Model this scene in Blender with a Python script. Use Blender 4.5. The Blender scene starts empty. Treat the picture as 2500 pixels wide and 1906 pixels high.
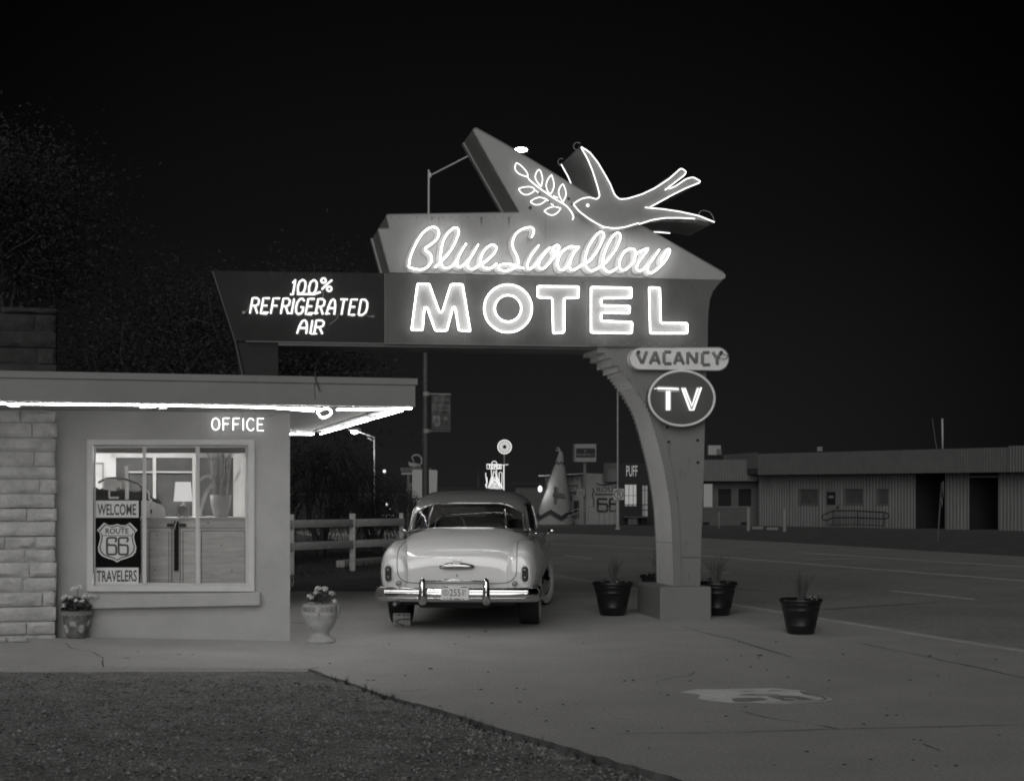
import bpy, bmesh, math, random
from mathutils import Vector, Matrix, noise
R = math.radians
random.seed(66)
SC = bpy.context.scene
COL = SC.collection

# ------------------------------------------------------------------ camera, sky, sun, exposure
F, CX, HY, CZ = 3630.0, 1250.0, 1195.0, 1.6      # focal length and eye line in units of a 2500 wide picture
cam_d = bpy.data.cameras.new('camera')
cam_d.sensor_width = 36.0
cam_d.lens = 36.0 * F / 2500.0
cam_d.shift_y = (HY - 953.0) / 2500.0
cam_d.clip_end = 3000.0
cam = bpy.data.objects.new('camera', cam_d)
cam.location = (0, 0, CZ)
cam.rotation_euler = (R(90), 0, 0)
COL.objects.link(cam)
SC.camera = cam

world = bpy.data.worlds.new('World')
SC.world = world
world.use_nodes = True
wt = world.node_tree
wt.nodes.clear()
w_out = wt.nodes.new('ShaderNodeOutputWorld')
w_bg = wt.nodes.new('ShaderNodeBackground')
w_tc = wt.nodes.new('ShaderNodeTexCoord')
w_sep = wt.nodes.new('ShaderNodeSeparateXYZ')
w_rmp = wt.nodes.new('ShaderNodeValToRGB')
wt.links.new(w_tc.outputs['Generated'], w_sep.inputs[0])
wt.links.new(w_sep.outputs['Z'], w_rmp.inputs[0])
cr_ = w_rmp.color_ramp                            # night sky: town glow low down; neon halation painted in along the street
cr_.elements[0].position = 0.0
cr_.elements[0].color = (.0125, .0119, .0120, 1)
cr_.elements[1].position = 0.40
cr_.elements[1].color = (.0014, .0013, .0013, 1)
e_ = cr_.elements.new(0.17)
e_.color = (.0055, .0053, .0053, 1)
w_dot = wt.nodes.new('ShaderNodeVectorMath')
w_dot.operation = 'DOT_PRODUCT'
w_dot.inputs[1].default_value = (-.02, .995, .09)
wt.links.new(w_tc.outputs['Generated'], w_dot.inputs[0])
w_r2 = wt.nodes.new('ShaderNodeValToRGB')
w_r2.color_ramp.interpolation = 'EASE'
w_r2.color_ramp.elements[0].position = .91
w_r2.color_ramp.elements[0].color = (.22, .22, .22, 1)
w_r2.color_ramp.elements[1].position = 1.0
w_r2.color_ramp.elements[1].color = (1, 1, 1, 1)
wt.links.new(w_dot.outputs['Value'], w_r2.inputs[0])
w_mx = wt.nodes.new('ShaderNodeMix')
w_mx.data_type = 'RGBA'
w_mx.blend_type = 'MULTIPLY'
w_mx.inputs[0].default_value = 1.0
wt.links.new(w_rmp.outputs[0], w_mx.inputs[6])
wt.links.new(w_r2.outputs[0], w_mx.inputs[7])
wt.links.new(w_mx.outputs[2], w_bg.inputs[0])
w_bg.inputs[1].default_value = 1.0
wt.links.new(w_bg.outputs[0], w_out.inputs[0])

sun_d = bpy.data.lights.new('sun', 'SUN')
sun_d.energy = 1.25
sun_d.angle = R(50)
sun_d.color = (1, .995, .985)
sun = bpy.data.objects.new('sun', sun_d)
sun.rotation_euler = (R(71), 0, R(-10))
sun.location = (-6, -6, 8)
COL.objects.link(sun)

SC.view_settings.view_transform = 'Standard'
SC.view_settings.look = 'None'
SC.view_settings.exposure = 0.0
SC.view_settings.gamma = 1.0
SC.view_settings.use_curve_mapping = False
SC.cycles.max_bounces = 6
SC.cycles.diffuse_bounces = 3
SC.cycles.glossy_bounces = 3
SC.cycles.transparent_max_bounces = 8
SC.cycles.sample_clamp_indirect = 6.0
SC.cycles.filter_width = 1.9
SC.cycles.caustics_reflective = False
SC.cycles.caustics_refractive = False

# ------------------------------------------------------------------ materials
def g(v):
    return (v, v * .995, v * .985, 1)

def mat(name, col, rough=.6, metal=0.0, var=0.0, vscale=4.0, bump=0.0, bscale=40.0, coat=0.0, spec=.5, detail=6, streak=None, vor=0.0, fine=0.0, fscale=90.0):
    m = bpy.data.materials.new(name)
    m.use_nodes = True
    nt = m.node_tree
    b = nt.nodes['Principled BSDF']
    b.inputs['Base Color'].default_value = g(col)
    b.inputs['Roughness'].default_value = rough
    b.inputs['Metallic'].default_value = metal
    b.inputs['Specular IOR Level'].default_value = spec
    if coat:
        b.inputs['Coat Weight'].default_value = coat
        b.inputs['Coat Roughness'].default_value = .02
        b.inputs['Coat IOR'].default_value = 1.9
    if var or bump:
        tc = nt.nodes.new('ShaderNodeTexCoord')
        mp = nt.nodes.new('ShaderNodeMapping')
        if streak:
            mp.inputs['Scale'].default_value = streak
        nt.links.new(tc.outputs['Object'], mp.inputs[0])
    if var:
        n = nt.nodes.new('ShaderNodeTexNoise')
        n.inputs['Scale'].default_value = vscale
        n.inputs['Detail'].default_value = detail
        n.inputs['Roughness'].default_value = .62
        nt.links.new(mp.outputs[0], n.inputs['Vector'])
        r = nt.nodes.new('ShaderNodeValToRGB')
        r.color_ramp.elements[0].position = .3
        r.color_ramp.elements[1].position = .7
        r.color_ramp.elements[0].color = g(max(.002, col * (1 - var)))
        r.color_ramp.elements[1].color = g(min(.95, col * (1 + var)))
        nt.links.new(n.outputs[0], r.inputs[0])
        src = r.outputs[0]
        if vor:
            v = nt.nodes.new('ShaderNodeTexVoronoi')
            v.inputs['Scale'].default_value = bscale
            nt.links.new(mp.outputs[0], v.inputs['Vector'])
            mx = nt.nodes.new('ShaderNodeMix')
            mx.data_type = 'RGBA'
            mx.blend_type = 'OVERLAY'
            mx.inputs[0].default_value = vor
            nt.links.new(src, mx.inputs[6])
            sp = nt.nodes.new('ShaderNodeRGBToBW')
            nt.links.new(v.outputs['Color'], sp.inputs[0])
            nt.links.new(sp.outputs[0], mx.inputs[7])
            src = mx.outputs[2]
        if fine:
            f = nt.nodes.new('ShaderNodeTexNoise')
            f.inputs['Scale'].default_value = fscale
            f.inputs['Detail'].default_value = 3
            nt.links.new(mp.outputs[0], f.inputs['Vector'])
            fr = nt.nodes.new('ShaderNodeValToRGB')
            fr.color_ramp.elements[0].position = .32
            fr.color_ramp.elements[1].position = .66
            fr.color_ramp.elements[0].color = g(1 - fine)
            fr.color_ramp.elements[1].color = g(1.0)
            nt.links.new(f.outputs[0], fr.inputs[0])
            mf = nt.nodes.new('ShaderNodeMix')
            mf.data_type = 'RGBA'
            mf.blend_type = 'MULTIPLY'
            mf.inputs[0].default_value = 1.0
            nt.links.new(src, mf.inputs[6])
            nt.links.new(fr.outputs[0], mf.inputs[7])
            src = mf.outputs[2]
        nt.links.new(src, b.inputs['Base Color'])
    if bump:
        n2 = nt.nodes.new('ShaderNodeTexNoise')
        n2.inputs['Scale'].default_value = bscale
        n2.inputs['Detail'].default_value = 5
        nt.links.new(mp.outputs[0], n2.inputs['Vector'])
        bp = nt.nodes.new('ShaderNodeBump')
        bp.inputs['Strength'].default_value = bump
        bp.inputs['Distance'].default_value = .02
        nt.links.new(n2.outputs[0], bp.inputs['Height'])
        nt.links.new(bp.outputs[0], b.inputs['Normal'])
    return m

def emit(name, s, col=1.0):
    m = bpy.data.materials.new(name)
    m.use_nodes = True
    nt = m.node_tree
    nt.nodes.clear()
    o = nt.nodes.new('ShaderNodeOutputMaterial')
    e = nt.nodes.new('ShaderNodeEmission')
    e.inputs[0].default_value = g(col)
    e.inputs[1].default_value = s
    nt.links.new(e.outputs[0], o.inputs[0])
    return m

def glass(name, tint=.9, gl=.12, rough=.02):
    m = bpy.data.materials.new(name)
    m.use_nodes = True
    nt = m.node_tree
    nt.nodes.clear()
    o = nt.nodes.new('ShaderNodeOutputMaterial')
    t = nt.nodes.new('ShaderNodeBsdfTransparent')
    t.inputs[0].default_value = g(tint)
    s = nt.nodes.new('ShaderNodeBsdfGlossy')
    s.inputs[0].default_value = g(.9)
    s.inputs[1].default_value = rough
    fr = nt.nodes.new('ShaderNodeLayerWeight')
    fr.inputs[0].default_value = gl
    mx = nt.nodes.new('ShaderNodeMixShader')
    nt.links.new(fr.outputs['Fresnel'], mx.inputs[0])
    nt.links.new(t.outputs[0], mx.inputs[1])
    nt.links.new(s.outputs[0], mx.inputs[2])
    nt.links.new(mx.outputs[0], o.inputs[0])
    return m

M = dict(
    concrete=mat('concrete', .47, .85, var=.10, vscale=1.1, bump=.35, bscale=70, detail=12, fine=.28, fscale=38),
    walk=mat('walk_concrete', .43, .85, var=.08, vscale=1.6, bump=.25, bscale=60, detail=12, fine=.16, fscale=45),
    asphalt=mat('asphalt', .36, .88, var=.16, vscale=.6, bump=.35, bscale=60, detail=12, fine=.3, fscale=16),
    dirt=mat('dirt', .10, .95, var=.35, vscale=1.5, bump=.5, bscale=30, detail=10),
    gravel=mat('gravel', .235, .95, var=.4, vscale=2.6, bump=.9, bscale=60, detail=14, vor=.5, fine=.55, fscale=34),
    chip=mat('gravel_chip', .24, .9, var=.75, vscale=55),
    paint_line=mat('road_paint', .8, .8, var=.3, vscale=6),
    crack=mat('crack', .03, .95),
    stucco=mat('stucco', .43, .9, var=.12, vscale=1.6, bump=.35, bscale=70, detail=10),
    stone=mat('ashlar_stone', .47, .9, var=.22, vscale=7, bump=.7, bscale=26, detail=12),
    mortar=mat('mortar', .36, .95, var=.2, vscale=20),
    fascia=mat('fascia_paint', .22, .6, var=.08, vscale=2.5, detail=8),
    soffit=mat('soffit_paint', .42, .8, var=.08, vscale=3),
    roofing=mat('roofing', .06, .95, var=.3, vscale=10),
    trim=mat('white_trim', .62, .5, var=.06, vscale=6),
    sill=mat('sill_paint', .44, .8, var=.08, vscale=6),
    pane=glass('window_pane', .93, .06),
    carglass=glass('car_glass', .88, .3, .004),
    wood=mat('pine_wood', .55, .55, var=.22, vscale=3, streak=(1, 1, 9), detail=8),
    dark=mat('dark_paint', .03, .5),
    black=mat('black_gloss', .012, .38, var=.3, vscale=10, spec=.35),
    navy=mat('sign_dark_enamel', .125, .7, var=.22, vscale=1.6, streak=(1, 1, .4), detail=8, spec=.2),
    cream=mat('sign_cream_enamel', .32, .45, var=.16, vscale=1.5, streak=(1, 1, .4), detail=8),
    signside=mat('sign_return_metal', .10, .4, var=.2, vscale=3),
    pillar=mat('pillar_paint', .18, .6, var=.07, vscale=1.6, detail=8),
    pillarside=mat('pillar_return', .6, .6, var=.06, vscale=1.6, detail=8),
    letter=mat('letter_enamel', .36, .5, var=.06, vscale=4),
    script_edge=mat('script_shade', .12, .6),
    birdskin=mat('swallow_enamel', .30, .42, var=.12, vscale=2.5),
    vac=mat('vacancy_enamel', .8, .5, var=.08, vscale=4),
    vacletter=mat('vacancy_letter', .17, .6, var=.15, vscale=9),
    tube_off=mat('unlit_glass_tube', .3, .15, spec=.8),
    ovalface=mat('oval_face', .08, .35),
    chrome=mat('chrome', .62, .07, metal=1.0),
    chromed=mat('dull_chrome', .5, .22, metal=1.0, var=.1, vscale=8),
    carpaint=mat('car_paint', .82, .5, coat=.9, var=.03, vscale=2),
    carroof=mat('car_roof_paint', .2, .5, coat=.9),
    rubber=mat('rubber', .02, .75, bump=.2, bscale=30),
    whitewall=mat('whitewall', .62, .6),
    under=mat('underbody', .03, .8),
    seat=mat('seat_cloth', .4, .8),
    lens=mat('tail_lens', .035, .12, coat=.6),
    reflect=mat('reflector', .2, .15, coat=.5),
    plate=mat('plate_paint', .74, .5, var=.08, vscale=20),
    ink=mat('ink', .05, .6),
    plaster=mat('cast_plaster', .40, .85, var=.12, vscale=9, bump=.2, bscale=60),
    terra=mat('painted_clay', .16, .7, var=.5, vscale=22),
    clayline=mat('clay_pattern', .6, .7),
    soil=mat('soil', .03, .95),
    leaf=mat('leaf', .055, .7, var=.4, vscale=8),
    petal=mat('petal', .8, .7, var=.15, vscale=30),
    petal2=mat('petal_grey', .62, .7, var=.2, vscale=30),
    spike=mat('spike_leaf', .07, .6),
    bark=mat('bark', .10, .9, var=.3, vscale=8),
    twig=mat('twig', .07, .9),
    treeleaf=mat('tree_leaf', .022, .8, var=.5, vscale=3),
    willow=mat('willow_leaf', .035, .8, var=.4, vscale=2),
    fence=mat('fence_wood', .5, .85, var=.2, vscale=5, streak=(1, 1, 4)),
    steel=mat('galvanised', .30, .5, metal=.0, var=.15, vscale=5),
    pole=mat('pole_paint', .075, .5, var=.2, vscale=3),
    rod=mat('rod_metal', .45, .4),
    corr=mat('corrugated_metal', .155, .55, var=.16, vscale=1.3, streak=(1, 1, .3), detail=8),
    corrfascia=mat('fascia_metal', .115, .6, var=.1, vscale=2, detail=8),
    block=mat('painted_block', .09, .9, var=.1, vscale=3),
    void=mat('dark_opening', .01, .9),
    farwall=mat('far_wall', .26, .9, var=.12, vscale=1.5),
    fardark=mat('far_dark_wall', .018, .8),
    tee=mat('teepee_plaster', .22, .9, var=.12, vscale=2),
    signgrey=mat('sign_grey', .20, .6),
    white=mat('board_white', .42, .6),
    kerbpaint=mat('kerb_paint', .5, .8, var=.25, vscale=5),
    stain=mat('concrete_stain', .36, .8, var=.10, vscale=1.1, bump=.3, bscale=70, detail=12, fine=.28, fscale=38),
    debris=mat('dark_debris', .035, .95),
    groove=mat('wood_groove', .16, .8),
    rust=mat('rust_stain', .1, .9),
    glarestrip=mat('glare_strip', .05, .8),
    posterblack=mat('poster_black', .008, .9, spec=.1),
    straw=mat('dry_straw', .42, .8, var=.3, vscale=20),
    chimshade=mat('shaded_stone', .05, .95, spec=.1, var=.3, vscale=6, bump=.7, bscale=26, detail=12),
    shieldpaint=mat('shield_paint', .8, .85, var=.2, vscale=4, detail=12),
    keyshade=mat('key_shade', .2, .9),
    wing=mat('wing_dark_enamel', .04, .8, var=.2, vscale=1.6, detail=8, spec=.12),
    edgeshade=mat('shaded_concrete_edge', .075, .95, var=.4, vscale=9),
    wallin=mat('interior_wall', .75, .9),
    darkin=mat('interior_dark', .07, .6, var=.3, vscale=4),
    cloth=mat('shirt_cloth', .6, .9, var=.1, vscale=9),
    clothd=mat('dark_cloth', .03, .9),
    shade=None, neon=None)
NEON = 13.0
M['neon_soffit'] = emit('neon_soffit', 38)
M['neon_eave'] = emit('neon_eave', 68)
M['neon_script'] = emit('neon_script', 11)
M['neon_block'] = emit('neon_block', 12)
M['neon_small'] = emit('neon_small', 2.6)
M['neon_bird'] = emit('neon_bird', 2.4)
M['neon_office'] = emit('neon_office', 3.2)
M['neon_tv'] = emit('neon_tv', 1.9)
M['neon_far'] = emit('neon_far', 1.3)
M['neon_far2'] = emit('neon_far_dim', .55)
M['lamp_glow'] = emit('lamp_lens', 60)
M['lamp_far'] = emit('far_lamp_lens', 30)
M['lit_window'] = emit('lit_window', .34)
M['lit_window2'] = emit('lit_window_dim', .16)
M['ceiling_lamp'] = emit('ceiling_lamp', 62)
M['shade'] = emit('lamp_shade_lit', .62)

# ------------------------------------------------------------------ geometry helpers
def V(*a):
    return Vector(a)

def W(px, py, D):
    return Vector(((px - CX) / F * D, D, CZ + (HY - py) / F * D))

SL, Y0 = .007, 27.0                              # the ground falls gently away beyond the forecourt
def gz(y):
    return 0.0 if y < Y0 else -SL * (min(y, 160) - Y0)

def G(px, py, lift=0.0):
    t = (py - HY) / F
    D = (CZ - lift) / t
    if D > Y0:
        D = (CZ - lift - SL * Y0) / (t - SL)
    return Vector(((px - CX) / F * D, D, gz(D) + lift))

class Plane:
    """a vertical plane in the place; pt() is the point of it seen at (px, py), off metres proud of it"""
    def __init__(s, x, y, deg):
        s.o = Vector((x, y, 0))
        s.u = Vector((math.cos(R(deg)), math.sin(R(deg)), 0))
        s.n = Vector((s.u.y, -s.u.x, 0))
    def pt(s, px, py, off=0.0):
        d = Vector(((px - CX) / F, 1.0, (HY - py) / F))
        o = s.o + s.n * off
        t = o.dot(s.n) / d.dot(s.n)
        return d * t + Vector((0, 0, CZ))
    def at(s, a, h, off=0.0):
        return s.o + s.u * a + s.n * off + Vector((0, 0, h))
    def uh(s, px, py, off=0.0):
        p = s.pt(px, py, off)
        return ((p - s.o).dot(s.u), p.z)

def crv(pts, n=6, closed=False):
    P = [Vector(p) for p in pts]
    N = len(P)
    out = []
    for i in range(N if closed else N - 1):
        p1, p2 = P[i], P[(i + 1) % N]
        p0 = P[i - 1] if (closed or i > 0) else p1 * 2 - p2
        p3 = P[(i + 2) % N] if (closed or i + 2 < N) else p2 * 2 - p1
        for k in range(n):
            t = k / n
            out.append(.5 * ((2 * p1) + (p2 - p0) * t + (2 * p0 - 5 * p1 + 4 * p2 - p3) * t * t + (3 * p1 - p0 - 3 * p2 + p3) * t ** 3))
    if not closed:
        out.append(P[-1])
    return out

def rounded(pts, r, n=3):
    out = []
    N = len(pts)
    for i in range(N):
        p = Vector(pts[i]); a = Vector(pts[i - 1]) - p; b = Vector(pts[(i + 1) % N]) - p
        k = min(r, a.length * .45, b.length * .45)
        q0 = p + a.normalized() * k; q1 = p + b.normalized() * k
        for j in range(n + 1):
            t = j / n
            out.append(q0 * (1 - t) ** 2 + p * 2 * t * (1 - t) + q1 * t * t)
    return out

class MB:
    def __init__(s):
        s.v = []; s.f = []
    def add(s, vs, fs):
        k = len(s.v)
        s.v.extend(Vector(p) for p in vs)
        s.f.extend(tuple(i + k for i in f) for f in fs)
        return s
    def poly(s, pts):
        return s.add(pts, [tuple(range(len(pts)))])
    def prism(s, pts, vec):
        n = len(pts)
        vec = Vector(vec)
        vs = [Vector(p) for p in pts] + [Vector(p) + vec for p in pts]
        fs = [tuple(range(n)), tuple(range(2 * n - 1, n - 1, -1))]
        fs += [(i, i + n, (i + 1) % n + n, (i + 1) % n) for i in range(n)]
        return s.add(vs, fs)
    def ring(s, a, b, vec):
        """flat ring between two closed outlines of equal length, given a thickness"""
        n = len(a); vec = Vector(vec)
        vs = [Vector(p) for p in a] + [Vector(p) for p in b] + [Vector(p) + vec for p in a] + [Vector(p) + vec for p in b]
        fs = []
        for i in range(n):
            j = (i + 1) % n
            fs += [(i, j, n + j, n + i), (2 * n + j, 2 * n + i, 3 * n + i, 3 * n + j), (i, 2 * n + i, 2 * n + j, j), (n + j, 3 * n + j, 3 * n + i, n + i)]
        return s.add(vs, fs)
    def box(s, c, size, u=None, w=None):
        """box at centre c; u = x axis direction, w = y axis direction"""
        c = Vector(c)
        u = Vector(u or (1, 0, 0)); w = Vector(w) if w is not None else Vector((-u.y, u.x, 0))
        z = u.cross(w).normalized()
        hx, hy, hz = (q / 2 for q in size)
        vs = [c + u * (sx * hx) + w * (sy * hy) + z * (sz * hz) for sz in (-1, 1) for sy in (-1, 1) for sx in (-1, 1)]
        return s.add(vs, [(0, 2, 3, 1), (4, 5, 7, 6), (0, 1, 5, 4), (2, 6, 7, 3), (0, 4, 6, 2), (1, 3, 7, 5)])
    def bbox(s, c, size, bev=.01, u=None, w=None):
        """bevelled box"""
        c = Vector(c)
        u = Vector(u or (1, 0, 0)); w = Vector(w) if w is not None else Vector((-u.y, u.x, 0))
        z = u.cross(w).normalized()
        bm = bmesh.new()
        bmesh.ops.create_cube(bm, size=1)
        for q in bm.verts:
            q.co = Vector((q.co.x * size[0], q.co.y * size[1], q.co.z * size[2]))
        bmesh.ops.bevel(bm, geom=bm.edges[:], offset=bev, segments=2, affect='EDGES', profile=.5)
        bm.verts.index_update()
        vs = [c + u * q.co.x + w * q.co.y + z * q.co.z for q in bm.verts]
        fs = [tuple(q.index for q in f.verts) for f in bm.faces]
        bm.free()
        return s.add(vs, fs)
    def tube(s, path, r, n=6, closed=False, nrm=None, flat=None, cap=True):
        P = [Vector(p) for p in path]
        Q = [P[0]]
        for p in P[1:]:
            if (p - Q[-1]).length > 1e-5:
                Q.append(p)
        P = Q
        if closed and (P[0] - P[-1]).length < 1e-5:
            P.pop()
        N = len(P)
        if N < 2:
            return s
        rr = r if isinstance(r, (list, tuple)) else None
        tang = []
        for i in range(N):
            if closed:
                t = P[(i + 1) % N] - P[i - 1]
            else:
                t = P[min(i + 1, N - 1)] - P[max(i - 1, 0)]
            if t.length < 1e-9:
                t = Vector((0, 0, 1))
            tang.append(t.normalized())
        if nrm is None:
            up = Vector((0, 0, 1)) if abs(tang[0].z) < .9 else Vector((1, 0, 0))
            a = tang[0].cross(up).normalized()
        vs = []
        for i in range(N):
            t = tang[i]
            if nrm is not None:
                b = Vector(nrm); a = t.cross(b)
                if a.length < 1e-6:
                    a = Vector((1, 0, 0))
                a.normalize()
            else:
                a = (a - t * a.dot(t))
                if a.length < 1e-6:
                    a = t.orthogonal()
                a.normalize()
                b = t.cross(a)
            ri = rr[min(i * len(rr) // N, len(rr) - 1)] if rr and len(rr) != N else (rr[i] if rr else r)
            fi = flat if flat is not None else ri
            for k in range(n):
                th = 2 * math.pi * (k + .5) / n
                vs.append(P[i] + a * (ri * math.cos(th)) + b * (fi * math.sin(th)))
        fs = []
        for i in range(N if closed else N - 1):
            j = (i + 1) % N
            for k in range(n):
                l = (k + 1) % n
                fs.append((i * n + k, i * n + l, j * n + l, j * n + k))
        if not closed and cap:
            fs.append(tuple(range(n - 1, -1, -1)))
            fs.append(tuple(range((N - 1) * n, N * n)))
        return s.add(vs, fs)
    def lathe(s, prof, c, n=24, axis='z', sx=1, sy=1, cap=True):
        """profile of (radius, height) turned about an upright axis at c"""
        c = Vector(c)
        vs = []
        for r, h in prof:
            for k in range(n):
                th = 2 * math.pi * k / n
                x, y = r * math.cos(th) * sx, r * math.sin(th) * sy
                if axis == 'z':
                    vs.append(c + Vector((x, y, h)))
                elif axis == 'x':
                    vs.append(c + Vector((h, x, y)))
                else:
                    vs.append(c + Vector((x, h, y)))
        fs = []
        m = len(prof)
        for i in range(m - 1):
            for k in range(n):
                l = (k + 1) % n
                fs.append((i * n + k, i * n + l, (i + 1) * n + l, (i + 1) * n + k))
        if cap:
            fs.append(tuple(range(n - 1, -1, -1)))
            fs.append(tuple(range((m - 1) * n, m * n)))
        return s.add(vs, fs)
    def ball(s, c, r, n=10, m=7, sc=(1, 1, 1)):
        c = Vector(c)
        prof = [(max(1e-4, math.sin(math.pi * i / m)) * r, -math.cos(math.pi * i / m) * r) for i in range(m + 1)]
        k0 = len(s.v)
        s.lathe(prof, (0, 0, 0), n)
        for i in range(k0, len(s.v)):
            q = s.v[i]
            s.v[i] = c + Vector((q.x * sc[0], q.y * sc[1], q.z * sc[2]))
        return s
    def grid(s, fn, nu, nv, cu=False):
        vs = [fn(i, j) for j in range(nv) for i in range(nu)]
        fs = []
        for j in range(nv - 1):
            for i in range(nu if cu else nu - 1):
                k = (i + 1) % nu
                fs.append((j * nu + i, j * nu + k, (j + 1) * nu + k, (j + 1) * nu + i))
        return s.add(vs, fs)

def rootloc(o):
    t = Vector((0, 0, 0))
    while o is not None:
        t = t + o.location
        o = o.parent
    return t

def obj(name, mb, m, parent=None, smooth=False, fixn=True, kind=None):
    me = bpy.data.meshes.new(name)
    off = rootloc(parent) if parent is not None else Vector((0, 0, 0))
    me.from_pydata([tuple(p - off) for p in mb.v], [], mb.f)
    me.validate()
    if fixn:
        bm = bmesh.new(); bm.from_mesh(me)
        bmesh.ops.recalc_face_normals(bm, faces=bm.faces[:])
        bm.to_mesh(me); bm.free()
    if smooth:
        for p in me.polygons:
            p.use_smooth = True
        if smooth != True:
            try:
                me.set_sharp_from_angle(angle=R(smooth))
            except Exception:
                pass
    me.materials.append(m)
    o = bpy.data.objects.new(name, me)
    COL.objects.link(o)
    if parent is not None:
        o.parent = parent
    if kind:
        o['kind'] = kind
    return o

def thing(name, label, cat, loc, group=None):
    o = bpy.data.objects.new(name, None)
    o.empty_display_size = .2
    o.location = Vector(loc)
    COL.objects.link(o)
    o['label'] = label; o['category'] = cat
    if group:
        o['group'] = group
    return o

def tag(o, label, cat, group=None):
    o['label'] = label; o['category'] = cat
    if group:
        o['group'] = group
    return o

def copy_tree(o, parent=None):
    c = o.copy()
    COL.objects.link(c)
    c.parent = parent
    for ch in [q for q in list(COL.objects) if q.parent == o]:
        copy_tree(ch, c)
    return c

def text_mesh(s, res=3, shear=0.0, bold=0.0):
    cu = bpy.data.curves.new('text', 'FONT')
    cu.body = s
    cu.resolution_u = res
    cu.shear = shear
    cu.fill_mode = 'FRONT'
    cu.offset = bold
    o = bpy.data.objects.new('text', cu)
    COL.objects.link(o)
    dg = bpy.context.evaluated_depsgraph_get()
    ev = o.evaluated_get(dg)
    me = ev.to_mesh()
    vs = [v.co.copy() for v in me.vertices]
    fs = [tuple(p.vertices) for p in me.polygons]
    ev.to_mesh_clear()
    bpy.data.objects.remove(o)
    bpy.data.curves.remove(cu)
    xs = [v.x for v in vs]; ys = [v.y for v in vs]
    x0, x1, y0, y1 = min(xs), max(xs), min(ys), max(ys)
    return [((v.x - x0) / (x1 - x0), (v.y - y0) / (y1 - y0)) for v in vs], fs

def text_on(mb, s, pl, box, off, **kw):
    """lettering laid on a plane inside the rectangle box = (x0, top, x1, bottom) as seen in the picture"""
    vs, fs = text_mesh(s, **kw)
    a0, h1 = pl.uh(box[0], box[1], off); a1, h0 = pl.uh(box[2], box[3], off)
    return mb.add([pl.at(a0 + (a1 - a0) * x, h0 + (h1 - h0) * y, off) for x, y in vs], fs)

# plain single-stroke capitals on a unit box, for bent glass tubes
ST = {
 'A': [[(0, 0), (.08, .55), (.2, .9), (.36, 1), (.5, .9), (.6, .55), (.64, 0)], [(.07, .42), (.6, .42)]],
 'C': [[(.6, .82), (.46, .98), (.24, .98), (.06, .75), (.02, .5), (.06, .22), (.24, .02), (.46, .02), (.6, .18)]],
 'D': [[(.02, 0), (.02, 1), (.34, 1), (.56, .82), (.62, .5), (.56, .18), (.34, 0), (.02, 0)]],
 'E': [[(.56, 1), (.04, 1), (.04, 0), (.56, 0)], [(.04, .52), (.46, .52)]],
 'F': [[(.56, 1), (.04, 1), (.04, 0)], [(.04, .52), (.46, .52)]],
 'G': [[(.6, .84), (.44, 1), (.22, .98), (.05, .75), (.02, .45), (.08, .15), (.25, 0), (.48, .04), (.6, .2), (.6, .46), (.36, .46)]],
 'I': [[(.06, 0), (.06, 1)]],
 'O': [[(.34, 1), (.1, .85), (.02, .5), (.1, .15), (.34, 0), (.58, .15), (.66, .5), (.58, .85), (.34, 1)]],
 'R': [[(.02, 0), (.02, 1), (.38, 1), (.56, .88), (.56, .62), (.38, .5), (.02, .5)], [(.3, .5), (.6, 0)]],
 'T': [[(0, 1), (.6, 1)], [(.3, 1), (.3, 0)]],
 'V': [[(0, 1), (.32, 0), (.64, 1)]],
 'N': [[(.02, 0), (.02, 1), (.6, 0), (.6, 1)]],
 'Y': [[(0, 1), (.3, .48), (.3, 0)], [(.6, 1), (.3, .48)]],
 'P': [[(.02, 0), (.02, 1), (.38, 1), (.56, .86), (.56, .62), (.38, .48), (.02, .48)]],
 '1': [[(.0, .74), (.16, 1), (.16, 0)]],
 '0': [[(.3, 1), (.08, .85), (.02, .5), (.08, .15), (.3, 0), (.52, .15), (.58, .5), (.52, .85), (.3, 1)]],
}
# ================================================================== SETTING: ground, road, forecourt
mb = MB()
ys = [-40, 8, Y0, 60, 160, 400, 1200]
mb.grid(lambda i, j: V(-700 + 200 * i, ys[j], gz(ys[j]) - .13 + (0.1 if ys[j] >= Y0 else 0)), 8, len(ys))
obj('ground', mb, M['dirt'], kind='structure', fixn=False)

near = [(3000, 1669), (2500, 1588), (2268, 1552), (1985, 1506), (1803, 1477), (1452, 1420), (1350, 1403), (1100, 1362), (850, 1322), (700, 1298)]
far = [(3000, 1385), (2600, 1363), (2300, 1346), (1900, 1322), (1700, 1312), (1380, 1302), (1000, 1294), (800, 1288)]
def sheet(mb, A, B, lift, n=40):
    """a ribbon of ground between two lines, cut finely enough to follow the fall of the land"""
    def samp(P, t):
        t = t * (len(P) - 1); i = min(int(t), len(P) - 2); f = t - i
        return P[i] * (1 - f) + P[i + 1] * f
    def fn(i, j):
        p = samp(A, j / n) * (1 - i / 8) + samp(B, j / n) * (i / 8)
        return V(p.x, p.y, gz(p.y) + lift)
    return mb.grid(fn, 9, n + 1)
NE = [G(*p) for p in near]; FE = [G(*p) for p in far]
mb = sheet(MB(), NE, FE, -.006)
obj('road', mb, M['asphalt'], kind='structure', fixn=False)

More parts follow.
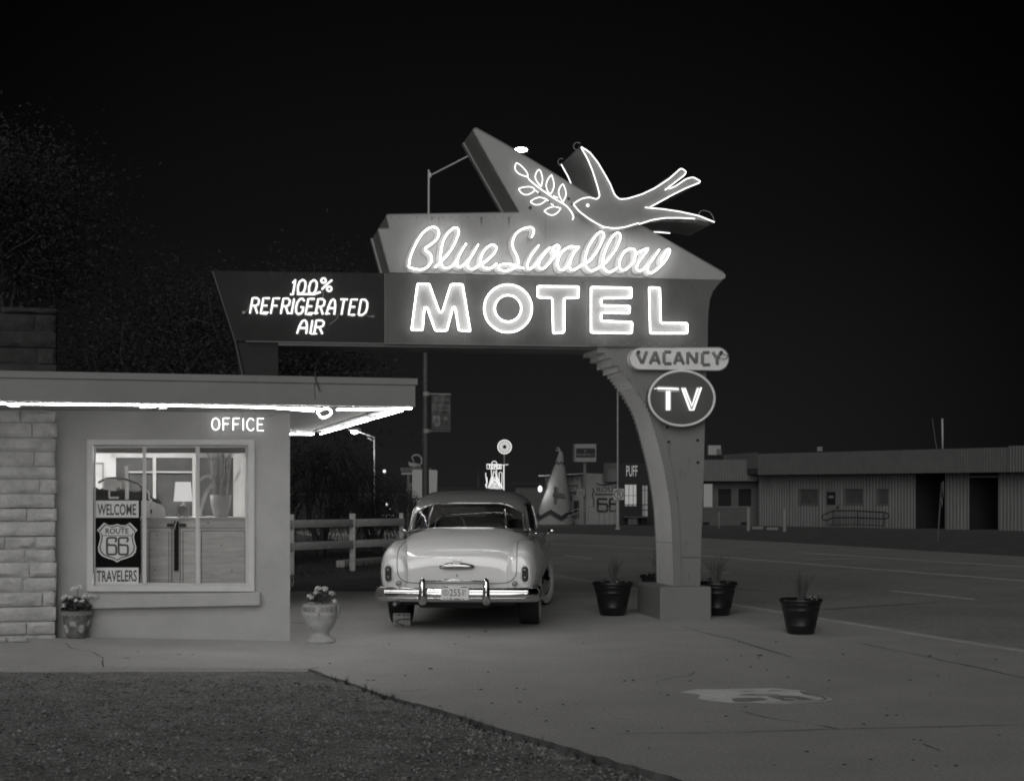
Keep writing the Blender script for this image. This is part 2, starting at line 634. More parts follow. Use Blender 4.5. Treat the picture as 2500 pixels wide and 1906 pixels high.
def ribbon(mb, px, w, lift, w2=None, sub=4):
    P = crv([G(*p) for p in px], sub)
    n = len(P)
    vs = []
    for i, p in enumerate(P):
        t = P[min(i + 1, n - 1)] - P[max(i - 1, 0)]
        a = Vector((t.y, -t.x, 0)).normalized() * (w / 2)
        if w2:
            a *= random.uniform(1 - w2, 1 + w2)
        vs += [V(p.x - a.x, p.y - a.y, gz(p.y) + lift), V(p.x + a.x, p.y + a.y, gz(p.y) + lift)]
    return mb.add(vs, [(2 * i, 2 * i + 1, 2 * i + 3, 2 * i + 2) for i in range(n - 1)])

mk = []
for px, w in (([(1714, 1355.5), (1950, 1374), (2200, 1393.5), (2500, 1417), (2900, 1449)], .17),
              ([(1947, 1347), (2200, 1364), (2500, 1382.5), (2900, 1408)], .16),
              ([(1966, 1365.5), (2060, 1362.5), (2145, 1366.5)], .11),
              ([(2176, 1441), (2280, 1451.5), (2380, 1462)], .11),
              ([(1714, 1392), (1780, 1398)], .11),
              ([(1380, 1356), (1446, 1362)], .12),
              ([(1120, 1319), (1400, 1329), (1640, 1341)], .12)):
    mk.append(obj('lane_marking', ribbon(MB(), px, w, -.002), M['paint_line'], kind='structure', fixn=False))

# concrete forecourt, one slab with a real edge along the gravel
edge = [(753, 1632), (859, 1667), (953, 1700), (1051, 1724), (1129, 1748), (1231, 1780), (1337, 1808), (1435, 1837), (1517, 1861), (1600, 1884), (1673, 1906), (1850, 1975), (2050, 2075)]
rng = random.Random(5)
E = []
for i, p in enumerate(crv([G(*p) for p in edge], 7)):
    E.append(V(p.x + .02 * noise.noise(V(i * .35, 1, 0)), p.y + .03 * noise.noise(V(i * .35, 5, 0)), 0))
ring = [V(-1.95, 13.6, 0), *E, V(3.2, 4.0, 0), V(8.6, 3.8, 0)]
ring += [G(*p) for p in near[1:7]]
ring += [G(1180, 1441), G(960, 1443), G(708, 1443), V(-6, 23.4, 0), V(-6, 16.5, 0), V(-2.5, 14.6, 0)]
for p in ring:
    p.z = 0
mb = MB().prism(ring, (0, 0, -.13))
obj('forecourt', mb, M['concrete'], kind='structure')
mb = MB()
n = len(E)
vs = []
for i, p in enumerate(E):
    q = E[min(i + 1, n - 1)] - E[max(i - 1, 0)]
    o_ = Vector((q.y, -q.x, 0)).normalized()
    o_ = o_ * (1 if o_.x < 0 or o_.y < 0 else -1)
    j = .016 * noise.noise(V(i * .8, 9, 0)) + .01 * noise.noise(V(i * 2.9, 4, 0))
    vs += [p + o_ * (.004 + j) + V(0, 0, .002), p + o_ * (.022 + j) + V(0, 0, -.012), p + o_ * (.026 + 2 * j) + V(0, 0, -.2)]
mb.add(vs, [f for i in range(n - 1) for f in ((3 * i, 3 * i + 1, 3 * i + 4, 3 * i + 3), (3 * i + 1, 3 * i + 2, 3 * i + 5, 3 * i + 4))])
obj('forecourt_edge_shade', mb, M['edgeshade'], kind='structure', smooth=True)  # strip coloured dark for the shade on the slab's near face
# pale kerb line between forecourt and road
mb = MB()
K = crv([G(*p) for p in near[1:7]], 5)
a = [p + V(-.05, -.02, 0) for p in K]; b = [p + V(.07, .02, 0) for p in K]
n = len(K)
mb.prism([V(p.x, p.y, .004) for p in a] + [V(p.x, p.y, .004) for p in reversed(b)], (0, 0, -.1))
obj('kerb', mb, M['kerbpaint'], kind='structure')

# gravel lot, falling a little towards the right so that the slab edge shows
def gravel_z(x, y):
    z = (-.035 if x < -1.9 else -.012) * (x + 1.9) - .014
    z = max(-.055, min(.12, z))
    if y > 13.3:
        z = min(z, -.02)
    return z
mb = MB()
def gfn(i, j):
    x = -9 + i * .13; y = 1.5 + j * .14
    return V(x, y, gravel_z(x, y) + .012 * noise.noise(V(x * 1.3, y * 1.3, 0)) + .008 * noise.noise(V(x * 5, y * 5, 3)))
mb.grid(gfn, 112, 90)
obj('gravel_lot', mb, M['gravel'], kind='structure', fixn=False, smooth=True)
def edge_x(y):
    for p, q in zip(E, E[1:]):
        if q.y <= y <= p.y:
            t = (p.y - y) / max(1e-6, p.y - q.y)
            return p.x + (q.x - p.x) * t
    return -1.9 if y > 13 else 3
mb = MB()
rng = random.Random(12)
for k in range(12000):
    y = 6.6 + 5.9 * rng.random() ** 1.1
    x = rng.uniform(-.36 * y - .3, min(edge_x(y) - .03, .36 * y))
    if k % 9 == 0:
        x = edge_x(y) - abs(rng.gauss(0, .12)) - .015
    z = gravel_z(x, y) + .002
    s = rng.uniform(.004, .014) * (1 if rng.random() < .9 else rng.uniform(1.4, 2.2))
    th = rng.uniform(0, 6.28); c, q = math.cos(th), math.sin(th)
    pts = []
    for (ux, uy, uz) in ((1, 0, .1), (0, 1, .1), (-1, .1, .1), (0, -1, .1), (.2, .1, .75)):
        ux *= s * rng.uniform(.7, 1.3); uy *= s * rng.uniform(.5, .9); uz *= s
        pts.append(V(x + ux * c - uy * q, y + ux * q + uy * c, z + uz))
    mb.add(pts, [(0, 1, 4), (1, 2, 4), (2, 3, 4), (3, 0, 4)])
o = obj('gravel_chips', mb, M['chip'], fixn=False, kind='stuff')
tag(o, 'small pale stone chips scattered over the gravel lot in front', 'gravel')

# cracks and joints in the concrete
mb = MB()
def zz(lst, k, ox, oy):
    return [(ox + x * k, oy + y * k) for x, y in lst]
k7 = 900 / 2204
for px, w in ((zz([(160, 462), (330, 510), (470, 540), (560, 570), (700, 612), (820, 645)], k7, 1600, 1340), .012),
              (zz([(1210, 560), (1360, 592), (1600, 640), (1740, 672), (1960, 715), (2100, 750), (2204, 770)], k7, 1600, 1340), .012),
              (zz([(0, 795), (60, 780), (130, 765), (200, 758), (235, 735)], k7, 1600, 1340), .010),
              (zz([(500, 965), (680, 1010), (930, 1045), (1100, 1077)], k7, 1600, 1340), .009),
              (zz([(-230, 1108), (0, 1102), (500, 1095), (1050, 1078), (1600, 1065), (2204, 1050), (2400, 1046)], k7, 1600, 1340), .009),
              (zz([(1600, 1165), (1700, 1205)], k7, 1600, 1340), .008),
              (zz([(680, 705), (760, 700), (850, 695)], k7, 700, 1400), .008),
              (zz([(1080, 695), (1190, 690)], k7, 700, 1400), .007),
              (zz([(1950, 866), (2060, 873)], k7, 700, 1400), .009),
              (zz([(20, 295), (110, 298)], k7, 700, 1400), .03),
              (zz([(300, 297), (420, 299)], k7, 700, 1400), .012),
              ([(708, 1572), (722, 1590), (738, 1616), (755, 1634)], .02)):
    ribbon(mb, px, w, .004, .6, 6)
obj('concrete_cracks', mb, M['crack'], kind='structure', fixn=False)
mb = MB()
ribbon(mb, zz([(1000, 360), (1350, 336), (1680, 318)], k7, 1600, 1340), .035, -.003, .5)
ribbon(mb, zz([(480, 235), (760, 255), (1010, 280)], k7, 1600, 1340), .03, -.003, .5)
obj('asphalt_cracks', mb, M['crack'], kind='structure', fixn=False)
# dark patch of oil under the car and small litter
mb = MB()
rng = random.Random(3)
for (px, py, s) in ((2270, 1601, .03), (1855, 1600, .04), (1852, 1606, .02), (1051, 1632, .03), (1074, 1723, .02), (912, 1660, .02), (898, 1661, .018), (890, 1671, .016), (1112, 1572, .016), (1425, 1571, .016), (1185, 1541, .03), (1144, 1555, .015), (805, 1619, .018)):
    p = G(px, py)
    mb.ball((p.x, p.y, .003), s * .6, 6, 4, (1.3, .7, .3))
o = obj('litter', mb, M['soil'], kind='stuff', smooth=True)
tag(o, 'dark leaves and crumbs strewn over the concrete forecourt', 'litter')

# route shield painted on the concrete
mb = MB(); md = MB()
k6 = 420 / 2204
def gp(lst, lift):
    out = []
    for x, y in lst:
        p = G(1640 + x * k6, 1660 + y * k6); out.append(V(p.x, p.y, lift))
    return out
mb.poly(gp([(105, 157), (310, 118), (600, 118), (850, 110), (1300, 105), (1560, 125), (1720, 135), (1690, 160), (1720, 175), (1960, 210), (2065, 250), (1960, 280), (1700, 290), (1470, 308), (1190, 300), (720, 292), (440, 262), (335, 235), (370, 195), (330, 182)], .004))
o = obj('painted_shield', mb, M['shieldpaint'], fixn=False)
tag(o, 'worn white route shield painted flat on the concrete forecourt', 'road marking')
for l in ([(1215, 212), (1400, 205), (1640, 213), (1830, 258), (1620, 262), (1560, 240), (1440, 236), (1430, 250), (1560, 256), (1600, 268), (1420, 270)],
          [(760, 250), (850, 236), (1150, 233), (1240, 258), (1100, 272), (1000, 285), (800, 284)],
          [(860, 190), (1050, 186), (1110, 194), (1350, 188), (1400, 194), (1110, 202), (880, 199)],
          [(1210, 146), (1330, 136), (1440, 148), (1380, 151), (1330, 143), (1260, 152)],
          [(880, 150), (1050, 148), (1060, 152), (890, 154)],
          [(1640, 150), (1700, 142), (1680, 160), (1720, 182), (1940, 214), (2010, 250), (1930, 272), (1700, 280), (1460, 297), (1200, 292), (1200, 288), (1460, 292), (1690, 275), (1900, 266), (1965, 247), (1900, 220), (1690, 188), (1650, 164)]):
    md.poly(gp(l, .008))
obj('shield_lettering', md, M['asphalt'], parent=o, fixn=False)

# dark bits in the gravel and weeds along the slab's edge
rng = random.Random(8)
mb = MB()
for k in range(2600):
    y = 6.8 + 5.6 * rng.random()
    x = rng.uniform(-.36 * y - .2, min(edge_x(y) - .02, .36 * y))
    z = gravel_z(x, y) + .012
    s = rng.uniform(.008, .026); a = rng.uniform(0, 6.28)
    u = V(math.cos(a), math.sin(a), rng.uniform(-.2, .2)) * s; w = V(-math.sin(a), math.cos(a), 0) * s * rng.uniform(.2, .5)
    mb.add([V(x, y, z) - u, V(x, y, z) - w, V(x, y, z + .004) + u, V(x, y, z + .006) + w], [(0, 1, 2, 3)])
o = obj('leaf_litter', mb, M['debris'], fixn=False, kind='stuff')
tag(o, 'dark dead leaves and bits strewn among the gravel chips', 'leaf litter')
mb = MB()
for k in range(70):
    y = rng.uniform(7.2, 12.6)
    c = V(edge_x(y) - rng.uniform(.0, .09), y, 0); c.z = gravel_z(c.x, c.y)
    for q in range(rng.randint(3, 9)):
        a = rng.uniform(0, 6.28); L = rng.uniform(.03, .085)
        t = c + V(math.cos(a) * L * .6, math.sin(a) * L * .6, L); s = V(-math.sin(a), math.cos(a), 0) * .004
        mb.add([c - s, c + s, t], [(0, 1, 2)])
o = obj('edge_weeds', mb, M['willow'], fixn=False, kind='stuff')
tag(o, 'thin dry weeds growing along the edge between gravel and concrete', 'weeds')
mb = MB()
for k in range(80):
    px, py = rng.uniform(780, 2450), rng.uniform(1560, 1890)
    p = G(px, py)
    if p.x < edge_x(p.y) + .1 or px > 1452 + (py - 1418) / .162:
        continue
    mb.ball((p.x, p.y, .002), rng.uniform(.004, .011), 5, 3, (1.5, .9, .5))
o = obj('grit', mb, M['soil'], kind='stuff')
tag(o, 'fine dark grit scattered over the pale concrete forecourt', 'grit')
# ================================================================== MOTEL OFFICE
OP = Plane(-2.343, 15.69, 14.5)
U, N_ = OP.u, OP.n
UP = V(0, 0, 1)
def oat(s, h, out):
    return OP.at(s, h, out)
office = thing('motel_office', 'low stucco motel office with stone pier, picture window and neon edged flat canopy', 'building', OP.at(-1.8, 0, -2))
s0, hT = OP.uh(226, 1086); s1, hB = OP.uh(607, 1428)
def slab(mb, s_a, s_b, h_a, h_b, o_a, o_b):
    """block in the office's own frame: along the wall, up, and out from it"""
    return mb.prism([oat(s_a, h_a, o_b), oat(s_b, h_a, o_b), oat(s_b, h_b, o_b), oat(s_a, h_b, o_b)], N_ * (o_a - o_b))
LEFT = -7.0
mb = MB()
slab(mb, LEFT, s0, -.15, 2.405, -.2, 0)
slab(mb, s1, 0, -.15, 2.405, -.2, 0)
slab(mb, s0, s1, hT, 2.405, -.2, 0)
slab(mb, s0, s1, -.15, hB, -.2, 0)
slab(mb, -.2, 0, -.15, 2.405, -4.6, -.2)
slab(mb, LEFT, 0, -.15, 2.405, -4.8, -4.6)
obj('wall', mb, M['stucco'], office)
# canopy
mb = MB()
slab(mb, LEFT, .94, 2.405, 2.43, -4.74, 1.745)
obj('soffit', mb, M['soffit'], office)
mb = MB()
slab(mb, LEFT, 1.0, 2.39, 2.60, 1.75, 1.80)
slab(mb, .95, 1.0, 2.39, 2.60, -4.8, 1.75)
slab(mb, LEFT, .95, 2.39, 2.60, -4.8, -4.75)
fas = obj('fascia', mb, M['fascia'], office)
mb = MB()
slab(mb, LEFT, 1.02, 2.60, 2.66, 1.72, 1.82)
slab(mb, .92, 1.02, 2.60, 2.66, -4.82, 1.72)
obj('drip_edge', mb, M['fascia'], fas)
mb = MB()
slab(mb, LEFT, .95, 2.432, 2.62, -4.75, 1.72)
obj('roof', mb, M['roofing'], office)

mb = MB()
slab(mb, LEFT, .94, 2.399, 2.404, 1.58, 1.745)
slab(mb, .78, .94, 2.399, 2.404, -4.56, 1.58)
slab(mb, -.6, .94, 2.399, 2.404, -4.74, -4.56)
obj('glare_strip', mb, M['glarestrip'], office)  # added dark strip, keeps the soffit beside the tubes from blowing out
# stone pier that runs up through the roof as a stub chimney
sr = OP.uh(138, 1300, .2)[0]
def stones(mb, s_a, s_b, h_a, h_b, out, ch, seed, wide=(.28, .75)):
    rg = random.Random(seed)
    h = h_a
    row = 0
    while h < h_b - .03:
        hh = min(ch * rg.uniform(.92, 1.1), h_b - h)
        s = s_b
        first = True
        while s > s_a + .02:
            w = min(rg.uniform(*wide) if not (first and row % 2) else rg.uniform(.13, .3), s - s_a)
            first = False
            gp_ = .007
            jut = rg.uniform(-.01, .012) + (rg.uniform(-.012, .01))
            nx, nz = 9, 5
            sd = rg.random() * 90
            e = rg.uniform(-.015, .008) if s == s_b else 0
            def fn(i, j):
                a = i / (nx - 1); b = j / (nz - 1)
                inset = 0
                if a in (0, 1) or b in (0, 1):
                    d = -.022
                else:
                    d = .022 * noise.noise(V(a * w * 6 + sd, b * 1.4, sd)) + .014 * noise.noise(V(a * w * 17 + sd, b * 3, sd))
                return oat(s - w + gp_ + a * (w - 2 * gp_ + e) + (.006 * noise.noise(V(b * 3, sd, a)) if a in (0, 1) else 0), h + gp_ + b * (hh - 2 * gp_), out + jut + d)
            mb.grid(fn, nx, nz)
            if s == s_b:      # the quoin's return
                def fs(i, j):
                    a = i / 5; b = j / (nz - 1)
                    return oat(s - gp_ + e + .012 * noise.noise(V(a * 5, b * 3, sd + 7)), h + gp_ + b * (hh - 2 * gp_), out - .02 - a * .34)
                mb.grid(fs, 6, nz)
            s -= w
        h += hh
        row += 1
mb = MB()
stones(mb, sr - 1.5, sr, .02, 2.39, .2, .137, 4)
pier = obj('stone_pier', mb, M['stone'], office, fixn=False, smooth=40)
mb = MB()
slab(mb, sr - 1.5, sr - .035, -.1, 2.40, -.12, .165)
obj('mortar', mb, M['mortar'], pier)
mb = MB()
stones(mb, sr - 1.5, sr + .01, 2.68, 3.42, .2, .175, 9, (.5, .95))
chim = obj('chimney', mb, M['chimshade'], office, fixn=False, smooth=40)  # stone and mortar coloured dark for a chimney standing in shade
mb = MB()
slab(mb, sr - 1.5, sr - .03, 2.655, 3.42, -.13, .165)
obj('mortar', mb, M['debris'], chim)  # mortar coloured dark for the shade, like the stone
mb = MB()
slab(mb, sr - 1.5, sr + .05, 2.662, 2.70, -.2, .25)
obj('flashing', mb, M['steel'], chim)

# picture window
def ring_on(mb, pl, a, b, off, t):
    A = [pl.pt(x, y, off) for x, y in ((a[0], a[1]), (a[2], a[1]), (a[2], a[3]), (a[0], a[3]))]
    B = [pl.pt(x, y, off) for x, y in ((b[0], b[1]), (b[2], b[1]), (b[2], b[3]), (b[0], b[3]))]
    return mb.ring(A, B, pl.n * -t)
def box_on(mb, pl, b, off, t):
    return mb.prism([pl.pt(x, y, off) for x, y in ((b[0], b[1]), (b[2], b[1]), (b[2], b[3]), (b[0], b[3]))], pl.n * -t)
mb = MB()
ring_on(mb, OP, (212, 1073, 621, 1443), (227, 1086, 606, 1428), .035, .055)
win = obj('window', mb, M['trim'], office)
mb = MB()
ring_on(mb, OP, (228.5, 1087, 605, 1427), (233, 1092, 600, 1423), -.03, .09)
obj('inner_frame', mb, M['trim'], win)
for x0, x1 in ((348, 357.5), (478, 487.5)):
    mb = box_on(MB(), OP, (x0, 1092, x1, 1424), -.015, .07)
    obj('mullion', mb, M['trim'], win)
mb = MB()
for x0, x1 in ((233, 348), (357.5, 478), (487.5, 600)):
    mb.poly([OP.pt(x, y, -.06) for x, y in ((x0, 1092), (x1, 1092), (x1, 1424), (x0, 1424))])
obj('pane', mb, M['pane'], win, fixn=False)
mb = MB()
slab(mb, OP.uh(211, 1450)[0], OP.uh(633, 1450)[0], hB - .205, hB - .07, .002, .075)
obj('sill', mb, M['sill'], win)

# neon tubes along the canopy's edge (each bent tube a part)
def soft(px, off=1.70, r=.0065):
    P = [OP.pt(x, y, off) for x, y in px]
    return MB().tube(crv(P, 3) if len(P) > 2 else P, r, 6)
for px in ([(-60, 984.5), (14, 985.5), (20, 990)],
           [(27, 990), (33, 986), (200, 987.5), (360, 989), (369, 994)],
           [(380, 993), (386, 989.5), (560, 992.5), (700, 996), (783, 998)],
           [(672, 996), (720, 999.5), (766, 1003.5)],
           [(822, 1000), (900, 999), (1005, 997)]):
    obj('neon_tube', soft(px), M['neon_soffit'], office, smooth=True)
obj('neon_tube', soft([(774, 1006), (797, 996), (810, 1008), (788, 1020), (774, 1006)], 1.70), M['neon_soffit'], office, smooth=True)
for a, b in ((1.66, -.2), (-.35, -2.3), (-2.45, -4.62)):
    obj('neon_tube', MB().tube([oat(.9, 2.362, a), oat(.9, 2.362, b)], .0065, 6), M['neon_eave'], office, smooth=True)
obj('neon_tube', MB().tube([oat(.82, 2.36, -4.7), oat(-.4, 2.36, -4.7)], .0065, 6), M['neon_eave'], office, smooth=True)
for a, b in ((-6.9, -5.6), (-5.45, -4.25), (-4.1, -3.2)):
    obj('neon_tube', MB().tube([oat(a, 2.362, 1.7), oat(b, 2.362, 1.7)], .0065, 6), M['neon_soffit'], office, smooth=True)
mb = MB()
for px in (28, 120, 270, 372, 390, 520, 640, 740, 860, 960):
    p = OP.pt(px, 985, 1.70)
    mb.tube([V(p.x, p.y, 2.405), V(p.x, p.y, 2.365)], .005, 5)
for b in (1.2, .4, -.3, -1.3, -2.4, -3.5):
    p = oat(.9, 0, b)
    mb.tube([V(p.x, p.y, 2.405), V(p.x, p.y, 2.365)], .006, 5)
obj('tube_supports', mb, M['steel'], office)
mb = MB()
for x0, x1, y in ((28, 48, 993), (341, 366, 995.5), (388, 408, 997)):
    mb.bbox((OP.pt(x0, y, 1.68) + OP.pt(x1, y, 1.68)) / 2, ((x1 - x0) * .0037, .02, .018), .004, u=OP.u)
obj('tube_sockets', mb, M['steel'], office)
# wire dangling over the fascia
mb = MB()
mb.tube(crv([OP.pt(x, y, 1.84) for x, y in ((766, 908), (771, 915), (770, 925), (775, 938), (781, 953))], 4), .006, 5)
mb.tube(crv([OP.pt(x, y, 1.812) for x, y in ((768, 930), (767, 950), (769, 975))], 4), .003, 4)
obj('loose_wire', mb, M['dark'], office)

# OFFICE in neon on the wall
def neon_text(s, pl, box, off, r, shear=0.0, gap=.24, n=6, flat=None, paint=None, curve=True, prad=None):
    out, pm = MB(), MB()
    adv = 0; items = []
    for ch in s:
        if ch == ' ':
            adv += .5; continue
        xs = [x for st in ST[ch] for x, y in st]
        x0 = min(xs)
        for st in ST[ch]:
            items.append([(x - x0 + adv, y) for x, y in st])
        adv += max(xs) - x0 + gap
    adv -= gap
    a0, h1 = pl.uh(box[0], box[1], off); a1, h0 = pl.uh(box[2], box[3], off)
    w = a1 - a0; hh = h1 - h0
    sx = (w - abs(shear) * hh) / adv
    for st in items:
        P = []
        for x, y in st:
            P.append(pl.at(a0 + x * sx + shear * hh * y, h0 + hh * y, off))
        P2 = []
        for i in range(len(P) - 1):
            P2 += [P[i], P[i] * .5 + P[i + 1] * .5]
        P2.append(P[-1])
        out.tube(P2, r, n, closed=False)
        if paint:
            pm.tube([p - pl.n * (off - paint[1]) for p in P2], paint[0], 6, nrm=pl.n, flat=.004)
    return out, pm
osn = thing('office_sign', 'glowing neon word OFFICE fixed to the stucco above the window', 'neon sign', OP.pt(580, 1036, .03))
mb, _ = neon_text('OFFICE', OP, (517, 1020, 644, 1051), .05, .0042, gap=.30)
obj('neon_letters', mb, M['neon_office'], osn, smooth=True)
mb = MB()
for x, y in ((514, 1036), (541, 1051), (560, 1018), (585, 1050), (592, 1016), (621, 1018), (627, 1049), (631, 1047)):
    mb.tube([OP.pt(x, y, 0), OP.pt(x, y, .05)], .006, 5)
mb.tube(crv([OP.pt(x, y, .03) for x, y in ((625, 1016), (650, 1018), (666, 1016), (675, 1008))], 4), .005, 5)
obj('tube_holders', mb, M['steel'], osn)

# ------------------------------------------------------------------ inside the office
mb = MB()
slab(mb, -3.7, -.2, -.05, 0.0, -4.6, -.2)
obj('interior_floor', mb, M['wood'], office)
mb = MB()
slab(mb, -3.7, -3.6, 0, 2.40, -4.6, -.2)
slab(mb, -.26, -.2, 0, 2.40, -4.6, -.2)
slab(mb, -3.6, -.26, 0, 2.40, -4.6, -4.5)
slab(mb, -3.6, -.26, 2.34, 2.40, -4.5, -.2)
obj('interior_wall', mb, M['wallin'], office)
OFF = -3.3
mb = MB()          # partition with large dark openings
box_on(mb, OP, (200, 1060, 283, 1425), OFF, .1)
obj('partition', mb, M['wallin'], office)
mb = MB()
box_on(mb, OP, (283, 1117, 610, 1400), OFF - .06, .04)
obj('back_window_glass', mb, M['darkin'], office)
mb = MB()
box_on(mb, OP, (272, 1106, 490, 1117), OFF, .05)
box_on(mb, OP, (373, 1117, 381, 1400), OFF, .05)
box_on(mb, OP, (470, 1117, 482, 1400), OFF, .05)
box_on(mb, OP, (313, 1150, 373, 1154), OFF, .05)
box_on(mb, OP, (381, 1150, 470, 1154), OFF, .05)
box_on(mb, OP, (570, 1090, 612, 1400), OFF + .1, .05)
obj('back_window_frame', mb, M['trim'], office)
mb = MB()
box_on(mb, OP, (230, 1090, 600, 1105.5), -.28, .02)
obj('valance', mb, M['fascia'], office)
mb = MB()
box_on(mb, OP, (598, 1106, 604, 1264), -.3, .04)
obj('curtain', mb, M['cloth'], office)
mb = MB()
mb.bbox(oat(-1.6, 2.30, -1.6), (1.5, .14, .06), .01, u=U)
obj('ceiling_lamp', mb, M['ceiling_lamp'], office)
mb = MB()
mb.bbox(oat(-3.0, 2.30, -2.4), (.5, .14, .06), .01, u=U)
obj('ceiling_lamp', mb, M['ceiling_lamp'], office)
# framed panel on the bright wall
pic = thing('wall_panel', 'tall pale panel in a dark frame on the bright inner wall', 'picture', OP.pt(240, 1160, OFF + .03))
mb = ring_on(MB(), OP, (226, 1129, 253, 1206), (229, 1132.5, 250, 1203), OFF + .03, .025)
obj('frame', mb, M['fascia'], pic)
mb = box_on(MB(), OP, (229, 1132.5, 250, 1203), OFF + .015, .01)
obj('panel', mb, M['cloth'], pic)

# pine cabinet under the window
CB = -.42
cab = thing('pine_cabinet', 'knotty pine cabinet with panelled doors standing inside the window', 'cabinet', OP.at(-1.2, 0, CB))
mb = MB()
sa, ht_ = OP.uh(345, 1263, CB); sb, _ = OP.uh(603, 1263, CB)
slab(mb, sa, sb, 0, ht_ - .03, CB - .45, CB)
obj('carcass', mb, M['wood'], cab)
mb = MB()
slab(mb, sa - .01, sb + .01, ht_ - .03, ht_, CB - .47, CB + .02)
obj('top', mb, M['sill'], cab)
for x0, x1, y0 in ((358, 419, 1288), (438, 478, 1288), (487, 602, 1288)):
    mb = box_on(MB(), OP, (x0, y0, x1, 1470), CB + .015, .012)
    obj('door_panel', mb, M['wood'], cab)
mb = box_on(MB(), OP, (425, 1272, 436, 1393), CB + .02, .016)
obj('gap', mb, M['void'], cab)
for x0, x1 in ((407, 424), (437, 455)):
    pts = [OP.pt(p.x, p.y, CB + .03) for p in rounded([V(x0, 1277.5, 0), V(x1, 1277.5, 0), V(x1, 1285, 0), V(x0, 1285, 0)], 3.6, 4)]
    obj('pull', MB().prism(pts, OP.n * -.02), M['dark'], cab)

mb = MB()
for l in ([(358, 1288), (602, 1288)], [(419, 1288), (419, 1424)], [(440, 1288), (440, 1424)], [(365, 1296), (412, 1296), (412, 1424)], [(365, 1296), (365, 1424)], [(447, 1296), (474, 1296)], [(447, 1296), (447, 1424)], [(492, 1296), (598, 1296)], [(492, 1296), (492, 1424)], [(598, 1296), (598, 1424)]):
    mb.tube([OP.pt(x, y, CB + .016) for x, y in l], .0045, 4)
for x, y, r in ((383, 1306, 2.2), (402, 1352, 1.6), (379, 1390, 2.4), (455, 1360, 1.6), (508, 1276, 2.6), (540, 1330, 2.0), (566, 1392, 2.2), (520, 1404, 1.5), (371, 1274, 1.6), (590, 1310, 1.4)):
    p = OP.pt(x, y, CB + .016)
    mb.prism([p + OP.u * (r * .0043 * math.cos(t * .785)) + V(0, 0, r * .003 * math.sin(t * .785)) for t in range(8)], OP.n * .001)
obj('door_groove', mb, M['groove'], cab)
# table lamp
lp = thing('table_lamp', 'lit table lamp with white tapered shade on the pine cabinet', 'lamp', OP.pt(447, 1262, -.62))
Lc = OP.pt(447, 1262, -.62)
mp = F / Lc.y
hz_ = lambda py: (1262 - py) / mp
prof = [(22.5 / mp, hz_(1223.5)), (18.5 / mp, hz_(1176))]
mb = MB().lathe([(prof[0][0], prof[0][1]), (prof[1][0], prof[1][1])], Lc, 28, cap=False)
obj('lamp_shade', mb, M['shade'], lp, smooth=True)
mb = MB().lathe([(.012, hz_(1238)), (.03, hz_(1236)), (.028, hz_(1231)), (.012, hz_(1228)), (.012, hz_(1222))], Lc, 12)
obj('neck', mb, M['chromed'], lp, smooth=True)
mb = MB().bbox(Lc + V(0, 0, hz_(1250)), (28 / mp, .07, 25 / mp), .008, u=U)
obj('base', mb, M['pane'], lp)
mb = MB()
for dx in (-12.5, 12.5):
    mb.box(Lc + U * (dx / mp) + V(0, 0, hz_(1250)) + N_ * .036, (3 / mp, .004, 26 / mp), u=U)
for dz in (1238.5, 1261):
    mb.box(Lc + V(0, 0, hz_(dz)) + N_ * .036, (28 / mp, .004, 3 / mp), u=U)
mb.box(Lc + V(0, 0, hz_(1250)) - N_ * .03, (22 / mp, .004, 20 / mp), u=U)
obj('base_edge', mb, M['chromed'], lp)
mb = MB().tube(crv([OP.pt(x, y, o_) for x, y, o_ in ((446, 1261, -.5), (437, 1265, -.38), (430, 1275, -.36), (426, 1292, -.36))], 5), .005, 5)
obj('flex', mb, M['trim'], lp)

# vase of dry sticks
vc = OP.pt(539, 1262, -.62); mv = F / vc.y
vz = lambda py: (1262 - py) / mv
vase = thing('stick_vase', 'tall flared pale vase holding a sheaf of dry sticks', 'vase', vc)
mb = MB().lathe([(16 / mv, 0), (18 / mv, vz(1255)), (23 / mv, vz(1235)), (25.5 / mv, vz(1208)), (24 / mv, vz(1208)), (20 / mv, vz(1218))], vc, 40)
obj('vase', mb, M['plaster'], vase, smooth=True)
mb = MB(); rg = random.Random(8)
for k in range(46):
    a = rg.uniform(-1, 1)
    b0 = vc + U * (a * 15 / mv) + N_ * rg.uniform(-.06, .06) + V(0, 0, vz(1216))
    b1 = vc + U * ((a * 25 + rg.uniform(-5, 5) - (8 if a < -.7 else 0)) / mv) + N_ * rg.uniform(-.12, .12) + V(0, 0, vz(rg.uniform(1098, 1116)))
    mid = b0 * .5 + b1 * .5 + U * rg.uniform(-.02, .02)
    mb.tube(crv([b0, mid, b1], 3), [.009, .008, .008, .007, .006, .005, .004], 5)
obj('stick', mb, M['straw'], vase)
# leafy stalk at the left of the vase
mb = MB()
for P in ([(488, 1172), (498, 1164), (512, 1162), (516, 1168)], [(489, 1258), (494, 1228), (504, 1200), (518, 1180)], [(490, 1250), (500, 1215), (512, 1190), (524, 1186)], [(575, 1175), (580, 1160), (588, 1152)]):
    mb.tube(crv([OP.pt(x, y, -.55) for x, y in P], 5), .017, 6, nrm=OP.n, flat=.004)
o = obj('leafy_stalk', mb, M['clayline'], vase)
o['label'] = 'long arching strap leaves'

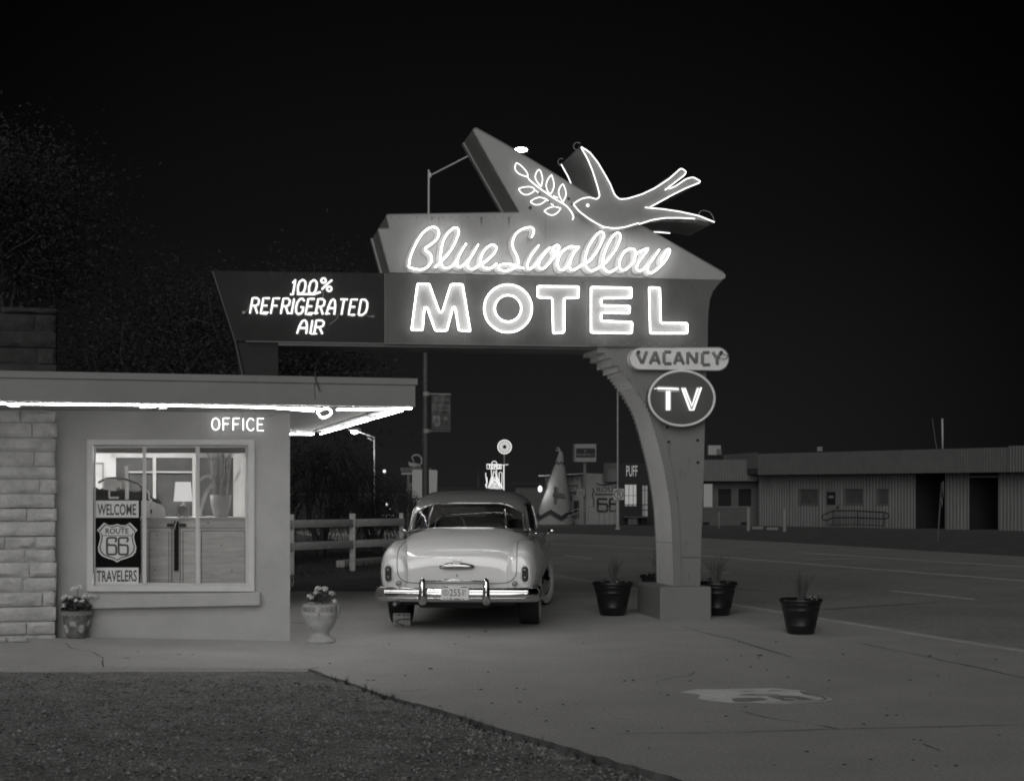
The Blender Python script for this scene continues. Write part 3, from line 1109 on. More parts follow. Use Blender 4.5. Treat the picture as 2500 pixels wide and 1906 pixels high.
# clothes and cards on a driftwood rack
rk = thing('driftwood_rack', 'driftwood clothes rack with a pale upright pole behind the welcome poster', 'clothes rack', OP.pt(309, 1300, -.75))
mb = MB()
mb.tube([OP.pt(309, 1400, -.75), OP.pt(310, 1200, -.75), OP.pt(308, 1137, -.75)], .02, 7)
obj('upright', mb, M['wallin'], rk)
mb = MB()
mb.tube(crv([OP.pt(x, y, -.72) for x, y in ((240, 1178), (262, 1168), (300, 1168), (330, 1178), (352, 1192), (368, 1205))], 4), .012, 6)
mb.tube(crv([OP.pt(x, y, -.70) for x, y in ((322, 1178), (320, 1190), (335, 1197))], 4), .006, 5)
obj('branch', mb, M['bark'], rk)
card = thing('price_card', 'tilted white card on a short stand above the welcome poster', 'card', OP.pt(268, 1216, -.5))
mb = MB().prism([OP.pt(x, y, -.5) for x, y in ((255, 1168), (285, 1169), (282, 1198), (252, 1194))], OP.n * -.012)
obj('card', mb, M['cloth'], card)
mb = MB()
box_on(mb, OP, (264.5, 1197, 269, 1215), -.51, .012)
box_on(mb, OP, (266, 1212, 290, 1217), -.48, .06)
obj('stand', mb, M['cloth'], card)
pen = thing('paper_pennant', 'small white paper pennant with notched end hanging from the branch', 'pennant', OP.pt(290, 1178, -.68))
obj('pennant', MB().prism([OP.pt(x, y, -.66) for x, y in ((284, 1172), (297, 1174), (296, 1193), (291, 1187), (284, 1192))], OP.n * -.006), M['cloth'], pen)
def hung(mb, px, off, seed, t=.05):
    P = [OP.pt(x, y, off) for x, y in px]
    return mb.prism(P, OP.n * -t)
sh = thing('hanging_shirt', 'cream shirt on a hanger beside the table lamp', 'shirt', OP.pt(380, 1222, -.6))
mb = hung(MB(), [(345, 1222), (366, 1221), (378, 1226), (396, 1232), (402, 1242), (408, 1275), (408, 1330), (345, 1330)], -.6, 1)
obj('cloth', mb, M['cloth'], sh)
mb = MB().tube(crv([OP.pt(x, y, -.58) for x, y in ((358, 1196), (364, 1204), (364, 1216), (370, 1220), (368, 1228))], 5), .008, 6)
obj('hanger', mb, M['clayline'], sh)
obj('pocket_mark', box_on(MB(), OP, (367, 1243, 371, 1253), -.59, .008), M['ink'], sh)
sh = thing('hanging_jacket', 'row of dark garments hanging in the left window pane', 'clothes', OP.pt(280, 1190, -.95))
mb = hung(MB(), [(215, 1190), (233, 1188), (242, 1194), (256, 1190), (272, 1198), (300, 1194), (330, 1200), (348, 1196), (372, 1214), (392, 1222), (400, 1240), (400, 1400), (215, 1400)], -.95, 2, .2)
obj('cloth', mb, M['clothd'], sh)

# the poster in the window
po = thing('welcome_poster', 'black and white poster reading WELCOME ROUTE 66 TRAVELERS in the left pane', 'poster', OP.pt(286, 1428, -.045))
mb = box_on(MB(), OP, (229.5, 1219, 342, 1427), -.047, .008)
obj('board', mb, M['posterblack'], po)
for y0, y1 in ((1221.5, 1263), (1385, 1426)):
    mb = box_on(MB(), OP, (233.5, y0, 338.5, y1), -.044, .003)
    obj('pale_panel', mb, M['plate'], po)
for s, b in (('WELCOME', (238, 1229.5, 332, 1257)), ('TRAVELERS', (236, 1392, 334, 1419))):
    obj('lettering', text_on(MB(), s, OP, b, -.042, bold=.018), M['ink'], po, fixn=False)
def shield(cx, top, w, h):
    """outline of a route shield in picture units"""
    half = [(0, .035), (.09, .065), (.2, .07), (.32, .0), (.5, .19), (.43, .27), (.415, .38), (.44, .5), (.475, .62), (.46, .74), (.38, .84), (.24, .90), (.1, .94), (0, 1)]
    R_ = [(cx + x * w, top + y * h) for x, y in half]
    L_ = [(cx - x * w, top + y * h) for x, y in half[1:-1]]
    return R_ + L_[::-1]
def shield_poly(mb, pl, cx, top, w, h, off, t=.003):
    return mb.prism([pl.pt(x, y, off) for x, y in shield(cx, top, w, h)], pl.n * -t)
obj('shield', shield_poly(MB(), OP, 286, 1275, 99, 97, -.044), M['plate'], po)
a = [OP.pt(x, y, -.0425) for x, y in shield(286, 1278.5, 91, 89.5)]
b = [OP.pt(x, y, -.0425) for x, y in shield(286, 1281, 85, 84)]
mb = MB().ring(a, b, OP.n * -.001)
box_on(mb, OP, (250, 1306, 322, 1307.6), -.042, .001)
text_on(mb, 'ROUTE', OP, (257.5, 1289, 314, 1302), -.042, bold=.02)
for cx in (272.5, 301):
    def six(q):
        x0, x1, y0, y1 = cx - 11.3, cx + 11.3, 1312, 1353
        out_ = rounded([V(x1, y0 + 8.5, 0), V(x1, y0, 0), V(x0, y0, 0), V(x0, y1, 0), V(x1, y1, 0), V(x1, y0 + 18, 0), V(x0 + 1, y0 + 18, 0)], 6, 4)
        return [OP.pt(p.x, p.y, -.042) for p in out_]
    mb.tube(six(0), .0140, 4, nrm=OP.n, flat=.0015)
obj('shield_marks', mb, M['ink'], po, fixn=False)

# paving in front of the office
wk = []
mb = MB()
def wz(s):
    return max(.0, -.045 * s) + .004
top = []
for s, o_ in ((-6.5, 2.62), (-2.69, 2.62), (-.11, 2.52), (.0, 2.4), (.03, .9), (.02, 0.02), (-3, 0.02), (-6.5, 0.02)):
    p = oat(s, 0, o_); p.z = wz(s); top.append(p)
mb.prism(top, (0, 0, -.2))
obj('walkway', mb, M['walk'], kind='structure')
mb = MB()
W0 = zz([(490, 1435), (525, 1468), (590, 1485), (665, 1493), (715, 1515), (745, 1535), (770, 1545), (765, 1580), (775, 1614)], 720 / 2204, 0, 1100)
rng = random.Random(2)
def walkpt(px, py, lift=.003):
    # point of the walkway seen at (px, py)
    p = None
    z = .05
    for _ in range(12):
        D = (CZ - z) / ((py - HY) / F)
        p = V((px - CX) / F * D, D, z)
        z = wz((p - OP.o).dot(OP.u)) + lift
    p.z = z
    return p
P = crv([walkpt(*p) for p in W0], 5)
vs = []
for i, p in enumerate(P):
    w = rng.choice((.004, .009, .014, .003)) if i % 3 else .006
    vs += [p + V(-w, w * .5, 0), p + V(w, -w * .5, 0)]
mb.add(vs, [(2 * i, 2 * i + 1, 2 * i + 3, 2 * i + 2) for i in range(len(P) - 1)])
for x0, y0, x1, y1 in ((300, 1605.5, 314, 1606), (332, 1590.5, 338, 1590.5), (430, 1597, 440, 1597.5), (465, 1597, 472, 1597), (245, 1553.8, 254, 1553.8)):
    a, b = walkpt(x0, y0), walkpt(x1, y1)
    mb.add([a, b, b + V(0, .05, 0), a + V(0, .03, 0)], [(0, 1, 2, 3)])
obj('walkway_cracks', mb, M['crack'], kind='structure', fixn=False)
# two loose stones by the pier
for (x0, x1, y0, y1, l) in ((18, 63, 1555, 1567, 'longer pale broken stone lying against the stone pier'), (-14, 11, 1551, 1567, 'stone stub at the left picture edge beside the broken stone')):
    p0 = walkpt(x0, y1); p1 = walkpt(x1, y1)
    c = (p0 + p1) / 2
    w = (p1 - p0).length
    mb = MB().bbox(c + V(0, .05, .022), (w, .09, .045), .012, u=OP.u)
    o = obj('broken_stone', mb, M['stone'], smooth=40)
    tag(o, l, 'stone', 'broken stones by the pier')

# the court's side wing, running forward from the office beyond the left of the view: the car mirrors its eave tubes
wg = thing('motel_wing', 'low side wing of the motel court running forward from the office, outside the view', 'building', V(-9.2, 1, 0))
mb = MB()
mb.prism([V(-9.2, 13.2, -.1), V(-9.2, -14, -.1), V(-9.2, -14, 2.40), V(-9.2, 13.2, 2.40)], V(-.2, 0, 0))
obj('wall', mb, M['stucco'], wg)
obj('soffit', MB().box(V(-9.0, -.4, 2.42), (3.2, 27.2, .03)), M['soffit'], wg)
mb = MB().box(V(-7.38, -.4, 2.50), (.05, 27.2, .22))
mb.box(V(-7.38, -.4, 2.64), (.08, 27.2, .05))
obj('fascia', mb, M['fascia'], wg)
obj('roof', MB().box(V(-9.0, -.4, 2.53), (3.1, 27, .17)), M['roofing'], wg)
for k in range(9):
    y0 = 12.6 - k * 3.0
    obj('neon_tube', MB().tube([V(-7.48, y0, 2.362), V(-7.48, y0 - 2.75, 2.362)], .0075, 6), M['neon_eave'], wg, smooth=True)
for k in range(4):
    y = 9.5 - k * 6
    w_ = obj('window', MB().box(V(-9.18, y, 1.35), (.08, 1.5, 1.3)), M['trim'], wg)
    obj('pane', MB().box(V(-9.135, y, 1.35), (.02, 1.36, 1.16)), M['darkin'], w_)
    obj('door', MB().box(V(-9.18, y - 2.4, 1.02), (.08, .95, 2.05)), M['dark'], wg)
# ================================================================== THE BIG NEON SIGN
SP = Plane(2.04, 18.5, 6.9)
BACK = V(-.2, 1, 0)                    # the returns run back at this slant: the two faces of the sign are not parallel
TH = .75
sign = thing('motel_sign', 'tall neon pylon sign reading Blue Swallow MOTEL with a swallow on top', 'neon sign', V(2.04, 18.8, 0))
def fr(lst, k, ox, oy):
    return [(ox + x * k, oy + y * k) for x, y in lst]
def sp(lst, off=0.0):
    return [SP.pt(x, y, off) for x, y in lst]

# pillar: smooth core between two stepped edge plates
k8 = 420 / 954
def z8(lst):
    return fr(lst, k8, 1380, 800)
curve8 = [(180, 103), (215, 135), (250, 162), (283, 195), (315, 235), (350, 278), (385, 325), (425, 385), (458, 445), (482, 510), (505, 590), (530, 685), (553, 785), (573, 900), (587, 1020), (597, 1190), (604, 1440)]
right8 = [(748, 1440), (757, 1100), (770, 720), (776, 450), (783, 240), (783, 103)]
cp = crv([V(x, y, 0) for x, y in curve8], 3)
core = z8([(p.x + 6, p.y) for p in cp]) + z8(right8)
obj('pillar', MB().prism(sp(core, -.005), BACK * (TH - .02)), M['pillar'], sign)
# stepped plates: the curve cut into little treads
st = []
seg = crv([V(x, y, 0) for x, y in curve8[:14]], 8)
acc = 0; last = seg[0]
marks = [seg[0]]
for p in seg[1:]:
    stepl = 48 if p.y < 240 else 21
    if (p - marks[-1]).length > stepl:
        marks.append(p)
for a, b in zip(marks, marks[1:]):
    st += [(a.x, a.y), (a.x + 1, b.y)]
st += [(p.x, p.y) for p in crv([V(x, y, 0) for x, y in curve8[13:]], 3)]
inner = [(p.x + 40, p.y) for p in reversed(cp)]
plate = z8(st) + z8(inner)
obj('stepped_edge', MB().prism(sp(plate, .012), BACK * .016), M['pillar'], sign)
mb = MB().prism([p + BACK * (TH - .02) for p in sp(plate, .012)], BACK * .02)
obj('stepped_edge', mb, M['pillar'], sign)
# lining under the arch head: the same stair carried through from face to face
mb = MB()
tread = [SP.pt(*q, 0) for q in z8(st[:2 * 9 + 1])]
n = len(tread)
mb.add(tread + [p + BACK * TH for p in tread], [(i, i + 1, n + i + 1, n + i) for i in range(n - 1)])
obj('arch_lining', mb, M['pillarside'], sign, fixn=False)
# smooth return up the left side
mb = MB()
ret = [SP.pt(*q, 0) for q in z8([(p.x + 3, p.y + 3) for p in cp[6:]])]
n = len(ret)
mb.add(ret + [p + BACK * (TH - .03) for p in ret], [(i, i + 1, n + i + 1, n + i) for i in range(n - 1)])
obj('pillar_return', mb, M['pillarside'], sign, smooth=True)
mb = MB()
for x, y in ((566, 553), (574, 632), (564, 753), (734, 623), (735, 746), (569, 698)):
    p = SP.pt(*z8([(x, y)])[0], .0)
    r_ = .017 if y != 698 else .006
    mb.prism([p + SP.n * .006 + SP.u * (r_ * math.cos(t * .628)) + V(0, 0, r_ * math.sin(t * .628)) for t in range(10)], SP.n * -.01)
obj('bolt_hole', mb, M['void'], sign)
mb = MB()
for px in (((607, 1270), (755, 1272)), ((500, 1186), (598, 1191))):
    a, b = (SP.pt(*q, .008) for q in z8(px))
    mb.tube([a, b], .004, 4)
obj('sheet_joint', mb, M['signside'], sign)
# plinth
bl = z8([(527, 1428), (812, 1440), (812, 1614), (527, 1612)])
bl = [SP.pt(x, y, .12) for x, y in bl]
bl[2].z = -.02; bl[3].z = -.02
hz2 = (bl[0].z + bl[1].z) / 2
bl[0].z = bl[1].z = hz2
mb = MB().prism([bl[3], bl[2], bl[2] + BACK * 1.0, bl[3] + BACK * 1.0], V(0, 0, hz2 + .02))
pl_ = obj('plinth', mb, M['pillar'], sign)
bv = pl_.modifiers.new('bevel', 'BEVEL'); bv.width = .02; bv.segments = 2

# upper panel with the slanting fin
fin = [(943, 527), (946, 524), (1268, 518.5), (1155, 319), (1157, 314), (1163, 313), (1235, 353), (1300, 392), (1400, 453), (1567, 551), (1766, 665), (1772, 672), (1770, 679), (1761, 683.5), (1400, 675), (952, 665.5), (923, 560), (925, 558), (951, 557.5)]
obj('name_panel', MB().prism(sp(fin, .02), BACK * TH), M['cream'], sign)
mb = MB()
for P in (fin[:4] + fin[4:11], [fin[15], fin[16], fin[17], fin[18], fin[0], fin[1]]):
    mb.tube(sp(P, .025), .007, 4)
obj('panel_edging', mb, M['fascia'], sign)
for P, t in (([fin[2], fin[3]], .03), ([fin[15], fin[16]], .03)):
    a, b = sp(P, .02)
    lo, hi = (.74, .95)
    q = [a + BACK * (TH * .86), b + BACK * (TH * .86), b + BACK * TH, a + BACK * TH]
    obj('edge_flange', MB().prism(q, V(-.02, 0, .0)), M['steel'], sign)
# block letter panel with its swept right end
mp_ = [(941, 667), (1400, 676), (1763, 684.5), (1752, 696), (1740, 712), (1733, 732), (1729.5, 760), (1728, 800), (1727.5, 848), (1400, 845.5), (940, 839)]
obj('motel_panel', MB().prism(sp(mp_, .035), BACK * TH), M['navy'], sign)
wp = [(519, 661), (938.5, 666.8), (938.5, 838.3), (600, 832.5), (574, 832)]
obj('side_panel', MB().prism(sp(wp, .0), BACK * TH), M['wing'], sign)
# post that carries the left end down to the canopy roof
pst = [(574, 833), (679, 835.5), (679, 922), (594, 922)]
P = sp(pst, -.03)
zr = 2.63
P[2].z = zr; P[3].z = zr
obj('roof_post', MB().prism(P, BACK * (TH - .06)), M['wing'], sign)
mb = MB()
P = sp([(519, 661), (574, 832), (594, 922)], .004)
mb.tube(P, .012, 4)
obj('post_edge', mb, M['dark'], sign)
mb = MB()
a, b = sp([(679, 836), (1452, 846)], -.02)
mb.prism([a + V(0, 0, -.001), b + V(0, 0, -.001), b + BACK * (TH - .05) + V(0, 0, -.001), a + BACK * (TH - .05) + V(0, 0, -.001)], V(0, 0, -.035))
obj('underside', mb, M['signside'], sign)
mb = MB()
a, b = sp([(600, 833.2), (1440, 845.6)], .04)
mb.tube([a, b], .006, 4)
mb.tube(sp([(939.7, 668), (939.7, 839)], .045), .006, 4)
for x in range(1450, 1720, 27):
    p = SP.pt(x + (x % 5), 838.5 + (x - 1450) * .006, .04)
    mb.ball(p, .012, 6, 4)
obj('panel_seam', mb, M['fascia'], sign)

# MOTEL: enamelled letters outlined by neon tubes
k6m = 500 / 2204
def zm(lst, ox=900):
    return fr(lst, k6m, ox, 640)
MO = {
 'M': zm([(525, 232), (652, 232), (762, 535), (792, 535), (885, 237), (1012, 237), (1096, 745), (968, 733), (930, 485), (908, 485), (843, 737), (716, 737), (628, 487), (602, 487), (582, 732), (460, 732)]),
 'T': zm([(1815, 258)], 900) + zm([(279, 262), (276, 384), (122, 388), (122, 757)], 1350) + zm([(1985, 767), (1975, 386), (1818, 380)], 900),
 'E': zm([(408, 268), (846, 275), (845, 385), (520, 390), (520, 463), (830, 472), (826, 551), (520, 546), (519, 632), (854, 643), (850, 766), (408, 757)], 1350),
 'L': zm([(1033, 270), (1152, 275), (1162, 650), (1447, 655), (1446, 766), (1046, 766)], 1350),
}
def inset_px(P, k=1.6):
    return P
for ch in 'MTEL':
    Q = MO[ch]
    P = rounded([V(x, y, 0) for x, y in Q], 2.2, 2)
    lt = obj('letter', MB().prism([SP.pt(p.x, p.y, .085) for p in P], SP.n * -.055), M['letter'], sign)
    P = rounded([V(x, y, 0) for x, y in Q], 4.0, 4)
    obj('neon_outline', MB().tube([SP.pt(p.x, p.y, .12) for p in P], .0058, 6, closed=True), M['neon_block'], lt, smooth=True)
oc = (900 + 1500 * k6m, 640 + 498 * k6m)
def circ(r, n=48, ry=None):
    return [(oc[0] + r * k6m * math.cos(2 * math.pi * i / n), oc[1] + (ry or r) * k6m * math.sin(2 * math.pi * i / n)) for i in range(n)]
lt = obj('letter', MB().ring(sp(circ(257), .085), sp(circ(141), .085), SP.n * -.055), M['letter'], sign)
for r in (258, 141):
    obj('neon_outline', MB().tube(sp(circ(r), .12), .0058, 6, closed=True), M['neon_block'], lt, smooth=True)

# script lettering: raised channel strokes, a dark shade line round them, one bent tube each word
kA, kB, kC = 340 / 2204, 220 / 2204, 260 / 2204
fA = lambda l: fr(l, kA, 980, 540)
fB = lambda l: fr(l, kB, 1220, 540)
fC = lambda l: fr(l, kC, 1400, 540)
BL = [fA([(112, 735), (128, 620), (168, 500), (232, 360), (312, 230), (400, 145), (490, 108), (560, 135), (588, 200), (570, 275), (510, 345), (430, 402), (378, 440), (378, 475), (420, 510), (462, 560), (472, 640), (440, 705), (380, 755), (300, 778), (200, 768), (118, 742)]),
      fA([(525, 745), (610, 670), (720, 550), (810, 420), (870, 290), (902, 190), (880, 130), (830, 120), (770, 160), (700, 245), (650, 350), (625, 480), (612, 600), (630, 700), (680, 755), (760, 745), (830, 690), (860, 640)]),
      fA([(1018, 372), (950, 480), (895, 590), (875, 680), (895, 738), (960, 720), (1040, 650), (1120, 540), (1208, 385)]),
      fA([(1205, 392), (1120, 540), (1055, 650), (1045, 735), (1105, 775), (1180, 740), (1290, 670), (1400, 590), (1480, 490), (1490, 425), (1440, 388), (1370, 412), (1290, 500), (1250, 600), (1250, 685), (1295, 742), (1380, 762), (1440, 740), (1495, 682)]),
      fA([(2050, 270), (2085, 185), (2060, 122), (1990, 115), (1880, 152), (1795, 230), (1752, 330), (1755, 430), (1790, 510), (1830, 600), (1838, 680), (1802, 732), (1720, 780), (1620, 797), (1540, 772), (1530, 730), (1580, 697), (1680, 692), (1780, 708), (1860, 740), (1930, 762)]),
      fB([(938, 612), (820, 765), (720, 920), (662, 1070), (680, 1180), (760, 1170), (860, 1080), (980, 930), (1100, 775), (1215, 660)]),
      fB([(1212, 664), (1100, 790), (980, 955), (932, 1080), (962, 1170), (1060, 1172), (1180, 1065), (1280, 930), (1325, 840), (1290, 760), (1285, 690), (1335, 630), (1400, 612), (1432, 670), (1390, 770), (1410, 835), (1450, 850)]),
      fB([(1920, 658), (1820, 655), (1700, 642), (1560, 722), (1452, 850), (1405, 1000), (1405, 1130), (1455, 1210), (1550, 1200), (1640, 1110), (1720, 950), (1800, 790), (1915, 660)]),
      fB([(1800, 800), (1730, 930), (1690, 1080), (1705, 1190), (1790, 1210), (1900, 1150), (2000, 1080)]),
      fC([(160, 910), (300, 852), (420, 712), (520, 545), (590, 390), (608, 295), (560, 240), (490, 272), (390, 390), (290, 560), (230, 740), (222, 880), (262, 990), (350, 1042), (450, 1010), (560, 940), (650, 870), (760, 740), (860, 590), (930, 430), (948, 315), (900, 260), (830, 292), (730, 430), (640, 630), (590, 800), (590, 940), (640, 1030), (740, 1072), (830, 1020), (885, 990)]),
      fC([(1230, 850), (1160, 932), (1070, 1012), (980, 1030), (932, 960), (940, 830), (1000, 702), (1080, 612), (1170, 587), (1240, 612), (1262, 700), (1235, 840)]),
      fC([(1265, 720), (1330, 660), (1520, 582), (1420, 740), (1325, 870), (1285, 980), (1320, 1042), (1410, 1022), (1520, 930), (1640, 765), (1752, 610)]),
      fC([(1748, 618), (1640, 775), (1535, 920), (1512, 1040), (1555, 1090), (1640, 1062), (1750, 972), (1860, 862), (1940, 722), (1972, 625), (1930, 600), (1870, 662), (1800, 790), (1790, 870), (1835, 882)])]
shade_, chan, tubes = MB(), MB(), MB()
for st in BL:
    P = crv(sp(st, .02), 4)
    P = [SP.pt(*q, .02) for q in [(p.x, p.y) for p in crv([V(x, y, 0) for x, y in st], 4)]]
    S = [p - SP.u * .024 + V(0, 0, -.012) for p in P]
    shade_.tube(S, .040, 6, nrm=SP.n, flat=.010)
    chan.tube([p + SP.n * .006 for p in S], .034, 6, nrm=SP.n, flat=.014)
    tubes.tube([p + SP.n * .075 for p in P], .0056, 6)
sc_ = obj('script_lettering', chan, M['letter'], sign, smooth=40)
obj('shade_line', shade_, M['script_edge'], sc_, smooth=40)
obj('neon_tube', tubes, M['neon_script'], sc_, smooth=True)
for q in ((994, 655), (1289, 587)):
    obj('tube_end', MB().tube([SP.pt(*q, .0), SP.pt(*q, .06)], .013, 8), M['steel'], sc_)

# 100% REFRIGERATED AIR
tn, pn = MB(), MB()
kR = 330 / 2204
for s, b, sh_ in (('REFRIGERATED', (610, 727, 900, 769), .17), ('AIR', (725, 781, 793, 815), .17), ('100', (710, 682, 776, 718), .17)):
    a, c = neon_text(s, SP, b, .05, .0065, shear=sh_, gap=.27, paint=(.022, .006))
    tn.add(a.v, a.f); pn.add(c.v, c.f)
pc = []
for cx, cy in ((590 + 1335 * kR, 670 + 100 * kR), (590 + 1428 * kR, 670 + 235 * kR)):
    pc.append([(cx + 5.7 * math.cos(t * .5236), cy + 5.7 * math.sin(t * .5236)) for t in range(13)])
pc.append(fr([(1475, 90), (1390, 160), (1305, 245)], kR, 590, 670))
pc.append(fr([(790, 325), (850, 320)], kR, 590, 670))
pc.append(fr([(900, 318), (1050, 320), (1180, 322), (1290, 285)], kR, 590, 670))
for l in pc:
    tn.tube(sp(l, .05), .0065, 6); pn.tube(sp(l, .006), .022, 6, nrm=SP.n, flat=.004)
for st in ([(350, 612), (440, 618)], [(1090, 625), (1250, 628)], [(1360, 640), (1440, 640)], [(760, 628), (820, 632)], [(1130, 970), (1230, 965)]):
    tn.tube(sp(fr(st, kR, 590, 670), .05), .006, 5)
ra = obj('refrigerated_lettering', pn, M['letter'], sign)
obj('neon_tube', tn, M['neon_small'], ra, smooth=True)
mb = MB()
p = SP.pt(595.5, 764, .0)
mb.tube([p, p + SP.n * .05], .02, 10)
mb.tube(crv(sp([(597, 764), (606, 754), (610, 742)], .045), 4), .004, 4)
mb.tube(crv(sp([(788, 708), (789, 718), (788, 727)], .045), 4), .004, 4)
mb.tube(crv(sp([(826, 766), (822, 778), (805, 792)], .045), 4), .004, 4)
mb.tube(crv(sp([(895, 770), (906, 774)], .045), 4), .004, 4)
for x in (907, 910, 913):
    mb.tube(sp([(x, 770), (x, 775)], .02), .006, 5)
obj('electrode_housing', mb, M['steel'], ra)

# swallow: a sheet metal box bird standing proud of the fin, outlined in neon
k5 = 550 / 2204
z5 = lambda l: fr(l, k5, 1250, 320)
body = z5([(598, 716), (690, 657), (760, 648), (830, 669), (858, 640), (838, 555), (788, 395), (738, 275), (668, 150), (760, 208), (840, 308), (912, 430), (962, 520), (1002, 622), (1050, 668), (1130, 662), (1270, 620), (1400, 558), (1540, 466), (1655, 362), (1708, 398), (1690, 430), (1560, 530), (1530, 566), (1560, 560), (1700, 470), (1772, 448), (1843, 490), (1835, 508), (1700, 560), (1560, 630), (1352, 746), (1480, 765), (1650, 790), (1830, 832), (1985, 893), (1790, 862), (1650, 850), (1500, 852), (1370, 872), (1240, 908), (1100, 942), (1000, 952), (900, 940), (820, 900), (740, 850), (660, 790)])
BO = .24
bird = obj('swallow', MB().prism([SP.pt(x, y, BO) for x, y in body], BACK * (TH + .22)), M['birdskin'], sign)
nb = MB()
for l in ([(600, 715), (640, 685), (690, 658), (760, 648), (830, 669), (860, 640), (840, 555), (790, 395), (740, 275), (669, 150), (760, 208), (840, 308), (912, 430), (962, 520), (1002, 622), (1050, 668), (1130, 662), (1270, 620), (1400, 558), (1540, 466), (1655, 362), (1706, 398), (1690, 430), (1560, 530), (1497, 578)],
          [(1535, 566), (1600, 540), (1700, 470), (1772, 450), (1842, 490), (1835, 506), (1700, 560), (1560, 630), (1352, 745)],
          [(1302, 748), (1480, 764), (1650, 790), (1830, 830), (1982, 892)],
          [(1240, 912), (1370, 870), (1500, 850), (1650, 850), (1790, 858)],
          [(603, 722), (660, 790), (740, 850), (820, 900), (900, 940), (1000, 952), (1100, 942), (1240, 900)]):
    pts = z5(l)
    P = [SP.pt(p.x, p.y, BO + .03) for p in rounded([V(x, y, 0) for x, y in pts], 6, 3)] if len(pts) > 3 else [SP.pt(*q, BO + .03) for q in pts]
    P = P if len(pts) <= 3 else [SP.pt(*pts[0], BO + .03)] + P[4:-4] + [SP.pt(*pts[-1], BO + .03)]
    nb.tube(P, .006, 6)
obj('neon_outline', nb, M['neon_bird'], bird, smooth=True)
nb = MB()            # the far face's tubes showing past the edge
for l in ([(668, 150), (738, 275), (788, 395), (838, 555)], [(1240, 912), (1370, 872), (1500, 852), (1650, 850), (1790, 862)]):
    P = [SP.pt(x, y, BO) + BACK * (TH + .25) for x, y in z5(l)]
    nb.tube(P, .006, 6)
obj('neon_outline', nb, M['neon_bird'], bird, smooth=True)
mb = MB().ball(SP.pt(*z5([(741, 727)])[0], BO + .012), .018, 10, 6)
obj('eye', mb, M['neon_bird'], bird, smooth=True)
mb = MB()
for c, r in (((640, 150), 38), ((483, 305), 36)):
    x, y = c
    o_ = BO + .02
    pts = [(x + r * math.cos(t), y - r * math.sin(t)) for t in [i * .35 for i in range(2, 15)]]
    if x < 600:
        pts = [(x + r * math.cos(t) * .9, y - r * math.sin(t)) for t in [i * .35 for i in range(3, 15)]]
    mb.tube(sp(z5(pts), o_ if x > 600 else -.4), .0035, 4)
mb.tube(crv(sp(z5([(1822, 828), (1845, 785), (1890, 780), (1940, 800), (1970, 850), (1975, 885)]), BO + .02), 4), .0035, 4)
obj('lead_wire', mb, M['rod'], bird)

# olive branch
kb = 180 / 1512
zb = lambda l: fr(l, kb, 1240, 350)
lv = [[(430, 742), (400, 690), (300, 660), (205, 610), (150, 530), (155, 440), (185, 408), (270, 460), (370, 570), (408, 640), (400, 690)],
      [(680, 890), (600, 790), (560, 690), (590, 590), (640, 540), (680, 600), (712, 740), (682, 888)],
      [(880, 1040), (820, 990), (785, 870), (815, 750), (880, 662), (905, 670), (945, 830), (930, 940), (882, 1038)],
      [(1125, 1205), (1080, 1130), (1040, 1010), (1065, 910), (1115, 845), (1145, 860), (1190, 1000), (1180, 1100), (1128, 1203)],
      [(555, 965), (480, 1022), (390, 1056), (300, 1035), (228, 955), (245, 922), (335, 900), (440, 892), (520, 915), (553, 960)],
      [(795, 1150), (740, 1205), (660, 1250), (570, 1262), (490, 1225), (470, 1190), (560, 1132), (660, 1110), (792, 1145)],
      [(1085, 1335), (1020, 1420), (930, 1470), (840, 1460), (755, 1400), (760, 1375), (850, 1322), (960, 1300), (1083, 1333)]]
nb = MB()
nb.tube(crv(sp(zb([(430, 742), (600, 885), (760, 1000), (900, 1100), (1050, 1190), (1180, 1270), (1290, 1390), (1345, 1510), (1322, 1568)]), .06), 4), .006, 6)
for l in lv:
    nb.tube(crv(sp(zb(l), .06), 3), .005, 6)
for l in ([(565, 965), (625, 1010)], [(800, 1155), (830, 1185)], [(880, 1240), (940, 1272)], [(930, 1080), (1030, 1120)]):
    nb.tube(sp(zb(l), .055), .005, 5)
br = obj('olive_branch', nb, M['neon_bird'], sign, smooth=True)
mb = MB()
for x, y, r in ((458, 1322, .022), (1243, 1140, .018), (1305, 1255, .013), (655, 1035, .010), (745, 935, .01), (845, 1200, .01), (960, 1275, .01), (1075, 1160, .01)):
    p = SP.pt(*zb([(x, y)])[0], .02)
    mb.prism([p + SP.n * .012 + SP.u * (r * math.cos(t * .785)) + V(0, 0, r * math.sin(t * .785)) for t in range(8)], SP.n * -.02)
obj('tube_support', mb, M['dark'], br)

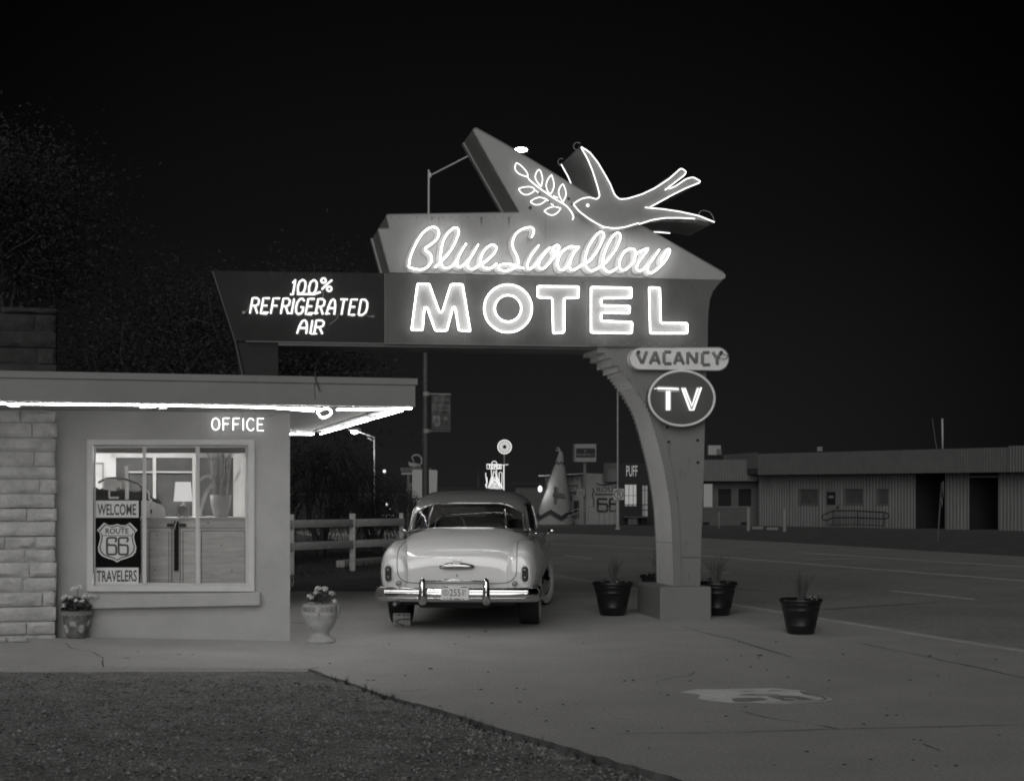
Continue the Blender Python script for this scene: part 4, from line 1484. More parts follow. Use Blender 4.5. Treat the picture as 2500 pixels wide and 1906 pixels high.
# VACANCY, unlit
kv = 300 / 2204
zv = lambda l: fr(l, kv, 1500, 840)
pill = [(470 + 205 * math.cos(t), 258 + 198 * math.sin(t)) for t in [math.pi / 2 + i * math.pi / 14 for i in range(15)]]
pill += [(1850 + 200 * math.cos(t), 265 + 208 * math.sin(t)) for t in [-math.pi / 2 + i * math.pi / 14 for i in range(15)]]
vp = obj('vacancy_sign', MB().prism(sp(zv(pill), .10), BACK * .09), M['vac'], sign)
mb = MB()
mb.tube(sp(zv(pill), .10), .007, 4, closed=True)
obj('rim', mb, M['pillar'], vp)
VL = {'V': [[(400, 150), (500, 355), (580, 125)]], 'A': [[(635, 360), (735, 130), (810, 365)], [(690, 285), (795, 290)]],
      'C': [[(1015, 140), (890, 140), (890, 350), (1025, 350)]], 'A2': [[(1075, 365), (1150, 135), (1245, 370)], [(1110, 290), (1215, 290)]],
      'N': [[(1315, 365), (1315, 140), (1470, 345), (1480, 140)]], 'C2': [[(1705, 150), (1580, 150), (1580, 370), (1715, 370)]], 'Y': [[(1765, 140), (1840, 260), (1845, 375)], [(1915, 150), (1840, 260)]]}
lt, gt = MB(), MB()
for ch, sts in VL.items():
    for s_ in sts:
        P = sp(zv(s_), .105)
        P2 = []
        for i in range(len(P) - 1):
            P2 += [P[i] * .97 + P[i + 1] * .03, P[i] * .03 + P[i + 1] * .97]
        for i in range(0, len(P2), 2):
            d_ = SP.n.cross((P2[i + 1] - P2[i]).normalized()) * .020
            lt.prism([P2[i] + d_, P2[i + 1] + d_, P2[i + 1] - d_, P2[i] - d_], SP.n * (-.004 - .0006 * (i // 2)))
        gt.tube([p + SP.n * .014 for p in P], .007, 6)
vl = obj('lettering', lt, M['vacletter'], vp)
obj('unlit_tube', gt, M['tube_off'], vp, smooth=True)
mb = MB()
for q in ((423, 145), (1907, 150)):
    p = SP.pt(*zv([q])[0], .1)
    mb.tube([p, p + SP.n * .04], .02, 10)
mb.tube(crv(sp(zv([(1925, 170), (2000, 190), (2035, 220), (1990, 265), (1900, 250), (1860, 265)]), .14), 4), .005, 5)
obj('electrode', mb, M['dark'], vp)

# TV in an oval
ov = [(1210 + 588 * math.cos(t), 970 + 490 * math.sin(t)) for t in [i * math.pi / 28 for i in range(56)]]
tv = obj('tv_sign', MB().prism(sp(zv(ov), .16), BACK * .14), M['ovalface'], sign)
obj('rim', MB().tube(sp(zv(ov), .165), .016, 6, closed=True), M['vac'], tv, smooth=True)
TVL = [[(765, 750), (1165, 765), (1170, 858), (1020, 858), (1020, 1198), (910, 1196), (910, 852), (768, 846)],
       [(1185, 768), (1285, 768), (1390, 1040), (1468, 790), (1490, 762), (1580, 758), (1578, 790), (1440, 1200), (1335, 1200)]]
for l in TVL:
    P = rounded([V(x, y, 0) for x, y in zv(l)], 2, 2)
    lt = obj('letter', MB().prism([SP.pt(p.x, p.y, .175) for p in P], SP.n * -.012), M['letter'], tv)
tl = MB()
for l in ([(785, 790), (1150, 805)], [(945, 840), (945, 1180)], [(985, 840), (985, 1180)], [(1215, 790), (1360, 1180), (1415, 1180), (1555, 780)], [(1260, 790), (1388, 1110), (1500, 790)]):
    tl.tube(sp(zv(l), .205), .0085, 6)
tl.tube(sp(zv([(715, 800), (785, 790)]), .205), .004, 4)
obj('neon_tube', tl, M['neon_tv'], tv, smooth=True)

# brace behind the fin and the floodlight on its edge
mb = MB()
bq = lambda x, y: SP.pt(x, y, .0)
mb.tube([SP.pt(1046.5, 523, -.35), SP.pt(1047, 415, -.35)], .013, 6)
mb.tube([SP.pt(1050, 429, -.35), SP.pt(1143, 381.5, -.35)], .010, 6)
mb.bbox(SP.pt(1050, 428, -.35), (.03, .03, .06), .004)
obj('fin_brace', mb, M['rod'], sign)
fl_ = SP.pt(1272.5, 366, -.30)
mb = MB()
mb.bbox(fl_ + V(0, .06, 0), (.20, .12, .085), .02)
mb.tube([fl_ + V(0, .06, -.03), fl_ + V(.0, .06, -.12)], .014, 6)
flo = obj('floodlight', mb, M['dark'], sign, smooth=40)
mb = MB().ball(fl_ - V(0, .005, 0), .055, 14, 8, (1.35, .3, .5))
obj('lens', mb, M['lamp_glow'], flo, smooth=True)

# sheet joints, screws and rust runs on the big panels
mb = MB(); rg = random.Random(77)
for x, y0, y1 in ((1128, 523, 668), (1332, 520, 673), (1530, 570, 678)):
    mb.tube([SP.pt(x, y0, .0205), SP.pt(x, y1, .0205)], .0035, 4)
for x, y0, y1 in ((1135, 670, 842), (1432, 677, 846)):
    mb.tube([SP.pt(x, y0, .0355), SP.pt(x, y1, .0355)], .0035, 4)
obj('panel_joint', mb, M['fascia'], sign)
mb = MB()
for x in range(955, 1260, 21):
    p = SP.pt(x, 531 - (x - 955) * .01, .021)
    mb.ball(p, .007, 6, 4)
for x in range(950, 1725, 24):
    mb.ball(SP.pt(x, 676 + (x - 950) * .021, .036), .007, 6, 4)
for x in range(615, 930, 24):
    mb.ball(SP.pt(x, 669 + (x - 615) * .012, .001), .007, 6, 4)
for y in range(870, 1430, 40):
    mb.ball(SP.pt(1715 - max(0, y - 990) * .016, y, -.003), .007, 6, 4)
obj('screw_row', mb, M['signside'], sign)
mb = MB()
for k in range(26):
    if rg.random() < .6:
        x = rg.uniform(950, 1700); y = 677 + (x - 950) * .021; o_ = .0362
    else:
        x = rg.uniform(960, 1250); y = 530; o_ = .0212
    L = rg.uniform(5, 34); w = rg.uniform(.6, 2.2)
    mb.add([SP.pt(x - w, y, o_), SP.pt(x + w, y, o_), SP.pt(x + w * .2, y + L, o_)], [(0, 1, 2)])
for k in range(10):
    x = rg.uniform(1625, 1700); y = rg.uniform(1050, 1400); L = rg.uniform(8, 40); w = rg.uniform(.5, 1.4)
    mb.add([SP.pt(x - w, y, -.003), SP.pt(x + w, y, -.003), SP.pt(x, y + L, -.003)], [(0, 1, 2)])
obj('rust_runs', mb, M['rust'], sign, fixn=False)
# ================================================================== THE PARKED CAR
from mathutils.bvhtree import BVHTree
YAW = R(3.6)
CO = V((1137 - CX) / F * 17.8, 17.8, 0)            # on the ground midway between the rear wheels
cr = V(math.cos(YAW), -math.sin(YAW), 0); cf = V(math.sin(YAW), math.cos(YAW), 0)
def cw(x, y, z):
    return CO + cr * x + cf * y + V(0, 0, z)
car = thing('vintage_car', 'pale two tone 1950s hardtop car seen from behind with whitewall tyres', 'car', CO)

def lerp_tab(tab, y):
    if y <= tab[0][0]:
        return tab[0][1:]
    for a, b in zip(tab, tab[1:]):
        if y <= b[0]:
            t = (y - a[0]) / (b[0] - a[0])
            t = t * t * (3 - 2 * t) if len(a) > 9 else t
            return tuple(p + (q - p) * t for p, q in zip(a[1:], b[1:]))
    return tab[-1][1:]
def smooth_tab(tab, n=5):
    P = crv([Vector(r[:3]) for r in tab], n); Q = crv([Vector(r[3:6] if len(r) >= 6 else (*r[3:], *([0] * (6 - len(r))))) for r in tab], n)
    return [(*p, *q) for p, q in zip(P, Q)]
def sgnpow(a, e):
    return math.copysign(abs(a) ** e, a)
def loft(mb, tab, cx=0.0, n=40, ex=2.6, ez=2.4):
    """tab rows: y, half width, bottom, top; cx may shift along with the row"""
    rows = smooth_tab(tab)
    def fn(i, j):
        y, w, zb, zt, dx, _ = rows[j]
        t = 2 * math.pi * i / n
        zc, h = (zb + zt) / 2, (zt - zb) / 2
        return cw(cx + (dx if cx >= 0 else -dx) + w * sgnpow(math.cos(t), 2 / ex), y, zc + h * sgnpow(math.sin(t), 2 / ez))
    k = len(mb.v)
    mb.grid(fn, n, len(rows), cu=True)
    mb.f.append(tuple(range(k + n - 1, k - 1, -1)))
    mb.f.append(tuple(range(k + (len(rows) - 1) * n, k + len(rows) * n)))
    return mb
body = MB()
# y, w, zb, zt, dx, 0
loft(body, [(-1.04, .50, .45, .70, 0, 0), (-1.035, .60, .41, .80, 0, 0), (-1.0, .68, .38, .88, 0, 0), (-.86, .74, .37, .965, 0, 0), (-.6, .78, .36, 1.045, 0, 0), (-.25, .80, .35, 1.105, 0, 0), (.15, .82, .33, 1.14, 0, 0),
            (.8, .84, .32, 1.12, 0, 0), (1.6, .84, .32, 1.10, 0, 0), (2.2, .80, .32, 1.07, 0, 0), (3.0, .74, .34, 1.03, 0, 0), (3.5, .66, .36, .95, 0, 0), (3.68, .5, .42, .8, 0, 0)], n=56, ex=3.6, ez=3.0)
for sx in (-1, 1):
    loft(body, [(-1.07, .09, .50, .76, 0, 0), (-1.06, .125, .44, .83, 0, 0), (-1.02, .155, .40, .885, 0, 0), (-.9, .19, .375, .94, 0, 0), (-.65, .215, .36, .985, 0, 0), (-.3, .225, .40, 1.01, 0, 0), (.1, .225, .42, 1.0, 0, 0), (.5, .205, .36, .965, -.01, 0), (.85, .17, .34, .91, -.03, 0), (1.1, .12, .34, .84, -.05, 0)], cx=sx * .70, n=32, ex=2.5, ez=2.3)
    loft(body, [(.6, .10, .34, .80, -.02, 0), (1.0, .14, .33, .88, -.01, 0), (1.6, .17, .33, .95, 0, 0), (2.3, .19, .40, .99, 0, 0), (2.8, .20, .46, 1.0, 0, 0), (3.3, .19, .44, .98, 0, 0), (3.65, .15, .46, .9, 0, 0), (3.78, .08, .55, .8, 0, 0)], cx=sx * .70, n=28, ex=2.5, ez=2.3)
bo = obj('body', body, M['carpaint'], car, smooth=True)
bvh = BVHTree.FromPolygons(body.v, [f for f in body.f])
def onbody(x, z, lift=0.0):
    """point of the tail found by looking forward from behind the car"""
    o = cw(x, -3, z)
    hit = bvh.ray_cast(o, cf)
    p = hit[0] if hit[0] is not None else cw(x, -1.0, z)
    return p - cf * lift

# greenhouse: glass band and hard top over it
def ghw(z):      # half width, rear y, front y at height z
    t = [(1.00, .82, -.06, 2.12), (1.08, .81, .03, 2.05), (1.2, .79, .13, 1.95), (1.3, .77, .22, 1.86), (1.4, .74, .33, 1.77), (1.47, .70, .45, 1.69), (1.53, .62, .62, 1.58), (1.57, .51, .80, 1.45), (1.592, .35, .96, 1.32), (1.60, .03, 1.10, 1.16)]
    return lerp_tab(t, z)
NT = 120
def ringpt(i, z, grow=0.0):
    t = 2 * math.pi * i / NT
    w, y0, y1 = ghw(z)
    yc, L = (y0 + y1) / 2, (y1 - y0) / 2
    ex = 2.9
    # angle zero looks straight back
    return (sgnpow(math.sin(t), 2 / ex) * (w + grow), yc - sgnpow(math.cos(t), 2 / ex) * (L + grow), z)
def deg(i):
    d = 360 * i / NT
    return d if d <= 180 else d - 360
def ztop(i):
    d = abs(deg(i))
    if d < 62:
        x = abs(ringpt(i, 1.25)[0])
        q = max(0, (x - .33) / .43)
        return 1.435 - .25 * q ** 2.6
    return 1.425 if d < 128 else 1.43
def zbot(i):
    d = abs(deg(i))
    x = abs(ringpt(i, 1.1)[0])
    return 1.142 - (.06 * (x / .78) ** 3 if d < 62 else .05)
NR = 9; NU = 14
def ghz(i, j):
    b, t = zbot(i), ztop(i)
    if j <= NR:
        return b + (t - b) * j / NR
    q = (j - NR) / NU
    return t + (1.60 - t) * (1 - (1 - q) ** 1.7)
def ghp(i, j, grow=0.0):
    x, y, z = ringpt(i % NT, ghz(i % NT, j), grow)
    return cw(x, y, z + grow * .3)
top, glr, gls = MB(), MB(), MB()
def isrear(i):
    return abs(deg(i) + 1.5) < 52
def isside(i):
    d = abs(deg(i) + 1.5)
    return 62 < d < 118
def isfront(i):
    return abs(deg(i) + 1.5) > 128
def quads(mb, test):
    for j in range(NR + NU):
        for i in range(NT):
            if test(i, j):
                mb.add([ghp(i, j), ghp(i + 1, j), ghp(i + 1, j + 1), ghp(i, j + 1)], [(0, 1, 2, 3)])
    return mb
gl = lambda i, j: j < NR and (isrear(i) or isside(i) or isfront(i))
quads(top, lambda i, j: not gl(i, j))
def merge(o):
    bm = bmesh.new(); bm.from_mesh(o.data)
    bmesh.ops.remove_doubles(bm, verts=bm.verts, dist=.0005)
    bmesh.ops.recalc_face_normals(bm, faces=bm.faces[:])
    bm.to_mesh(o.data); bm.free()
    for p in o.data.polygons:
        p.use_smooth = True
merge(obj('hard_top', top, M['carroof'], car))
merge(obj('rear_window', quads(MB(), lambda i, j: j < NR and isrear(i)), M['carglass'], car))
merge(obj('side_window', quads(MB(), lambda i, j: j < NR and isside(i) and deg(i) > 0), M['carglass'], car))
merge(obj('side_window', quads(MB(), lambda i, j: j < NR and isside(i) and deg(i) < 0), M['carglass'], car))
merge(obj('windscreen', quads(MB(), lambda i, j: j < NR and isfront(i)), M['carglass'], car))
rr = list(range(-18, 19))
mb = MB()
mb.tube([ghp(i, NR, .004) for i in rr], .009, 6)
mb.tube([ghp(i, 0, .006) for i in rr], .012, 6)
mb.tube([cw(*q) for q in [(lambda a: (a[0] * 1.03, a[1] - .035, a[2] - .032))(ringpt(i % NT, zbot(i % NT))) for i in rr]], .008, 6)
for e in (-18, 18):
    mb.tube([ghp(e, j, .004) for j in range(NR + 1)], .008, 6)
rw = obj('window_trim', mb, M['chrome'], car, smooth=True)
for e in (-9.2, 9.2):
    def lerpi(j):
        i0 = math.floor(e); f = e - i0
        return ghp(i0, j, .004) * (1 - f) + ghp(i0 + 1, j, .004) * f
    obj('window_divider', MB().tube([lerpi(j) for j in range(NR + 1)], .011, 6), M['chrome'], car, smooth=True)
mb = MB()
for sg in (1, -1):
    ii = [sg * k for k in range(21, 40)]
    mb.tube([ghp(i, NR, .004) for i in ii], .008, 6)
    mb.tube([ghp(i, 0, .006) for i in ii], .010, 6)
    mb.tube([ghp(ii[0], j, .004) for j in range(NR + 1)], .008, 6)
    mb.tube([ghp(sg * 30, j, .004) for j in range(NR + 1)], .008, 6)
obj('side_trim', mb, M['chrome'], car, smooth=True)

# inside
mb = MB()
mb.bbox(cw(0, .55, .86), (1.36, .16, .34), .06, u=cr, w=cf)
mb.bbox(cw(0, .78, .62), (1.36, .5, .16), .05, u=cr, w=cf)
obj('rear_seat', mb, M['seat'], car, smooth=40)
mb = MB()
mb.bbox(cw(0, 1.25, .88), (1.36, .15, .40), .06, u=cr, w=cf)
obj('front_seat', mb, M['seat'], car, smooth=40)
mb = MB()
mb.tube([cw(-.36 + .2 * math.cos(t), 1.62 + .05 * math.sin(t), 1.10 + .2 * math.sin(t)) for t in [i * math.pi / 14 for i in range(28)]], .011, 6, closed=True)
mb.tube([cw(-.55, 1.62, 1.10), cw(-.17, 1.62, 1.10)], .009, 5)
obj('steering_wheel', mb, M['clayline'], car, smooth=True)
mb = MB()
mb.bbox(cw(0, 1.92, 1.0), (1.3, .2, .16), .04, u=cr, w=cf)
mb.box(cw(0, .26, 1.085), (1.2, .34, .02), u=cr, w=cf)
obj('dashboard', mb, M['under'], car)

# boot lid seam, handle, lock
sm = []
for x, z in ((-.655, 1.00), (-.675, .90), (-.675, .72), (-.66, .63), (-.60, .57), (-.5, .548), (-.25, .545), (0, .545), (.25, .545), (.5, .548), (.60, .57), (.66, .63), (.675, .72), (.675, .90), (.655, 1.00)):
    sm.append((x, z))
P = crv([V(x, z, 0) for x, z in sm], 6)
obj('boot_seam', MB().tube([onbody(p.x, p.y, .001) for p in P], .0045, 5), M['under'], bo)
mb = MB()
c = onbody(0, .745, .012)
hp = [onbody(x, .742 - .012 * (x / .2) ** 2, .014) for x in [i * .02 - .2 for i in range(21)]]
mb.tube(hp, [.006 + .037 * math.sqrt(max(0, 1 - ((i * .02 - .2) / .205) ** 2)) for i in range(21)], 10)
hd = obj('boot_handle', mb, M['chromed'], bo, smooth=True)
mb = MB()
cc = onbody(0, .775, .05)
mb.prism([cc + cr * x + V(0, 0, z) for x, z in ((-.05, .03), (.05, .03), (.042, .0), (.014, -.03), (-.014, -.03), (-.042, .0))], cf * .03)
obj('crest', mb, M['chromed'], hd)
mb = MB()
k = onbody(0, .637, .004)
mb.ball(k, .014, 8, 6, (.7, .5, 1.5))
obj('boot_lock', mb, M['chrome'], bo, smooth=True)

# bumper
bp = []
for x in [i * .0485 - .8245 for i in range(35)]:
    bp.append(cw(x, -1.17 + .07 * (abs(x) / .85) ** 2.4, .425))
def wrap(s):
    return [cw(s * .88, -1.06, .425), cw(s * .905, -.98, .425), cw(s * .915, -.86, .427), cw(s * .915, -.7, .43)]
path = list(reversed(wrap(-1))) + bp + wrap(1)
mb = MB().tube(crv(path, 2), .035, 16, nrm=V(0, 0, 1), flat=.082)
bu = obj('bumper', mb, M['chrome'], car, smooth=True)
mb = MB()
mb.tube([q - cf * .0335 + V(0, 0, .03) for q in bp], .006, 6)
mb.tube([q - cf * .031 - V(0, 0, .036) for q in bp], .006, 6)
obj('bumper_rib', mb, M['chrome'], bu, smooth=True)
for x in (-.37, .345):
    y = -1.215
    mb = MB().tube(crv([cw(x, y + .03, .335), cw(x, y - .006, .38), cw(x, y - .012, .46), cw(x, y - .004, .55), cw(x, y + .02, .60), cw(x, y + .045, .618)], 5), [q * 1.35 for q in [.022, .034, .037, .038, .036, .034, .033, .032, .031, .030, .030, .030, .030, .030, .029, .029, .028, .028, .026, .024, .021, .018, .014, .01, .006, .003]], 14)
    obj('bumper_guard', mb, M['chrome'], bu, smooth=True)
mb = MB()
mb.tube([cw(-.36, -1.17, .575), cw(-.1, -1.185, .582), cw(.0, -1.19, .584), cw(.335, -1.17, .575)], .011, 8)
mb.tube(crv([cw(-.12, -1.19, .597), cw(.03, -1.195, .598), cw(.075, -1.19, .588), cw(.2, -1.18, .581)], 4), .009, 8)
obj('guard_rail', mb, M['chrome'], bu, smooth=True)

# number plate
PO = cw(-.005, -1.235, .452)
mb = MB().bbox(PO, (.31, .008, .158), .003, u=cr, w=cf)
npl = obj('number_plate', mb, M['plate'], car)
CP = Plane(PO.x, PO.y, 0); CP.o = Vector((PO.x, PO.y, 0)); CP.u = cr.copy(); CP.n = -cf
def ptext(mb, s, x0, x1, z0, z1, off):
    vs, fs = text_mesh(s)
    return mb.add([PO - cf * off + cr * (x0 + (x1 - x0) * a) + V(0, 0, z0 + (z1 - z0) * b) for a, b in vs], fs)
mb = MB()
ptext(mb, '2551', -.058, .095, -.035, .042, .0062)
ptext(mb, 'N', .108, .124, .008, .040, .0062)
ptext(mb, 'Y', .108, .124, -.034, -.004, .0062)
mb.tube([PO - cf * .006 + cr * (-.102 + .031 * math.cos(t)) + V(0, 0, .002 + .031 * math.sin(t)) for t in [i * math.pi / 10 for i in range(20)]], .003, 4, closed=True)
for dx in (-.008, .008):
    mb.tube([PO - cf * .006 + cr * (-.102 + dx) + V(0, 0, -.02), PO - cf * .006 + cr * (-.102 + dx) + V(0, 0, .024)], .003, 4)
for x0, x1, z in ((-.14, -.075, .064), (.07, .14, .064), (-.13, -.115, -.066), (-.095, -.083, -.066), (.085, .1, -.066), (-.06, -.03, -.066), (-.01, .06, -.068)):
    mb.prism([PO - cf * .005 + cr * x0 + V(0, 0, z - .005), PO - cf * .005 + cr * x1 + V(0, 0, z - .005), PO - cf * .005 + cr * x1 + V(0, 0, z + .005), PO - cf * .005 + cr * x0 + V(0, 0, z + .005)], cf * -.0015)
obj('plate_lettering', mb, M['ink'], npl)

# tail lights and reflectors
def capsule(x, z, hw, hh, lift, n=10):
    pts = []
    for k in range(n + 1):
        t = math.pi * k / n
        pts.append((x + hw * math.cos(t), z + hh - hw + hw * math.sin(t)))
    for k in range(n + 1):
        t = math.pi + math.pi * k / n
        pts.append((x + hw * math.cos(t), z - hh + hw + hw * math.sin(t)))
    return pts
for s in (-1, 1):
    x, z = s * .772, .655
    base = min((onbody(px, pz).dot(cf) for px, pz in capsule(x, z, .045, .09, 0)), default=0) - CO.dot(cf)
    mb = MB().prism([cw(px, base - .018, pz) for px, pz in capsule(x, z, .050, .102, 0)], cf * .12)
    tl_ = obj('tail_light', mb, M['chromed'], car, smooth=30)
    mb = MB().prism([cw(px, base - .026, pz) for px, pz in capsule(x, z, .037, .088, 0)], cf * .04)
    obj('lens', mb, M['lens'], tl_, smooth=30)
    for dz in (.04, -.042):
        obj('bulls_eye', MB().ball(cw(x, base - .026, z + dz), .027, 10, 6, (1, .5, 1)), M['lens'], tl_, smooth=True)
    x, z = s * .655, .545
    base = onbody(x, z).dot(cf) - CO.dot(cf)
    mb = MB()
    mb.prism([cw(x + .040 * math.cos(t), base - .016, z + .040 * math.sin(t)) for t in [i * math.pi / 10 for i in range(20)]], cf * .06)
    rf = obj('reflector', mb, M['chromed'], car, smooth=30)
    mb = MB().ball(cw(x, base - .018, z), .031, 12, 6, (1, .35, 1))
    obj('lens', mb, M['reflect'], rf, smooth=True)
# wheels
def wheel(name, x, y, steer, parent):
    c = cw(x, y, .345)
    a = Vector((math.cos(YAW + steer), -math.sin(YAW + steer), 0)) * (1 if x > 0 else -1)     # outward
    b = V(0, 0, 1).cross(a)
    def ringat(prof, n=40):
        m = MB(); vs = []
        for r, h in prof:
            for k in range(n):
                t = 2 * math.pi * k / n
                vs.append(c + a * (h * 1.22) + b * (r * math.cos(t)) + V(0, 0, r * math.sin(t)))
        fs = [(i * n + k, i * n + (k + 1) % n, (i + 1) * n + (k + 1) % n, (i + 1) * n + k) for i in range(len(prof) - 1) for k in range(n)]
        return m.add(vs, fs)
    w = thing('wheel', 'w', 'w', c)
    del w['label'], w['category']
    w.parent = car; w.location = c - car.location
    tread = []
    for q in range(9):
        h = -.075 + q * .01875
        tread += [(.341, h - .004), (.347, h - .003), (.347, h + .004), (.341, h + .005)]
    obj('tyre', ringat([(.20, -.08), (.24, -.095), (.30, -.1), (.335, -.09)] + tread + [(.335, .09), (.315, .098)]), M['rubber'], w, smooth=35)
    obj('whitewall', ringat([(.316, .099), (.28, .103), (.23, .099), (.205, .085)]), M['whitewall'], w, smooth=True)
    obj('hubcap', ringat([(.205, .083), (.19, .075), (.17, .088), (.12, .105), (.06, .112), (.055, .122), (.001, .128)]), M['chrome'], w, smooth=True)
    return w
for x, y, st_ in ((-.77, 0, 0), (.77, 0, 0), (-.75, 2.92, R(17)), (.745, 2.92, R(16))):
    wheel('wheel', x, y, st_, car)
# underside
mb = MB()
mb.bbox(cw(0, 1.3, .36), (1.3, 4.2, .16), .03, u=cr, w=cf)
mb.tube([cw(-.7, 0, .34), cw(.7, 0, .34)], .045, 8)
mb.ball(cw(0, 0, .34), .12, 12, 8)
mb.bbox(cw(-.05, -.62, .33), (.82, .55, .15), .04, u=cr, w=cf)
obj('underbody', mb, M['under'], car, smooth=30)
mb = MB()
mb.tube([cw(-.70, -1.12, .315), cw(-.70, -.3, .32)], .024, 12, cap=False)
mb.tube([cw(-.70, -1.10, .315), cw(-.70, -.3, .32)], .019, 12, cap=True)
obj('exhaust_pipe', mb, M['steel'], car, smooth=40)
for s in (-1, 1):
    mb = MB()
    mb.ball(cw(s * .97, 1.75, 1.06), .05, 10, 7, (1, .5, .7))
    mb.tube([cw(s * .86, 1.75, 1.0), cw(s * .96, 1.75, 1.05)], .012, 6)
    obj('wing_mirror', mb, M['chrome'], car, smooth=True)

# pale power box lying against the left rear tyre
c = (G(959, 1527) + G(1002, 1527)) / 2
bx = thing('junction_box', 'small pale junction box with a dark cord lying behind the car tyre', 'box', c)
mb = MB().bbox(c + V(0, .08, .075), (.205, .14, .145), .006)
obj('case', mb, M['plaster'], bx)
mb = MB()
mb.prism([c + V(x, .008, z) for x, z in ((-.1, .10), (.1, .10), (.1, .108), (-.1, .108))], V(0, -.004, 0))
mb.prism([c + V(x, .008, z) for x, z in ((-.006, .045), (.006, .045), (.006, .12), (-.006, .12))], V(0, -.005, 0))
obj('strap', mb, M['cloth'], bx)
mb = MB()
mb.tube(crv([c + V(x, .002, z) for x, z in ((.1, .075), (.03, .078), (-.03, .07), (-.065, .05), (-.055, .03), (0, .015), (.03, .004))], 5), .006, 5)
for x in (-.03, .03, .075):
    mb.bbox(c + V(x, .008, .125), (.02, .01, .016), .003)
obj('cord', mb, M['dark'], bx)
# ================================================================== POTS AND FLOWERS
def petals(mb, c, r, n, rg):
    """a loose flower head of small curled petals"""
    for k in range(n):
        th = rg.uniform(0, 6.28); ph = rg.uniform(-.3, 1.2)
        d = Vector((math.cos(th) * math.cos(ph), math.sin(th) * math.cos(ph), math.sin(ph)))
        p = c + d * r * rg.uniform(.55, 1)
        t = d.orthogonal().normalized(); b = d.cross(t)
        s = r * rg.uniform(.28, .42)
        mb.add([p - t * s, p + d * s * .3 - b * s * .7, p + t * s + d * s * .4, p + d * s * .3 + b * s * .7], [(0, 1, 2, 3)])
def leaves(mb, c, rad, n, rg, s0=.018, s1=.032, up=.4):
    for k in range(n):
        d = Vector((rg.gauss(0, 1), rg.gauss(0, 1), abs(rg.gauss(0, 1)) + up)).normalized()
        p = c + Vector((d.x * rad[0], d.y * rad[1], d.z * rad[2])) * rg.uniform(.35, 1)
        t = Vector((rg.gauss(0, 1), rg.gauss(0, 1), rg.gauss(0, .6))).normalized(); b = t.orthogonal().normalized()
        s = rg.uniform(s0, s1)
        mb.add([p - t * s, p - b * s * .5 + d * .004, p + t * s, p + b * s * .5 + d * .004], [(0, 1, 2, 3)])

# black tapered pots with spiky plants
def black_pot(at, sc, label, seed, first=None):
    rg = random.Random(seed)
    t = thing('black_planter', label, 'planter', at, 'black glazed planters')
    s = sc
    prof = [(.155, 0), (.165, .01), (.186, .10), (.192, .108), (.188, .115), (.225, .29), (.233, .30), (.229, .312), (.240, .36), (.249, .372), (.244, .385), (.262, .395), (.268, .41), (.262, .432), (.246, .434), (.236, .40)]
    mb = MB().lathe([(r * s, h * s) for r, h in prof], at, 40)
    obj('pot', mb, M['black'], t, smooth=50)
    mb = MB().lathe([(.238 * s, .39 * s), (.12 * s, .41 * s), (.001, .415 * s)], at, 20, cap=False)
    obj('soil', mb, M['soil'], t, smooth=True)
    mb = MB()
    top = Vector(at) + V(0, 0, .40 * s)
    for k in range(40):
        a = rg.uniform(0, 6.28); lean = rg.uniform(.03, .55) ** 1.2
        L = rg.uniform(.26, .46) * s
        d = Vector((math.cos(a) * lean, math.sin(a) * lean, 1)).normalized()
        p0 = top + Vector((math.cos(a), math.sin(a), 0)) * rg.uniform(0, .03)
        p1 = p0 + d * L * .6 + V(0, 0, .01); p2 = p0 + d * L + Vector((math.cos(a), math.sin(a), 0)) * lean * .05 * L * 4 - V(0, 0, lean * .06)
        q = crv([p0, p1, p2], 4)
        mb.tube(q, [.006 * s, .007 * s, .007 * s, .006 * s, .006 * s, .005 * s, .004 * s, .002 * s, .001 * s], 4)
    obj('spiky_plant', mb, M['spike'], t)
    mb = MB(); lf = MB()
    for k in range(16 if seed != 3 else 24):
        a = rg.uniform(-.9, 1.2) if seed == 3 else rg.uniform(0, 6.28)
        c = top + Vector((math.cos(a), math.sin(a), 0)) * rg.uniform(.1, .21) * s + V(0, 0, rg.uniform(.01, .05) * s)
        leaves(lf, c, (.03, .03, .03), 7, rg, .012, .022)
        if seed == 3 or k % 3 == 0:
            petals(mb, c + V(0, 0, .015), .016, 9, rg)
    obj('leaves', lf, M['leaf'], t, fixn=False)
    obj('flower', mb, M['petal2'], t, fixn=False)
    return t
def gpt(px, py):
    p = G(px, py); p.z = 0
    return p
black_pot(gpt(1496, 1501), .98, 'black glazed pot of spiky grass left of the sign plinth, beside the car', 1)
black_pot(gpt(1750, 1501), .98, 'black spiky plant pot half hidden behind the right side of the sign plinth', 2)
black_pot(gpt(1955, 1546), .90, 'nearest black pot, alone at the right, with spiky grass and small flowers', 3)
black_pot(V((1609 - CX) / F * 20.4, 20.4, 0), 1.0, 'black pot mostly hidden behind the left side of the sign plinth', 4)

